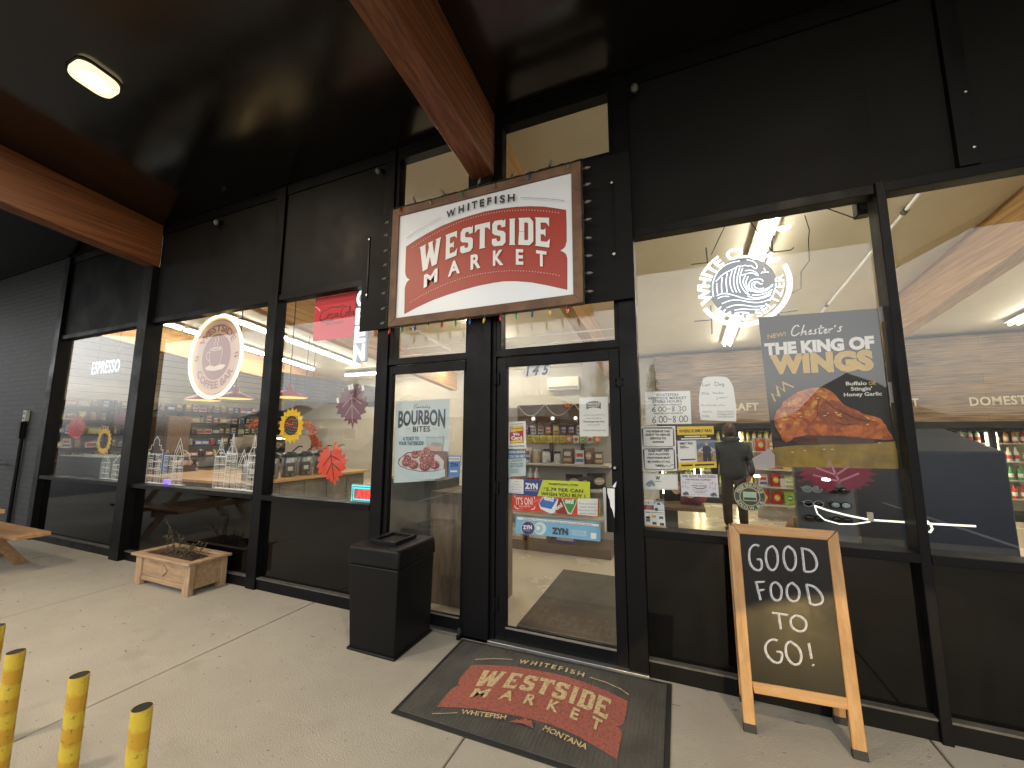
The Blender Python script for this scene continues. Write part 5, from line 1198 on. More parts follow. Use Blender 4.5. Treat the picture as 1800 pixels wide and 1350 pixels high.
# --- notices on the right-hand window
pr = poster('hours_notice', 'white opening hours notice with handwritten times, beside the door jamb', 'notice', [(1135, 746), (1215.5, 745), (1213, 687), (1134, 689)], PAPER)
HB = ink(48, 64, 92)
pr.ln('WHITEFISH', .24, .74, .85, .085, HB, bold=.012); pr.ln('WESTSIDE MARKET', .06, .92, .755, .075, HB, bold=.012); pr.ln('STORE HOURS', .17, .81, .655, .075, HB, bold=.012)
pr.ln('MONDAY-FRIDAY', .19, .82, .565, .045, GREY, bold=.02); pr.ln('SATURDAY-SUNDAY', .20, .84, .305, .045, GREY, bold=.02)
def digits(o_, s_, w_, h_, wd):
    D = {'6': [[(.9, .95), (.35, .7), (.05, .3), (.2, .02), (.7, .0), (.95, .25), (.7, .48), (.2, .38)]], '0': [[(.5, 1), (.1, .8), (.05, .2), (.5, 0), (.95, .25), (.9, .8), (.5, 1)]], ':': [[(.4, .25), (.6, .25)], [(.4, .75), (.6, .75)]], '-': [[(0, .5), (1, .5)]], '8': [[(.85, .85), (.4, 1), (.15, .75), (.75, .4), (.8, .05), (.3, 0), (.2, .3), (.85, .7), (.85, .85)]], '3': [[(.1, .9), (.6, 1), (.8, .75), (.4, .52), (.85, .35), (.7, .02), (.05, .08)]]}
    ls = []; x = o_[0]
    for ch in s_:
        ww = w_ * (.5 if ch == ':' else 1)
        for l in D.get(ch, []): ls.append([(x + ww * a, o_[1] + h_ * b2) for a, b2 in l])
        x += ww * 1.12
    pr.st(ls, wd, BLK)
digits((.15, .385), '6:00-8:30', .085, .15, .016); digits((.15, .05), '6:00-8:00', .088, .20, .018)
pr.build('printed_sheet', pr.t)
pr = poster('service_notice', 'framed white service and footwear notice in two panels under the hours notice', 'notice', [(1130, 828.5), (1190, 828), (1187, 749), (1125.5, 749)], PAPER)
for v0, v1 in ((.535, .965), (.03, .50)):
    a = .05; cs = .035
    for g_, wd in ((0, .009), (.018, .005)):
        pr.st([[(a + g_ + cs, v0 + g_), (1 - a - g_ - cs, v0 + g_), (1 - a - g_ - cs, v0 + g_ + .02), (1 - a - g_, v0 + g_ + .02), (1 - a - g_, v1 - g_ - .02), (1 - a - g_ - cs, v1 - g_ - .02), (1 - a - g_ - cs, v1 - g_), (a + g_ + cs, v1 - g_), (a + g_ + cs, v1 - g_ - .02), (a + g_, v1 - g_ - .02), (a + g_, v0 + g_ + .02), (a + g_ + cs, v0 + g_ + .02), (a + g_ + cs, v0 + g_)]], wd, BLK, 0)
for s_, v, w_ in (('WE RESERVE THE', .86, .68), ('RIGHT TO REFUSE', .785, .70), ('SERVICE TO', .705, .46), ('ANYONE', .625, .33), ('BARE FEET ARE', .43, .60), ('NOT ALLOWED', .355, .60), ('FOOTWEAR MUST', .275, .68), ('BE WORN AT ALL', .19, .66), ('TIMES', .105, .25)): pr.ln(s_, .5 - w_ / 2, .5 + w_ / 2, v, .042, BLK, bold=.02)
pr.st([[(.62, .10), (.72, .13), (.78, .09), (.84, .14), (.95, .15)]], .01, GREY)
pr.build('printed_sheet', pr.t)
pr = poster('missing_flyer', 'yellow topped missing person flyer with a small photo, right of the service notice', 'flyer', [(1193, 824.5), (1260, 822), (1254, 749), (1190, 750)], PAPER)
YE = ink(222, 190, 36)
pr.blk(0, .80, 1, 1, YE); pr.ln('WHERE IS EMILY REA?', .05, .95, .86, .065, BLK, bold=.03); pr.blk(0, .665, 1, .80, BLK); pr.blk(.2, .745, .62, .775, PAPER); pr.blk(.64, .745, .8, .775, YE); pr.blk(.1, .69, .9, .72, PAPER)
pr.blk(0, 0, 1, .155, YE); pr.blk(.08, .06, .38, .10, BLK); pr.blk(.44, .06, .94, .10, BLK)
pr.ln('EMILY REA', .06, .42, .575, .05, BLK, bold=.02); pr.blk(.06, .52, .22, .535, GREY); pr.blk(.06, .49, .3, .505, GREY); pr.blk(.06, .205, .46, .23, BLK)
pr.blk(.51, .155, 1, .665, ink(116, 132, 150)); pr.poly([pr.at(u, v) for u, v in ((.51, .155), (1, .155), (1, .36), (.8, .44), (.65, .40), (.51, .45))], mat('photo_field_print', srgb(168, 150, 92), .6, col2=srgb(110, 98, 66), vs=60))
pr.poly([pr.at(u, v) for u, v in ((.51, .55), (.62, .60), (.75, .57), (1, .62), (1, .45), (.51, .45))], ink(86, 104, 132))
pr.poly([pr.at(u, v) for u, v in ((.66, .35), (.67, .16), (.76, .16), (.775, .26), (.79, .16), (.88, .16), (.88, .35))], BLK); pr.poly([pr.at(u, v) for u, v in ((.67, .33), (.66, .48), (.72, .525), (.83, .52), (.885, .47), (.87, .33))], ink(36, 40, 58))
pr.poly([pr.at(u, v) for u, v in ((.66, .50), (.55, .435), (.56, .41), (.67, .36), (.67, .39), (.60, .42), (.67, .46))], ink(196, 190, 190)); pr.poly([pr.at(u, v) for u, v in ((.88, .50), (.985, .435), (.98, .41), (.87, .36), (.87, .39), (.94, .42), (.88, .46))], ink(196, 190, 190))
c_ = pr.at(.775, .575); pr.disc(c_, .0095, ink(196, 158, 136), 14, .012); pr.poly([(c_[0] + .011 * math.cos(R(a)), c_[1] + .002 + .013 * math.sin(R(a))) for a in range(0, 181, 20)], ink(150, 150, 156))
pr.build('printed_sheet', pr.t)
LP = [(1232, 738), (1294, 741), (1294, 715), (1289, 680), (1282, 667), (1276, 662.5), (1262, 661.5), (1244, 662), (1236, 665), (1231, 682), (1228.5, 700), (1229.5, 722)]
pr = poster('lost_dog_note', 'white hand cut lost dog note with a rounded top, over the cooler lettering', 'note', [(1232, 738), (1294, 741), (1290, 664), (1231, 664)], PAPER)
pr.b = B(); pr.sheetpoly([P(*q_, WY) for q_ in LP], PAPER); pr.L = 1
NZ = ZM(1110, 640, 7.5); PEN = ink(126, 140, 138)
def hw(ls, wd=.0032): pr.strokespx([px2(NZ, l) for l in ls], wd, PEN, smooth=1)
hw([[(935, 248), (938, 292), (962, 288)], [(978, 270), (970, 288), (985, 290), (988, 274), (978, 270)], [(1008, 270), (998, 278), (1006, 288), (996, 292)], [(1024, 255), (1022, 290)], [(1014, 268), (1034, 266)], [(1100, 235), (1102, 290), (1145, 280), (1150, 250), (1098, 232)], [(1168, 262), (1158, 278), (1175, 284), (1180, 264), (1168, 262)], [(1212, 256), (1195, 262), (1196, 282), (1214, 278), (1216, 258), (1216, 300), (1196, 304)]], .0045)
hw([[(930, 370), (932, 415)], [(930, 372), (952, 376), (948, 392), (932, 394)], [(965, 372), (968, 402)], [(985, 368), (984, 400), (1000, 398), (1020, 385), (1008, 380), (1002, 398), (1025, 400)], [(1070, 365), (1078, 392), (1092, 372), (1096, 392)], [(1108, 378), (1110, 394), (1122, 376), (1128, 392)], [(1145, 376), (1135, 388), (1150, 392)], [(1160, 360), (1160, 392), (1172, 376), (1176, 392)], [(1190, 384), (1204, 378), (1196, 374), (1190, 390), (1215, 386)], [(1120, 430), (1135, 460), (1120, 475)], [(1150, 440), (1165, 455), (1175, 435), (1190, 455), (1205, 430), (1225, 455), (1270, 432)]])
hw([[(920 + k * 27, 556), (926 + k * 27, 530 + 8 * (k % 3)), (938 + k * 27, 552 - 9 * (k % 2))] for k in range(12)], .003); hw([[(935, 640), (950, 615), (970, 640), (990, 618), (1010, 640), (1030, 615), (1060, 638)]], .003); pr.textpx('Friday', NZ(930, 700), NZ(1030, 696), 4, PEN, shear=.2)
for k, s_ in enumerate(('Gone, Scared', 'Southgate Drive', 'around golf course')): pr.textpx(s_, NZ(1132, 636 + k * 34), NZ(1345, 634 + k * 34), 3.2, PEN, shear=.2)
pr.build('printed_sheet', pr.t)
pr = poster('letterhead_card', 'white landscape card with a black W and a small bulldog sketch', 'card', [(1131, 860.5), (1192, 861), (1191, 833), (1130, 832)], PAPER)
pr.st([[(.02, .04), (.98, .04), (.98, .96), (.02, .96), (.02, .04)]], .012, GREY, 0); pr.ln('W', .37, .50, .62, .20, BLK, bold=.05); pr.blk(.34, .50, .53, .53, GREY)
DOG = [(.07, .22), (.09, .42), (.16, .52), (.24, .60), (.30, .54), (.34, .40), (.35, .24), (.30, .17), (.27, .30), (.22, .20), (.14, .16), (.12, .26)]
pr.poly([pr.at(*p) for p in DOG], ink(136, 156, 166)); pr.st([[(.10, .3), (.2, .48), (.28, .38)], [(.17, .4), (.24, .42)]], .02, GREY); pr.build('printed_sheet', pr.t)
pr = poster('swim_flyer', 'white flyer reading WE GOT FLOCKED with small birds and a swimmer', 'flyer', [(1198, 872), (1264, 874.5), (1261, 834), (1196, 833)], mat('lilac_paper', (.70, .69, .78), .7))
pr.ln('WE GOT FLOCKED!', .04, .96, .85, .10, ink(60, 66, 92), bold=.03, spacing=1.05); pr.ln('AND PROUDLY SUPPORT', .13, .82, .72, .065, ink(60, 66, 92), bold=.02); pr.ln('WHITEFISH', .33, .62, .58, .035, GREY); pr.ln('SWIM TEAMS', .28, .70, .46, .055, GREY, bold=.02)
pr.st([[(.34, .42), (.46, .35), (.5, .38), (.54, .35), (.68, .42)]], .03, BLK); pr.st([[(.28, .30), (.38, .34), (.5, .28), (.6, .32), (.72, .27)], [(.3, .25), (.5, .22), (.7, .25)]], .012, ink(110, 150, 180)); pr.ln('WHITEFISH', .36, .64, .17, .04, GREY, bold=.01)
for u, v in ((.07, .62), (.13, .60), (.20, .62), (.05, .42), (.12, .44), (.19, .38), (.80, .60), (.86, .62), (.93, .56), (.78, .42), (.86, .36), (.92, .40)): pr.st([[(u - .015, v + .03), (u, v + .045), (u + .012, v + .02), (u - .01, v), (u, v - .05)]], .014, ink(150, 110, 140), 0)
for u0 in (.03, .77): pr.poly([pr.at(u0 + (a - .07) * .62, .04 + (b2 - .16) * .42) for a, b2 in DOG], ink(90, 100, 110))
for k in range(7): pr.blk(.27 + k * .06, .08 + .01 * (k % 3), .29 + k * .06, .11 + .01 * (k % 2), GREY)
pr.build('printed_sheet', pr.t)
pr = poster('van_card', 'small card with a pale van on red, low in the right window', 'card', [(1132, 902.5), (1168.5, 904), (1167, 881), (1131, 880)], PAPER)
pr.blk(0, .30, .5, .68, ink(150, 44, 56)); pr.blk(.02, .66, .48, .98, ink(196, 200, 206)); pr.blk(.5, .28, 1, 1, ink(122, 150, 168)); pr.poly([pr.at(u, v) for u, v in ((.5, .35), (1, .32), (1, .7), (.85, .9), (.62, .92), (.5, .7))], ink(206, 216, 222)); pr.poly([pr.at(u, v) for u, v in ((.66, .72), (.84, .70), (.8, .86), (.66, .88))], ink(60, 72, 84)); c_ = pr.at(.62, .36); pr.disc(c_, .011, BLK, 16); pr.disc(c_, .005, GREY, 12); pr.blk(.08, .08, .3, .16, GREY); pr.blk(.35, .1, .95, .14, GREY); pr.ln('W', .22, .3, .78, .12, NAVY, bold=.05); pr.build('printed_sheet', pr.t)
pr = poster('picture_card', 'small white card with six tiny pictures, lowest notice in the right window', 'card', [(1133.5, 923), (1170, 926), (1168.5, 904.5), (1132, 903)], PAPER)
for i, (u, v, cc_) in enumerate(((.08, .58, BLK), (.38, .70, ink(200, 170, 60)), (.72, .62, GREY), (.08, .34, ink(120, 80, 70)), (.38, .12, BLK), (.74, .08, BLK))): pr.blk(u, v, u + .2, v + .22, cc_)
pr.blk(0, -.12, 1.05, -.02, ink(206, 160, 60)); pr.build('printed_sheet', pr.t)
# round shuttle sticker
c = P(1318, 873, WY); r_ = (P(1318, 848, WY)[1] - P(1318, 898, WY)[1]) / 2
t = thing('shuttle_sticker', 'round dark shuttle bus sticker with a pale ring of letters', 'sticker', (c[0], WY, c[1] - r_))
pr = Print(Y=WY); M_st = mat('sticker_dark_green', (.05, .06, .045), .5); M_sl = mat('sticker_pale_ink', srgb(186, 186, 160), .5)
pr.sheetpoly([(c[0] + r_ * math.cos(R(k * 9)), c[1] + r_ * math.sin(R(k * 9))) for k in range(40)], M_st)
pr.ring(c, r_ * .94, r_ * .98, M_sl); pr.ring(c, r_ * .60, r_ * .65, M_sl); pr.arc('FREE SHUTTLE', c, r_ * .69, 160, 20, r_ * .2, M_sl, bold=.04); pr.arc('S.N.O.W. BUS', c, r_ * .70, 200, 340, r_ * .2, M_sl, bold=.04)
pr.rect(c[0] - r_ * .42, c[1] - r_ * .30, c[0] + r_ * .42, c[1] + r_ * .34, M_sl); pr.rect(c[0] - r_ * .38, c[1] + .0, c[0] + r_ * .38, c[1] + r_ * .22, mat('sticker_mint', srgb(150, 196, 176), .5)); pr.rect(c[0] - r_ * .38, c[1] - r_ * .24, c[0] + r_ * .38, c[1] - r_ * .06, M_st); pr.build('printed_sheet', t)
# ------------------------------------------------------------------ inside the store
def PX(x, y, X):                               # pixel to a plane of constant X
    d = ray(x, y); t = (X - CAMPOS[0]) / d.x
    return (X, CAMPOS[1] + t * d.y, CAMPOS[2] + t * d.z)
M_tube = mat('fluorescent_tube', (1, .97, .86), .4, emit=TUBE_E, ecol=(1, .94, .80))
M_fix = mat('white_fixture_enamel', (.42, .40, .34), .5)
def fixture_proto():
    t = thing('fluorescent_light', '', 'strip light', (0, 0, 0), 'fluorescent strip lights on the store ceiling')
    b = B(); b.prism([(-.09, .0), (-.12, -.035), (-.06, -.06), (.06, -.06), (.12, -.035), (.09, .0)], -.60, .60, M_fix); b.build('housing', t)
    for dx in (-.055, .055): b = B(); b.cyl((dx, -.585, -.082), (dx, .585, -.082), .018, M_tube, n=8); b.build('tube', t, smooth=True)
    return t
FIXL = 'twin tube ceiling strip light '
rows = [('in the row over the coffee counter, third window', [(-7.5, .75 + 1.24 * k, 0) for k in range(5)]), ('in the row behind the glowing coffee sign', [(-9.4, .75 + 1.24 * k, 0) for k in range(5)]),
        ('in the crosswise row at the back of the store', [(-8.2 + 1.24 * k, 7.1, 1) for k in range(6)]), ('in the row behind the round seltzer sign', [(2.53, 1.4 + 1.24 * k, 0) for k in range(5)]),
        ('in the row behind the far right window', [(7.1, 1.4 + 1.24 * k, 0) for k in range(5)]), ('in the row above the shelves behind the doors', [(-2.4, 1.2 + 1.24 * k, 0) for k in range(4)])]
pf = None
for lab, l in rows:
    for x, y, rot in l:
        z = cz(y) - .02 if not rot else cz(y) - .05
        if pf is None: pf = fixture_proto(); o = pf; o.location = (x, y, z)
        else: o = dup(pf, (x, y, z))
        o['label'] = FIXL + lab
        o.rotation_euler = (-math.atan(SLOPE), 0, 0) if not rot else (0, 0, R(90))
# wall with air conditioner, cooler bank
b = B(); b.box(-.9, .95, 7.55, 8.19, .001, 3.50, mat('grey_wall_paint', (.46, .45, .41), .7, var=.1, vs=1)); struct(b.build('wall'))
x0, z1 = P(962, 664, 8.0); x1, z0 = P(1018, 684, 8.0)
t = thing('air_conditioner', 'long white air conditioner high on the back wall, seen through the door', 'air conditioner', ((x0 + x1) / 2, 8.0, z0))
M_ac = mat('ivory_plastic', (.74, .70, .58), .4)
B().box(x0, x1, 7.97, 8.19, z0, z1, M_ac).build('body', t, bevel=.03, seg=3)
b = B()
for k in range(3): b.box(x0 + .04, x1 - .04, 7.955, 7.969, z0 + .04 + k * .022, z0 + .05 + k * .022, mat('vent_shadow', (.3, .28, .24), .6))
b.build('vent', t)
M_plank = brickmat('weathered_plank_wall', (.36, .245, .14), (.26, .19, .125), (.10, .075, .05), 3.4, .19, .003, .75, .2, noise=.6, streak=(.7, 12, 1))
YC = 7.5
t = thing('cooler_fascia', 'weathered wood plank wall over the drink coolers with pale slab letters', 'wooden wall', (5.2, YC, 1.8))
zb_ = P(1500, 745, YC)[1]
B().box(.96, 9.45, YC, YC + .05, zb_, 3.52, M_plank).build('planks', t)
B().box(.95, 9.45, YC - .03, YC - .002, zb_ - .10, zb_ + .03, mat('cooler_top_black', (.02, .018, .016), .5)).build('trim', t)
pr = Print(Y=YC - .004, step=.002); CRM = mat('cream_cutout_letter', (.72, .64, .46), .6)
pr.px = lambda x, y: P(x, y, YC - .004)
pr.textpx('CRAFT', (1271, 721), (1334, 721), 12, CRM, bold=.03, spacing=1.08); pr.textpx('IMPORT', (1543, 717), (1616, 714), 13, CRM, bold=.03, spacing=1.08); pr.textpx('DOMESTIC', (1705, 713), (1832, 709), 14, CRM, bold=.03, spacing=1.08)
pr.build('lettering', t)
M_cool = mat('cooler_black_metal', (.02, .02, .02), .4); M_shelf = mat('white_wire_shelf', (.55, .55, .52), .4)
M_clight = mat('cooler_strip_light', (1, .95, .75), .4, emit=26 * E0, ecol=(1, .88, .48))
def cooler():
    t = thing('beverage_cooler', '', 'drink cooler', (0, 0, 0), 'drink coolers under the plank wall')
    H = zb_ - .12
    b = B(); b.box(-.42, -.37, 0, .6, 0, H, M_cool); b.box(.37, .42, 0, .6, 0, H, M_cool); b.box(-.369, .369, .58, .6, 0, H, mat('cooler_back_panel', (.40, .38, .30), .5)); b.box(-.369, .369, 0, .579, 0, .12, M_cool); b.box(-.369, .369, 0, .579, H - .04, H, M_cool); b.build('cabinet', t)
    for z in (.38, .72, 1.06, 1.40): B().box(-.369, .369, .04, .57, z, z + .022, M_shelf).build('shelf', t)
    for x in (-.355, .355): B().box(x - .01, x + .01, .03, .045, .15, H - .06, M_clight).build('light_strip', t)
    B().cyl((-.345, -.03, .75), (-.345, -.03, 1.25), .012, M_steel, n=8).build('handle', t)
    return t
bcol = {'yellow': (.75, .62, .06), 'lime': (.42, .60, .10), 'green': (.06, .30, .10), 'amber': (.45, .17, .03), 'white': (.72, .72, .68), 'red': (.55, .05, .04), 'blue': (.06, .16, .45), 'orange': (.78, .30, .04)}
GM = {k: mat('goods_%s' % k, v, .35, var=.25, vs=25) for k, v in bcol.items()}
GM['brown'] = mat('goods_brown', (.22, .12, .06), .5, var=.3, vs=20); GM['black'] = mat('goods_black', (.02, .02, .022), .4); GM['purple'] = mat('goods_purple', (.16, .05, .24), .5, var=.2, vs=20); GM['tan'] = mat('goods_tan', (.55, .42, .26), .6, var=.2, vs=20); GM['plaid'] = mat('goods_dark_red', (.25, .05, .06), .8, col2=(.08, .06, .06), vs=20)
PROTO = {}
def goods(kind, col):
    k = (kind, col)
    if k in PROTO: return PROTO[k]
    m = GM[col]; b = B(); lab_ = GM['white'] if col != 'white' else GM['red']
    if kind == 'bottle': b.lathe((0, 0, 0), [(.034, 0), (.036, .01), (.036, .15), (.03, .18), (.014, .215), (.013, .25), (.015, .252), (.015, .265), (0, .266)], m, 10); b.lathe((0, 0, 0), [(.0365, .05), (.0365, .12)], lab_, 10)
    elif kind == 'bag':
        vs = []; fs = []; n = 6
        for i in range(n + 1):
            for j in range(n + 1):
                u, v = i / n, j / n; d = .035 * (math.sin(math.pi * u) * math.sin(math.pi * v)) ** .6
                vs += [((u - .5) * .15, -d, v * .21)]
        for i in range(n):
            for j in range(n): a = i * (n + 1) + j; fs.append((a, a + n + 1, a + n + 2, a + 1))
        b.add(vs, fs, m); b.add([(x, -y, z) for x, y, z in vs], fs, m)
        lc = GM[{'yellow': 'amber', 'white': 'red', 'red': 'yellow', 'orange': 'white', 'lime': 'green', 'blue': 'white', 'purple': 'yellow'}.get(col, 'tan')]; b.add([(.042 * math.cos(a_ * .524), -.0362, .11 + .05 * math.sin(a_ * .524)) for a_ in range(12)], [tuple(range(12))], lc)
        b.add([((u - .5) * .06, -.0366, .10 + v * .022) for u, v in ((0, 0), (1, 0), (1, 1), (0, 1))], [(0, 1, 2, 3)], lab_)
    elif kind == 'jar': b.lathe((0, 0, 0), [(.05, 0), (.055, .01), (.055, .12), (.042, .145), (.042, .15)], m, 12); b.lathe((0, 0, .15), [(.046, 0), (.046, .03), (0, .032)], GM['white'] if col != 'white' else GM['black'], 12)
    elif kind == 'box': b.box(-.06, .06, -.04, .04, 0, .19, m); b.box(-.045, .045, -.0412, -.0402, .10, .15, lab_); b.box(-.052, .052, -.0416, -.0404, .03, .07, GM[{'white': 'blue', 'red': 'yellow', 'purple': 'orange', 'yellow': 'red', 'tan': 'brown', 'brown': 'tan'}.get(col, 'white')])
    elif kind == 'can': b.lathe((0, 0, 0), [(.03, 0), (.033, .008), (.033, .11), (.028, .122), (0, .12)], m, 10); b.lathe((0, 0, 0), [(.0335, .03), (.0335, .08)], lab_, 10)
    elif kind == 'carton': b.box(-.10, .10, -.07, .07, 0, .13, m); b.box(-.08, .08, -.0715, -.0705, .03, .10, lab_)
    o = b.build({'bottle': 'drink_bottle', 'bag': 'snack_bag', 'jar': 'storage_jar', 'box': 'product_box', 'can': 'drink_can', 'carton': 'product_carton'}[kind], smooth=kind in ('bottle', 'jar', 'can', 'bag'))
    PROTO[k] = (o, [True]); return PROTO[k]
def place(kind, col, loc, label, cat, group, s=1.0, rz=0):
    p, first = goods(kind, col)
    if first[0]: o = p; first[0] = False
    else: o = p.copy(); COL.objects.link(o)
    o.location = loc; o.scale = (s, s, s) if not isinstance(s, tuple) else s; o.rotation_euler = (0, 0, rz)
    o['label'] = label; o['category'] = cat; o['group'] = group
    return o
pc = None
for i in range(10):
    x = 1.39 + i * .85; loc = (x, YC + .02, .002)
    if pc is None: pc = cooler(); o = pc; o.location = loc
    else: o = dup(pc, loc)
    o['label'] = 'black framed drink cooler under the CRAFT letters' if i < 3 else ('black framed drink cooler under the IMPORT letters' if i < 6 else 'black framed drink cooler under the DOMESTIC letters')
    cols = [['yellow', 'yellow', 'lime', 'yellow'], ['yellow', 'lime', 'yellow', 'yellow'], ['yellow', 'yellow', 'lime', 'yellow'], ['amber', 'white', 'green', 'red'], ['amber', 'green', 'amber', 'white'], ['green', 'white', 'amber', 'red'], ['white', 'green', 'red', 'blue'], ['red', 'green', 'white', 'amber'], ['red', 'white', 'blue', 'amber'], ['blue', 'red', 'white', 'green']][i]
    for k, z in enumerate((.404, .744, 1.084, 1.424)):
        for j in range(6):
            c = cols[(k + (j // 3)) % 4]
            place('bottle', c, (x - .29 + j * .116, YC + .15 + random.uniform(-.01, .02), z), '%s bottle on a lit shelf of the %s coolers' % (c, ('CRAFT' if i < 3 else ('IMPORT' if i < 6 else 'DOMESTIC'))), 'bottle', 'bottles in the drink coolers', .98)
# entrance mat inside
t = tag(B().box(.10, 1.02, .30, 1.78, .001, .012, mat('inner_mat_charcoal', (.115, .10, .08), .9, var=.35, vs=3, bump=.3, bs=200)).build('entrance_mat', bevel=.004), 'plain charcoal entrance mat on the beige floor behind the glass door', 'floor mat')
# gondola behind the door
M_gond = mat('greige_shelf_metal', (.50, .47, .39), .5, var=.06, vs=2); M_hdr = mat('rough_brown_board', (.17, .095, .045), .75, col2=(.09, .05, .025), vs=3, st=(1.2, 8, 8), bump=.2, bs=30)
t = thing('store_shelf', 'greige store shelf with a rough wooden header, filled with snacks, seen through the door', 'shelf', (-.3, 2.8, 0))
B().box(-1.3, .56, 2.86, 2.90, .0, 1.98, M_gond).build('back_panel', t)
for z, y in ((1.165, 2.42), (.84, 2.40), (.48, 2.38)): B().box(-1.3, .56, y, 2.859, z - .03, z, M_gond).build('shelf', t, bevel=.004)
B().box(-1.3, .56, 2.36, 2.859, .0, .12, mat('shelf_kick_brown', (.16, .10, .06), .6)).build('base', t)
B().box(-.86, .62, 2.74, 2.80, 1.735, 2.01, M_hdr).build('header_board', t, bevel=.004); B().box(-.90, .64, 2.70, 2.86, 1.705, 1.733, M_hdr).build('header_ledge', t)
for x in (-.35, .12): B().box(x - .02, x + .02, 2.80, 2.859, 1.15, 1.73, M_cool).build('upright', t)
t2 = thing('cord_garland', 'pale cord lights looped along the wooden header of the door shelf', 'string lights', (-.2, 2.72, 2.0)); b = B(); pts = []
for (x0_, x1_) in ((-.84, -.42), (-.40, .02), (.04, .48)):
    for k in range(9): s_ = k / 8; pts.append((x0_ + (x1_ - x0_) * s_, 2.73, 2.005 - .16 * math.sin(math.pi * min(1, s_ * 1.05)) ** .8))
b.tube(pts, .008, mat('pale_rope', (.62, .52, .33), .7), 6); b.build('cord', t2)
for i, x in enumerate((-.58, -.28, .06)):
    q = thing('clip_lamp', 'black clip lamp on the wooden header, %s' % ('left one', 'middle one', 'right one by the closing notice')[i], 'lamp', (x, 2.68, 1.80), 'clip lamps on the door shelf')
    b = B(); b.lathe((x, 2.70, 1.74), [(.018, .06), (.03, .04), (.05, -.0)], M_cool, 12); b.cyl((x, 2.73, 1.80), (x, 2.70, 1.79), .008, M_cool, n=6); b.build('shade', q)
    b = B(); b.ball((x, 2.68, 1.80), .028, glow('clip_bulb_white', (1, .96, .85), 1.5), 10, 6); b.build('bulb', q)
x, z = P(997, 714, 2.7); q = thing('pumpkin_ornament', 'small bright orange ornament on top of the wooden header', 'ornament', (x, 2.7, z)); b = B(); b.ball((x, 2.7, z), .035, mat('bright_orange', (.85, .14, .03), .5), 12, 8, (1.2, .7, .8)); b.build('body', q, smooth=True); b = B(); b.cyl((x, 2.7, z + .025), (x + .006, 2.7, z + .045), .006, M_twig, n=6); b.build('stem', q)
LS = 'on the shelf seen through the glass door'
x = -1.22
while x < .52:
    c = random.choice(['white', 'tan', 'brown', 'orange', 'white', 'tan']); k = random.choice(['jar', 'box', 'bag'])
    place(k, c, (x, 2.56, 1.167), '%s %s on the middle shelf seen through the glass door' % (c, {'jar': 'jar', 'box': 'box', 'bag': 'bag'}[k]), k, 'goods on the middle door shelf', random.uniform(.9, 1.15), random.uniform(-.2, .2)); x += random.uniform(.125, .165)
for i in range(14): c = 'yellow' if i < 9 else random.choice(['lime', 'orange', 'white']); place('bag', c, (-.95 + i * .10, 2.74, 1.44), '%s bag hanging in the bright row under the wooden header' % c, 'bag', 'bags hanging on the door shelf', (.62, .8, .55), .1)
for i in range(15): c = random.choice(['white', 'red', 'purple', 'white', 'yellow', 'tan']); place('box', c, (-1.2 + i * .118, 2.78, 1.575), '%s carton in the top row under the wooden header' % c, 'carton', 'cartons on the door shelf', (.7, .6, .66))
for i in range(10): c = random.choice(['blue', 'lime', 'red', 'white', 'purple']); place('bag', c, (-1.2 + i * .17, 2.60, .482), '%s bag on the low shelf seen through the glass door' % c, 'bag', 'bags on the low door shelf', .95, .1)
for i in range(2): place('bottle', 'white', (-.58 + i * .09, 2.55, .842), 'white bottle standing with its twin on the lower door shelf', 'bottle', 'white bottles on the lower door shelf', (1.2, 1.2, .95))
for i, (x_, c, s_) in enumerate(((-.82, 'orange', .9), (.05, 'black', 1.3), (.20, 'plaid', 1.1), (.36, 'black', 1.5), (-.98, 'black', 1.2))): place('bag', c, (x_, 2.58, .842), '%s lumpy bag on the lower door shelf, %s' % (c, ('near the white bottles', 'first dark one right of the bottles', 'beside the dark bags', 'largest of the dark bags', 'at the far left')[i]), 'bag', 'lumpy bags on the lower door shelf', (s_ * 1.2, s_ * 1.6, s_ * .65), .2 * i)
place('carton', 'brown', (-.42, 2.45, .121), 'brown carton at the foot of the shelf seen through the door', 'carton', 'cartons at the shelf foot', (1.5, 1, 1.6)); place('carton', 'purple', (-.05, 2.5, .121), 'purple carton at the foot of the shelf seen through the door', 'carton', 'cartons at the shelf foot', (1.4, 1, 1.3)); place('carton', 'tan', (-.8, 2.45, .121), 'tan carton at the foot of the shelf seen through the door', 'carton', 'cartons at the shelf foot', (1.6, 1, 1.6))
# panels behind the fixed door leaf
t = thing('storage_cabinet', 'scuffed brown and grey cabinet backs behind the fixed door leaf', 'cabinet', (-.75, .5, 0))
B().box(-1.6, -.86, .55, 1.0, .0, 1.10, mat('dusty_grey_panel', (.12, .115, .105), .7, var=.3, vs=2)).build('back_panel', t, bevel=.004)
B().box(-.84, -.18, .42, .9, .0, 1.02, mat('scuffed_brown_panel', (.20, .155, .11), .8, col2=(.10, .075, .055), vs=2, st=(5, 5, 1.2))).build('back_panel', t, bevel=.004)
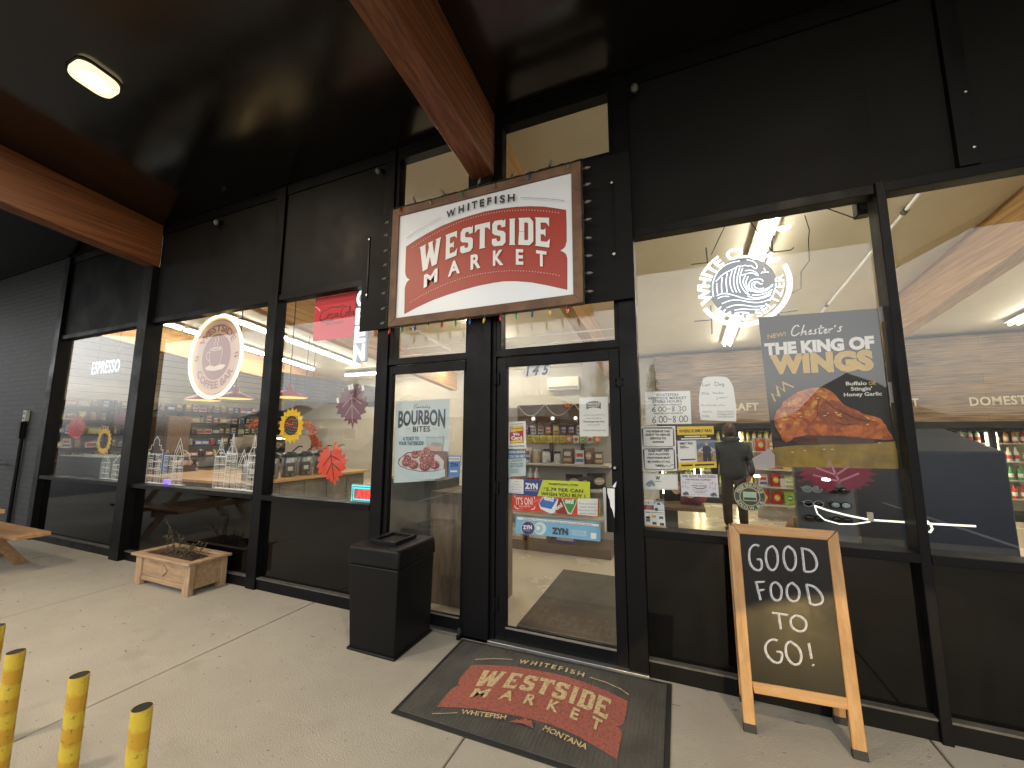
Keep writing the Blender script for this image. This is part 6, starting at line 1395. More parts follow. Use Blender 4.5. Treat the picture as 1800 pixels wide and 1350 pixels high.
# coffee counter
M_ctop = mat('honey_wood_counter', (.55, .33, .14), .45, col2=(.42, .24, .09), vs=3, st=(8, 1, 8)); M_cbase = mat('stone_counter_front', (.20, .18, .15), .7, col2=(.10, .095, .085), vs=4)
t = thing('coffee_counter', 'wooden topped coffee counter behind the second and third windows', 'counter', (-5.4, 1.5, 0))
B().box(-6.6, -4.0, .75, 3.1, .86, .90, M_ctop).build('counter_top', t, bevel=.004); B().box(-6.55, -4.06, .82, 3.0, .0, .859, M_cbase).build('base', t)
b = B()
for k in range(5): b.box(-4.059, -4.05, .86 + k * .43, 1.25 + k * .43, .06, .83, M_cbase)
b.build('front_panel', t)
M_urn = mat('dark_urn_metal', (.035, .037, .042), .3, metal=.4); M_urns = mat('urn_steel', (.32, .32, .33), .3, metal=.8)
pu = None
for i in range(6):
    x, y = -4.28 - .02 * (i % 2), 1.0 + i * .3
    if pu is None:
        t = thing('coffee_urn', '', 'coffee urn', (0, 0, 0), 'coffee urns on the wooden counter')
        b = B(); b.lathe((0, 0, 0), [(.105, 0), (.115, .02), (.115, .26), (.10, .30)], M_urns, 18); b.build('body', t, smooth=True)
        b = B(); b.lathe((0, 0, .301), [(.118, 0), (.118, .05), (.07, .085), (.0, .09)], M_urn, 18); b.tube([(.02, 0, .38), (.12, .0, .47), (.17, 0, .46)], .012, M_urn, 6); b.build('lid', t)
        b = B(); b.box(-.06, .06, -.125, -.116, .06, .22, mat('urn_label', (.10, .10, .10), .5)); b.box(-.035, .035, -.128, -.1255, .10, .16, GM['white']); b.build('label_plate', t)
        b = B(); b.tube([(.0, -.11, .06), (.0, -.16, .05), (0, -.16, .02)], .012, M_urn, 6); b.build('spout', t)
        pu = t; o = t; o.location = (x, y, .90)
    else: o = dup(pu, (x, y, .90), rz=R(70))
    o['label'] = ['nearest dark lidded coffee urn on the counter by the mullion', 'second coffee urn from the mullion', 'third coffee urn from the mullion', 'fourth coffee urn, under the sunflower', 'fifth coffee urn, beside the orange leaf', 'farthest coffee urn on the wooden counter'][i]
    o.rotation_euler.z = R(60)
t = thing('pastry_case', 'slanted glass pastry case with warm lit shelves behind the third window', 'display case', (-5.9, 3.3, .9))
b = B(); b.box(-6.5, -5.0, 2.6, 2.62, .901, 1.55, M_urn); b.box(-6.5, -6.46, 2.1, 2.6, .901, 1.5, M_fix); b.box(-5.04, -5.0, 2.1, 2.6, .901, 1.5, M_fix); b.box(-6.5, -5.0, 2.3, 2.6, 1.50, 1.54, M_fix); b.build('case', t)
for z in (.93, 1.12, 1.31): B().box(-6.45, -5.05, 2.15 + (z - .9) * .3, 2.595, z, z + .015, M_fix).build('shelf', t)
B().quad([(-6.46, 2.1, .92), (-5.04, 2.1, .92), (-5.04, 2.3, 1.5), (-6.46, 2.3, 1.5)], M_glass).build('front_glass', t)
B().box(-6.4, -5.1, 2.55, 2.58, 1.46, 1.49, glow('case_lamp', (1, .75, .4), 8)).build('lamp', t)
for z in (.946, 1.136, 1.326):
    for k in range(7): place('carton', random.choice(['orange', 'tan', 'brown']), (-6.3 + k * .19, 2.45, z), 'wrapped pastry in the slanted glass case', 'pastry', 'pastries in the glass case', (.6, .8, .6))
# menu boards, pendant lamps
M_board = mat('blue_grey_chalk_board', (.12, .14, .20), .6, col2=(.17, .19, .25), vs=4)
for i, (qd, lab) in enumerate(((((478, 696), (538, 703), (545, 655), (484, 648)), 'left blue grey menu board hanging above the coffee counter'), (((542, 703), (662, 718), (662, 684), (553, 657)), 'right blue grey menu board hanging above the coffee counter'))):
    p4 = [PX(*q, -7.0) for q in qd]; y0, y1 = min(p[1] for p in p4), max(p[1] for p in p4); z0 = sum(p[2] for p in p4[:2]) / 2; z1 = sum(p[2] for p in p4[2:]) / 2
    t = thing('menu_board', lab, 'menu board', (-7, (y0 + y1) / 2, z0), 'menu boards above the coffee counter')
    B().box(-7.0, -6.97, y0, y1, 2.36, 2.98, M_board).build('board', t)
    b = B()
    for r_ in range(6):
        for c in range(3):
            yy = y0 + .1 + (y1 - y0 - .2) * c / 3; b.box(-6.969, -6.967, yy, yy + (y1 - y0) * random.uniform(.12, .25), 2.44 + r_ * .085, 2.455 + r_ * .085, mat('pale_chalk_line', (.26, .27, .30), .8))
    b.build('menu_writing', t)
    b = B()
    for yy in (y0 + .1, y1 - .1): b.tube([(-6.985, yy, 2.98), (-6.985, yy, cz(yy))], .008, M_cool, 6)
    b.build('hanger', t)
M_shade = mat('dark_red_lamp_shade', (.22, .03, .04), .35); M_shin = mat('warm_shade_inside', (1, .75, .2), .5, emit=1.15 * E0, ecol=(1, .66, .12))
for (x_, y_, lab) in ((508, 698, 'red barn pendant lamp in the third window above the sunflower'), (357, 703, 'red barn pendant lamp at lower left of the glowing coffee sign'), (413, 700, 'red barn pendant lamp at lower right of the glowing coffee sign')):
    Yp = .95; x, z = P(x_, y_, Yp)
    t = thing('pendant_lamp', lab, 'pendant lamp', (x, Yp, z), 'red pendant lamps over the coffee counter')
    b = B(); b.lathe((x, Yp, z), [(.0, .03), (.236, -.003), (.245, -.005), (.235, .012), (.08, .085), (.05, .10), (.045, .17), (.02, .19), (.0, .19)], M_shade, 24); b.build('shade', t, smooth=True)
    b = B(); b.lathe((x, Yp, z), [(.0, -.0065), (.225, -.0065), (.0, -.003)], M_shin, 24); b.build('bulb', t)
    b = B(); b.tube([(x, Yp, z + .19), (x, Yp, cz(Yp))], .006, M_cool, 6); b.build('cord', t)
# left wall shelving
t = thing('wall_shelf', 'long black wall shelf full of boxes and jars at the left side of the store', 'shelf', (-12.8, 5, 0))
b = B(); b.box(-13.04, -13.0, 1.2, 7.9, 0, 2.45, M_gond); b.build('back_panel', t)
for z in (.5, .85, 1.2, 1.55, 1.9, 2.25): B().box(-12.999, -12.65, 1.2, 7.9, z - .03, z, M_cool).build('shelf', t)
for y in (1.2, 2.85, 4.5, 6.15, 7.86): B().box(-12.999, -12.63, y, y + .04, 0, 2.45, M_cool).build('upright', t)
for z in (.5, .85, 1.2, 1.55, 1.9, 2.25):
    y = 1.4
    while y < 7.7:
        c = random.choice(['white', 'tan', 'brown', 'white', 'blue', 'red', 'black', 'yellow', 'tan']); k = random.choice(['box', 'carton', 'jar'])
        if z > .8: place(k, c, (-12.75, y, z + .001), '%s %s among the goods on the long left wall shelf' % (c, {'box': 'box', 'carton': 'carton', 'jar': 'jar'}[k]), k, 'goods on the left wall shelf', random.uniform(1, 1.25), R(90))
        y += random.uniform(.19, .24)
# merchandise table behind the paper houses
t = thing('display_table', 'low display table with baskets behind the second window', 'table', (-7.2, 1.7, 0))
B().box(-8.6, -6.9, 1.2, 2.2, .80, .84, M_ctop).build('tabletop', t, bevel=.004)
for x in (-8.55, -6.99):
    for y in (1.22, 2.12): B().box(x, x + .06, y, y + .06, 0, .799, M_ctop).build('leg', t)
for i in range(9): c = ['brown', 'tan', 'black', 'purple', 'brown', 'white', 'tan', 'orange', 'black'][i]; place(['carton', 'jar', 'box'][i % 3], c, (-8.4 + i * .18, 1.5 + .12 * (i % 3), .841), '%s item on the display table behind the second window' % c, 'goods', 'goods on the display table', 1.3, .3 * i)
for i in range(30):
    c = ['brown', 'tan', 'black', 'purple', 'brown', 'white', 'tan', 'black', 'blue', 'black'][(i * 7) % 10]; place(['carton', 'jar', 'box', 'bag'][i % 4], c, (-8.5 + (i % 15) * .105, 1.32 + .34 * (i // 15), .841), '%s item crowded on the display table behind the paper houses' % c, 'goods', 'goods on the display table', (1.0, 1.1, 1.0 + .5 * (i % 3)), .4 * i)
t = thing('wicker_basket', 'round dark basket of pale goods on the display table behind the second window', 'basket', (-6.6, 1.5, .84))
b = B(); b.lathe((-6.95, 1.55, .842), [(.16, 0), (.22, .16), (.23, .165), (.21, .15), (.0, .14)], GM['brown'], 20); b.build('basket', t); b = B(); b.tube([(-6.95 + .22 * math.cos(k * .314), 1.55, 1.0 + .26 * math.sin(k * .314)) for k in range(11)], .012, GM['tan'], 6); b.build('handle', t)
b = B()
for k in range(14): b.ball((-6.95 + random.uniform(-.14, .14), 1.55 + random.uniform(-.14, .14), 1.0 + random.uniform(0, .04)), .045, GM['tan'], 8, 6)
b.build('filling', t, smooth=True)
t = thing('wall_cabinet', 'brown wooden cabinet behind the far left window', 'cabinet', (-11.2, 3.2, 0)); B().box(-12.2, -10.4, 3.0, 3.5, 0, 2.0, M_hdr).build('body', t, bevel=.01)
for x in (-12.15, -11.28): B().box(x, x + .84, 2.98, 2.999, .1, 1.9, M_hdr).build('door', t, bevel=.006)
t = thing('teal_chest', 'pale teal slatted chest low behind the far left window', 'chest', (-8.6, 1.2, 0)); M_teal = mat('pale_teal_paint', (.22, .30, .30), .6)
B().box(-9.4, -7.75, .8, 1.4, .0, 1.15, M_teal).build('body', t, bevel=.01); b = B()
for k in range(8): b.box(-9.4, -7.75, .785, .799, .06 + k * .13, .15 + k * .13, M_teal)
b.build('slat_front', t)
# orange leaf garland
M_gar = mat('orange_leaf_fabric', (.70, .15, .03), .7, col2=(.55, .08, .02), vs=30)
t = thing('autumn_garland', 'orange leaf garland sagging behind the third window sunflower', 'garland', (*P(490, 745, .6)[:1], .6, P(490, 745, .6)[1])); b = B()
gp_ = [P(*q, .6) for q in ((440, 752), (452, 741), (468, 747), (490, 742), (535, 747), (546, 752), (551, 762), (553, 775), (560, 790))]
for (xa, za), (xb, zb2) in zip(gp_, gp_[1:]):
    for k in range(26):
        s_ = random.random(); p = Vector((xa + (xb - xa) * s_, .6 + random.gauss(0, .025), za + (zb2 - za) * s_ + random.gauss(0, .025))); e = Vector((random.uniform(-1, 1), random.uniform(-1, 1), random.uniform(-1, 1))).normalized() * .045; f_ = e.orthogonal().normalized() * .022
        b.quad([p, p + e * .5 + f_, p + e, p + e * .5 - f_], M_gar)
b.build('leaf', t); b = B(); b.tube([(x_, .6, z_) for x_, z_ in gp_], .004, M_twig, 5); b.build('cord', t)
# blue sloped box, sunglasses rack, white light cord
x0, z0 = P(1545, 794, 1.3); x1, z1 = P(1769, 794, 1.3); M_navy = mat('navy_cover', (.012, .020, .038), .6, var=.35, vs=2, bump=.3, bs=4)
t = thing('covered_cabinet', 'navy blue covered cabinet with a sloping top behind the far right window', 'cabinet', ((x0 + x1) / 2, 1.6, 0))
zb2 = P(1690, 752, 2.0)[1]
b = B(); b.hexa([(x0, 1.3, 0), (x1, 1.3, 0), (x1, 2.0, 0), (x0, 2.0, 0), (x0, 1.3, z0), (x1, 1.3, z1), (x1 - .02, 2.0, zb2), (x0, 2.0, zb2)], M_navy); b.build('body', t, bevel=.02, seg=3)
b = B(); b.tube([(x1 - .9, 1.32, z0 + .02), (x1 - .9, 1.30, z0 + .09), (x1 - .7, 1.34, z0 + .12), (x1 - .62, 1.5, z0 + .08)], .02, M_steel, 8); b.build('handle', t)
Yr = 1.1; x0, z1 = P(1395, 818, Yr); x1, z0 = P(1510, 945, Yr)
t = thing('sunglasses_rack', 'grey sunglasses display rack behind the chalkboard sign', 'display rack', ((x0 + x1) / 2, Yr, 0))
M_rack = mat('rack_grey', (.11, .115, .12), .5)
B().box(x0, x1, Yr, Yr + .06, .62, z1 + .25, M_rack).build('panel', t, bevel=.004); B().box(x0 + .12, x1 - .12, Yr + .061, Yr + .14, .0, 1.2, M_cool).build('post', t); B().box(x0 - .05, x1 + .05, Yr - .1, Yr + .35, .0, .05, M_cool).build('base', t); B().box(x1 + .03, x1 + .28, Yr + .05, Yr + .3, .0, z1 + .2, M_cool).build('side_tower', t)
lens = {'black': mat('black_lens', (.01, .01, .012), .1), 'orange': mat('orange_lens', (.5, .16, .02), .1), 'blue': mat('pale_blue_lens', (.35, .45, .5), .1), 'white': mat('white_frame_plastic', (.6, .62, .63), .3)}
fr_ = []
for r_ in range(6):
    for c in range(2):
        xx = x0 + (x1 - x0) * (.27 + .46 * c); zz = z1 + .16 - r_ * .115
        k = [('black', 'black'), ('black', 'black'), ('orange', 'black'), ('blue', 'white'), ('black', 'white'), ('black', 'black')][r_]
        if c == 1: k = ('black', 'black') if r_ % 2 else ('blue', 'black')
        t = thing('sunglasses', '%s lensed sunglasses, row %s from the top, %s column of the rack' % (k[0], ('one', 'two', 'three', 'four', 'five', 'six')[r_], ('left', 'right')[c]), 'sunglasses', (xx, Yr - .03, zz), 'sunglasses on the grey rack')
        for s_ in (-1, 1):
            b = B(); b.ball((xx + s_ * .034, Yr - .035, zz), .03, lens[k[0]], 12, 6, (1, .25, .72)); b.build('lens', t, smooth=True)
        b = B(); fm = lens['white'] if k[1] == 'white' else M_blackpl
        for s_ in (-1, 1): b.tube([(xx + s_ * .034 + .033 * math.cos(a * .524), Yr - .036, zz + .024 * math.sin(a * .524)) for a in range(12)], .0035, fm, 5, closed=True); b.tube([(xx + s_ * .068, Yr - .035, zz + .01), (xx + s_ * .07, Yr - .002, zz + .008)], .003, fm, 5)
        b.tube([(xx - .008, Yr - .038, zz + .006), (xx + .008, Yr - .038, zz + .006)], .003, fm, 5); b.build('frame', t)
t = thing('neon_rope', 'thin white glowing neon rope hanging across the lower right windows', 'neon rope', (*P(1550, 915, .13)[:1], .13, P(1550, 915, .13)[1])); b = B()
Mlc = glow('white_neon_cord', (1, .97, .86), 1.15)
b.tube([(P(x_, y_, .13)[0], .13, P(x_, y_, .13)[1]) for x_, y_ in ((1432, 889), (1455, 897), (1490, 906), (1530, 914), (1600, 918.5), (1640, 921), (1715, 925))], .0055, Mlc, 6)
b.tube([(P(x_, y_, .13)[0], .13, P(x_, y_, .13)[1]) for x_, y_ in ((1432, 889), (1437, 903), (1450, 914), (1475, 921), (1500, 921.5), (1530, 917))], .004, Mlc, 6)
b.tube([(P(x_, y_, .13)[0], .12, P(x_, y_, .13)[1]) for x_, y_ in ((1627, 915), (1634, 921), (1637, 929), (1633, 935), (1628, 933))], .006, Mlc, 6); b.build('tube', t)
b = B()
for x_, y_ in ((1376, 850), (1530, 910)): X_, Z_ = P(x_, y_, .125); b.box(X_ - .012, X_ + .012, .115, .135, Z_ - .02, Z_ + .03, M_fix)
b.build('clip', t)
# snack rack beside the customer, low goods by the window
t = thing('snack_rack', 'low rack of bright snacks right of the customer in the green jacket', 'display rack', (3.3, 5.8, 0)); B().box(2.75, 4.6, 6.05, 6.1, 0, 1.5, M_gond).build('back_panel', t)
for z in (.3, .62, .94, 1.26): B().box(2.75, 4.6, 5.75, 6.049, z - .025, z, M_gond).build('shelf', t)
for z in (.3, .62, .94, 1.26):
    for k in range(9): c = random.choice(['yellow', 'lime', 'red', 'orange', 'white', 'green']); place(random.choice(['bag', 'box']), c, (2.85 + k * .2, 5.88, z + .001), '%s snack pack on the low rack right of the customer' % c, 'snack', 'snacks on the low rack', 1.1)
for i, (x, y, c, s_) in enumerate(((1.55, 4.2, 'plaid', 2.0), (1.3, 4.5, 'black', 2.2), (1.72, 4.6, 'red', 1.8), (2.75, 3.3, 'brown', 2.6), (2.95, 2.6, 'purple', 2.0), (3.0, 3.0, 'green', 2.4))):
    place('bag', c, (x, y, .001 if i > 2 else .45), '%s bag heaped on the stand behind the %s' % (c, ('window cards', 'letterhead card', 'swim flyer', 'shuttle sticker', 'chalkboard top', 'chalkboard and shuttle sticker')[i]), 'bag', 'bags heaped behind the right window', (s_, s_ * 1.6, s_), .4 * i)
t = thing('merchandise_stand', 'low dark stand of folded goods behind the notices of the right window', 'stand', (1.5, 4.4, 0)); B().box(1.0, 1.75, 4.0, 4.8, .38, .43, M_hdr).build('top', t); B().box(1.05, 1.35, 4.1, 4.7, .0, .379, M_cool).build('base', t)
# ceiling pipe, small speaker
t = thing('ceiling_pipe', 'white pipe with dark couplings along the ceiling behind the right windows', 'pipe', (3.9, 3.5, 3.9)); b = B(); b.tube([(3.88, .3, cz(.3) - .05), (3.92, 7.4, cz(7.4) - .05)], .022, M_white, 10); b.build('pipe', t); b = B()
for y in (2.6, 5.2): b.cyl((3.89, y, cz(y) - .05), (3.89, y + .07, cz(y + .07) - .05), .032, M_bracket, n=10)
b.build('coupling', t)
t = thing('ceiling_pipe', 'thin white pipe crossing the left transom window below the market sign', 'pipe', (-2.0, 2, 4)); b = B(); p0, p1 = P(722, 577, 1.0), P(790, 616, 3.0); b.tube([(p0[0], 1.0, p0[1]), (p1[0], 3.0, p1[1])], .018, M_white, 8); b.build('pipe', t)
X_, Z_ = P(1512, 366, .2); t = thing('wall_speaker', 'small black speaker in the top right corner of the right window', 'speaker', (X_, .2, Z_)); B().box(X_ - .03, X_ + .05, .16, .24, Z_ - .06, Z_ + .05, M_blackpl).build('cabinet', t, bevel=.008); b = B(); b.lathe((X_ + .01, .155, Z_ - .005), [(.03, 0), (.025, .004)], M_rubber, 12, 'Y'); b.build('grille', t); b = B(); b.tube([(P(x_, y_, .2)[0], .2, P(x_, y_, .2)[1]) for x_, y_ in ((1447, 364), (1470, 372), (1500, 383), (1512, 380))], .004, M_blackpl, 6); b.build('cable', t)
# ------------------------------------------------------------------ the customer
def skin(name, verts, edges, radii, m, parent, root=0, sub=2):
    me = bpy.data.meshes.new(name); off = Vector(parent_world(parent)); me.from_pydata([tuple(Vector(v) - off) for v in verts], edges, []); me.update()
    o = bpy.data.objects.new(name, me); COL.objects.link(o); o.parent = parent
    sm = o.modifiers.new('skin', 'SKIN'); sv = me.skin_vertices[0].data
    for i, r_ in enumerate(radii): sv[i].radius = r_ if isinstance(r_, tuple) else (r_, r_)
    sv[root].use_root = True; sm.use_smooth_shade = True
    sb = o.modifiers.new('subsurf', 'SUBSURF'); sb.levels = sub; sb.render_levels = sub
    me.materials.append(m); return o
def parent_world(p):
    q = Vector((0, 0, 0))
    while p is not None: q += Vector(p.location); p = p.parent
    return q
M_skin = mat('skin', (.50, .30, .21), .5); M_jack = mat('dark_olive_jacket', (.030, .034, .024), .85, col2=(.018, .020, .015), vs=9, bump=.4, bs=14); M_trs = mat('dark_red_brown_trousers', (.05, .028, .024), .85, var=.3, vs=8); M_hair = mat('brown_hair', (.085, .04, .025), .6, col2=(.05, .022, .014), vs=40, st=(1, 1, .2), bump=.4, bs=60)
px_, py_ = 2.22, 4.6
t = thing('person', 'shopper seen from behind in a dark olive jacket facing the yellow lit coolers', 'person', (px_, py_, 0))
def q(x, y, z): return (px_ + x, py_ + y, z)
V = [q(0, 0, .95), q(0, .0, 1.15), q(0, -.01, 1.36), q(0, 0, 1.47), q(-.01, .015, 1.545), q(-.01, .03, 1.62), q(-.01, .025, 1.69)]
Ed = [(0, 1), (1, 2), (2, 3), (3, 4), (4, 5), (5, 6)]; Rd = [(.16, .11), (.145, .10), (.17, .105), .06, .062, (.075, .088), (.055, .065)]
hands = {}
for s_ in (-1, 1):
    b0 = len(V); V += [q(s_ * .17, 0, 1.40), q(s_ * .235, .0, 1.13), q(s_ * .24, .06, .90), q(s_ * .235, .08, .83)]; Ed += [(2, b0), (b0, b0 + 1), (b0 + 1, b0 + 2), (b0 + 2, b0 + 3)]; Rd += [.055, .042, .030, (.02, .038)]
    for k, (dy, ln) in enumerate(((.034, .062), (.012, .075), (-.010, .070), (-.030, .055))):
        c = len(V); V += [q(s_ * .235, .085 + dy, .79), q(s_ * .228, .09 + dy, .79 - ln * .55), q(s_ * .215, .095 + dy, .79 - ln)]; Ed += [(b0 + 3, c), (c, c + 1), (c + 1, c + 2)]; Rd += [.0095, .009, .0075]
    c = len(V); V += [q(s_ * .215, .125, .83), q(s_ * .205, .14, .79)]; Ed += [(b0 + 3, c), (c, c + 1)]; Rd += [.011, .009]
    b0 = len(V); V += [q(s_ * .09, 0, .88), q(s_ * .105, .015, .50), q(s_ * .11, -.01, .10), q(s_ * .115, .10, .045)]; Ed += [(0, b0), (b0, b0 + 1), (b0 + 1, b0 + 2), (b0 + 2, b0 + 3)]; Rd += [.085, .058, .042, (.04, .03)]
skin('body', V, Ed, Rd, M_skin, t)
b = B(); hx, hy, hz = px_ - .01, py_ + .03, 1.625
b.ball((hx, hy + .108, hz - .01), .016, M_skin, 8, 6, (.8, 1.2, 1.4)); 
for s_ in (-1, 1): b.ball((hx + s_ * .085, hy, hz - .005), .03, M_skin, 10, 6, (.35, .7, 1.1)); b.ball((hx + s_ * .03, hy + .085, hz + .015), .012, GM['black'], 8, 6)
b.box(hx - .025, hx + .025, hy + .086, hy + .094, hz - .055, hz - .047, mat('lip_rose', (.35, .14, .12), .5)); b.build('face', t, smooth=True)
VJ = [q(0, 0, .80), q(0, 0, 1.0), q(0, -.005, 1.2), q(0, -.01, 1.36), q(0, 0, 1.46), q(0, .0, 1.535)]; EJ = [(i, i + 1) for i in range(5)]; RJ = [(.225, .155), (.215, .15), (.205, .145), (.21, .135), (.10, .095), (.095, .092)]
for s_ in (-1, 1):
    c = len(VJ); VJ += [q(s_ * .20, 0, 1.39), q(s_ * .265, -.01, 1.12), q(s_ * .265, .055, .89)]; EJ += [(3, c), (c, c + 1), (c + 1, c + 2)]; RJ += [.085, .072, .055]
jk = skin('jacket', VJ, EJ, RJ, M_jack, t, 0)
b = B(); b.tube([(px_ + .11 * math.cos(a * .524), py_ - .005 + .10 * math.sin(a * .524), 1.50 + .01 * math.sin(a * .524)) for a in range(12)], .034, M_jack, 8, closed=True); b.build('collar', jk, smooth=True)
VT = [q(0, 0, .96), q(-.09, 0, .86), q(-.11, .015, .50), q(-.112, -.01, .09), q(.09, 0, .86), q(.11, .015, .50), q(.112, -.01, .09)]
skin('trousers', VT, [(0, 1), (1, 2), (2, 3), (0, 4), (4, 5), (5, 6)], [(.18, .13), .105, .082, .068, .105, .082, .068], M_trs, t)
for s_ in (-1, 1): b = B(); b.ball((px_ + s_ * .113, py_ + .045, .045), .055, GM['black'], 12, 8, (.9, 2.3, .82)); b.build('shoe', t, smooth=True)
b = B()
vs = []; fs = []; n, k_ = 20, 12
for i in range(k_ + 1):
    a = math.pi * .78 * i / k_
    for j in range(n):
        tt = 2 * math.pi * j / n; front = max(0, math.sin(tt)); aa = a * (1 - .52 * front); r_ = .112 + random.uniform(-.004, .006)
        vs.append((hx + r_ * .92 * math.sin(aa) * math.cos(tt), hy - .008 + r_ * 1.02 * math.sin(aa) * math.sin(tt), hz + .012 + r_ * 1.1 * math.cos(aa)))
for i in range(k_):
    for j in range(n): fs.append((i * n + j, (i + 1) * n + j, (i + 1) * n + (j + 1) % n, i * n + (j + 1) % n))
b.add(vs, fs, M_hair); b.build('hair', t, smooth=True)

# ------------------------------------------------------------------ across the lot, seen mostly as reflections
def car(loc, rz, col, label, lit=False):
    t = thing('parked_car', label, 'car', (0, 0, 0), 'cars parked in front of the store')
    m = mat('car_paint_%d' % int(col[0] * 1000 + col[2] * 77), col, .25, coat=.6)
    def loft(sections, mt, nm, bev=.03):
        b = B(); n = len(sections[0][1]); vs = []; fs = []
        for y, s_ in sections: vs += [(x, y, z) for x, z in s_]
        for i in range(len(sections) - 1):
            for k in range(n): fs.append((i * n + k, i * n + (k + 1) % n, (i + 1) * n + (k + 1) % n, (i + 1) * n + k))
        fs.append(tuple(range(n - 1, -1, -1))); fs.append(tuple((len(sections) - 1) * n + k for k in range(n)))
        b.add(vs, fs, mt); return b.build(nm, t, bevel=bev, smooth=True)
    def sec(w_, zb, zm, zt): return [(-w_ * .93, zb), (w_ * .93, zb), (w_, zb + (zm - zb) * .5), (w_ * .97, zm), (w_ * .86, zt), (-w_ * .86, zt), (-w_ * .97, zm), (-w_, zb + (zm - zb) * .5)]
    loft([(2.25, sec(.78, .38, .62, .72)), (2.1, sec(.88, .28, .72, .86)), (1.2, sec(.92, .25, .85, 1.0)), (.95, sec(.92, .25, .88, 1.06)), (-1.9, sec(.92, .25, .88, 1.06)), (-2.2, sec(.86, .32, .86, 1.0))], m, 'body')
    loft([(1.05, [(-.76, 1.05), (.76, 1.05), (.72, 1.10), (-.72, 1.10)]), (.35, [(-.80, 1.05), (.80, 1.05), (.64, 1.62), (-.64, 1.62)]), (-1.5, [(-.80, 1.05), (.80, 1.05), (.64, 1.60), (-.64, 1.60)]), (-2.05, [(-.76, 1.05), (.76, 1.05), (.70, 1.12), (-.70, 1.12)])], mat('car_window_dark', (.01, .012, .014), .08), 'window', .02)
    B().box(-.64, .64, -1.5, .35, 1.61, 1.66, m).build('roof', t, bevel=.02)
    for s_ in (-1, 1):
        for y in (1.45, -1.4):
            b = B(); x = s_ * .82; b.lathe((x - .11 * s_, y, .34), [(.2, 0), (.31, .0), (.34, .03 * s_), (.34, .17 * s_), (.31, .2 * s_), (.2, .2 * s_)], M_rubber, 22, 'X'); wo = b.build('wheel', t, smooth=True)
            b = B(); b.lathe((x + .09 * s_, y, .34), [(.0, .015 * s_), (.06, .012 * s_), (.2, .0)], M_chrome, 14, 'X'); b.build('rim', wo)
        hl = mat('headlight_lit', (1, .9, .65), .3, emit=25, ecol=(1, .80, .45)) if lit else M_chrome
        b = B(); b.ball((s_ * .62, 2.12, .74), .11, hl, 12, 8, (1.3, .9, .7)); b.build('headlight', t, smooth=True)
        B().box(s_ * .93 - .09, s_ * .93 + .09, .82, .94, 1.04, 1.16, m).build('mirror', t, bevel=.03)
    b = B()
    for k in range(4): b.box(-.4, .4, 2.20 - k * .004, 2.262 - k * .004, .50 + k * .05, .52 + k * .05, M_chrome)
    b.build('grille', t); B().box(-.8, .8, 2.2, 2.3, .33, .44, M_blackpl).build('bumper', t, bevel=.03)
    t.location = loc; t.rotation_euler = (0, 0, rz); return t
car((-7.6, -8.2, -.148), 0, (.012, .014, .018), 'dark car facing the store, reflected in the third window')
car((-13.5, -8.2, -.148), 0, (.25, .26, .27), 'silver car facing the store at the far left')
lc = car((4.1, -9.6, -.148), R(12), (.16, .02, .02), 'dark red car facing the store with its headlights on', lit=True)
sp = bpy.data.lights.new('headlight_beam', 'SPOT'); sp.energy = BEAM_W; sp.color = (1, .70, .26); sp.spot_size = R(31); sp.spot_blend = .03; sp.shadow_soft_size = .03
so = bpy.data.objects.new('headlight_beam', sp); COL.objects.link(so); src_ = Vector((3.2, -7.2, .62)); so.location = src_
aim = Vector((2.5, -.1, -1.20)); so.rotation_euler = (aim - src_).to_track_quat('-Z', 'Y').to_euler()
# neighbour building
M_bld = mat('neighbour_siding', (.28, .24, .19), .8, var=.1, vs=2); M_rf = mat('neighbour_metal_roof', (.40, .42, .43), .4, metal=.3, var=.1)
t = thing('neighbour_building', 'low brown building with a pale metal roof across the parking lot', 'building', (-24, -30, 0))
B().box(-38, -10, -38, -30, -.15, 3.2, M_bld).build('wall', t)
b = B(); b.prism([(-29.2, 3.1), (-38.8, 3.1), (-34, 5.4)], -39, -9, M_rf, 'X'); b.build('roof', t)
for x in range(-36, -11, 4):
    wo = B().box(x, x + 1.8, -29.99, -29.9, .9, 2.3, M_white).build('window', t); B().box(x + .1, x + 1.7, -29.899, -29.88, 1.0, 2.2, mat('dark_pane', (.02, .025, .03), .1)).build('pane', wo)
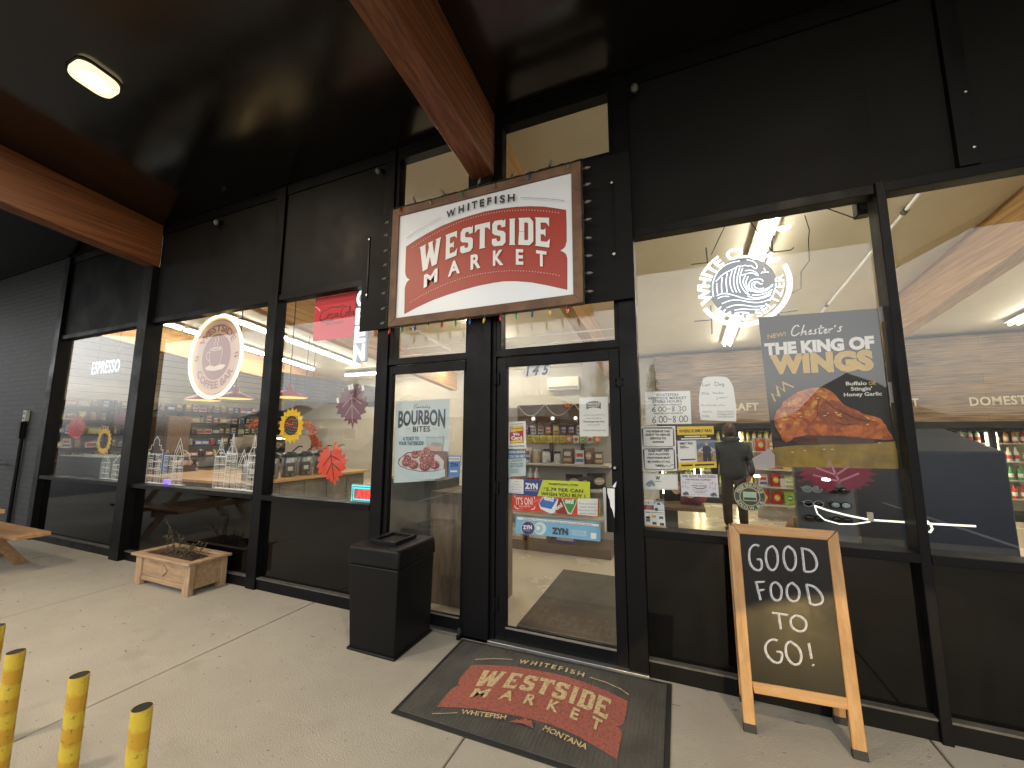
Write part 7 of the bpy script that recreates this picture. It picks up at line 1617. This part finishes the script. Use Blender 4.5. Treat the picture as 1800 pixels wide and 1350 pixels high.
# trees
M_bark = mat('tree_bark', (.09, .065, .05), .9, var=.4, vs=10); M_need = mat('pine_needles', (.030, .045, .026), .8, col2=(.018, .028, .018), vs=6)
def pine(x, y, h, label):
    t = thing('pine_tree', label, 'tree', (x, y, -.15), 'pine trees across the lot'); b = B(); b.tube([(x, y, -.15), (x + .1, y, h * .5), (x, y, h)], [h * .022, h * .014, .03], M_bark, 8); b.build('trunk', t)
    b = B(); z = h * .12
    while z < h:
        R_ = (h - z) * .24 * random.uniform(.6, 1.15) + .25
        for k in range(9):
            a = random.uniform(0, 6.283); L_ = R_ * random.uniform(.6, 1.1); d = Vector((math.cos(a), math.sin(a), random.uniform(-.35, .1))); sd_ = Vector((-math.sin(a), math.cos(a), 0)); p = Vector((x, y, z))
            for j in range(5):
                c = p + d * L_ * (j + .8) / 5; w_ = L_ * .16
                b.quad([c - sd_ * w_ + Vector((0, 0, random.uniform(-.2, .1))), c + d * L_ * .16, c + sd_ * w_ + Vector((0, 0, random.uniform(-.2, .1))), c - d * L_ * .12 + Vector((0, 0, .08))], M_need)
        z += h * .022 + .05
    b.build('crown', t)
for i, (x, y, h) in enumerate(((-.98, -46, 9.8), (-8, -52, 12), (46, -62, 14), (34, -48, 13), (-42, -50, 16), (-60, -60, 14))): pine(x, y, h, ['tall lone pine straight across the lot', 'shorter pine left of the lone pine', 'pine farthest to the right across the lot', 'shorter pine toward the right of the lot', 'tall pine behind the neighbour building', 'pine farthest left behind the neighbour building'][i])
def bare(x, y, h, label):
    t = thing('bare_tree', label, 'tree', (x, y, -.15), 'leafless trees across the lot'); tr = B(); br = B()
    def grow(p, d, ln, r_, dep, bb):
        pts = [p]
        for k in range(4): d = (d + Vector((random.uniform(-.2, .2), random.uniform(-.2, .2), random.uniform(-.05, .12)))).normalized(); pts.append(pts[-1] + d * ln / 4)
        bb.tube(pts, [r_ * (1 - .14 * k) for k in range(5)], M_bark, 5, caps=False)
        if dep:
            for k in (2, 3, 4, 4):
                e = (d + Vector((random.uniform(-1, 1), random.uniform(-1, 1), random.uniform(-.1, .7)))).normalized(); grow(pts[k], e, ln * .66, r_ * .5, dep - 1, br)
    grow(Vector((x, y, -.15)), Vector((0, 0, 1)), h * .42, h * .022, 4, tr); tr.build('trunk', t); br.build('crown', t)
for i, (x, y, h) in enumerate(((-20, -26, 8), (-13, -40, 10), (-5, -36, 8.5))): bare(x, y, h, ['leafless tree in front of the brown building', 'leafless tree right of the brown building', 'leafless tree left of the lone pine'][i])
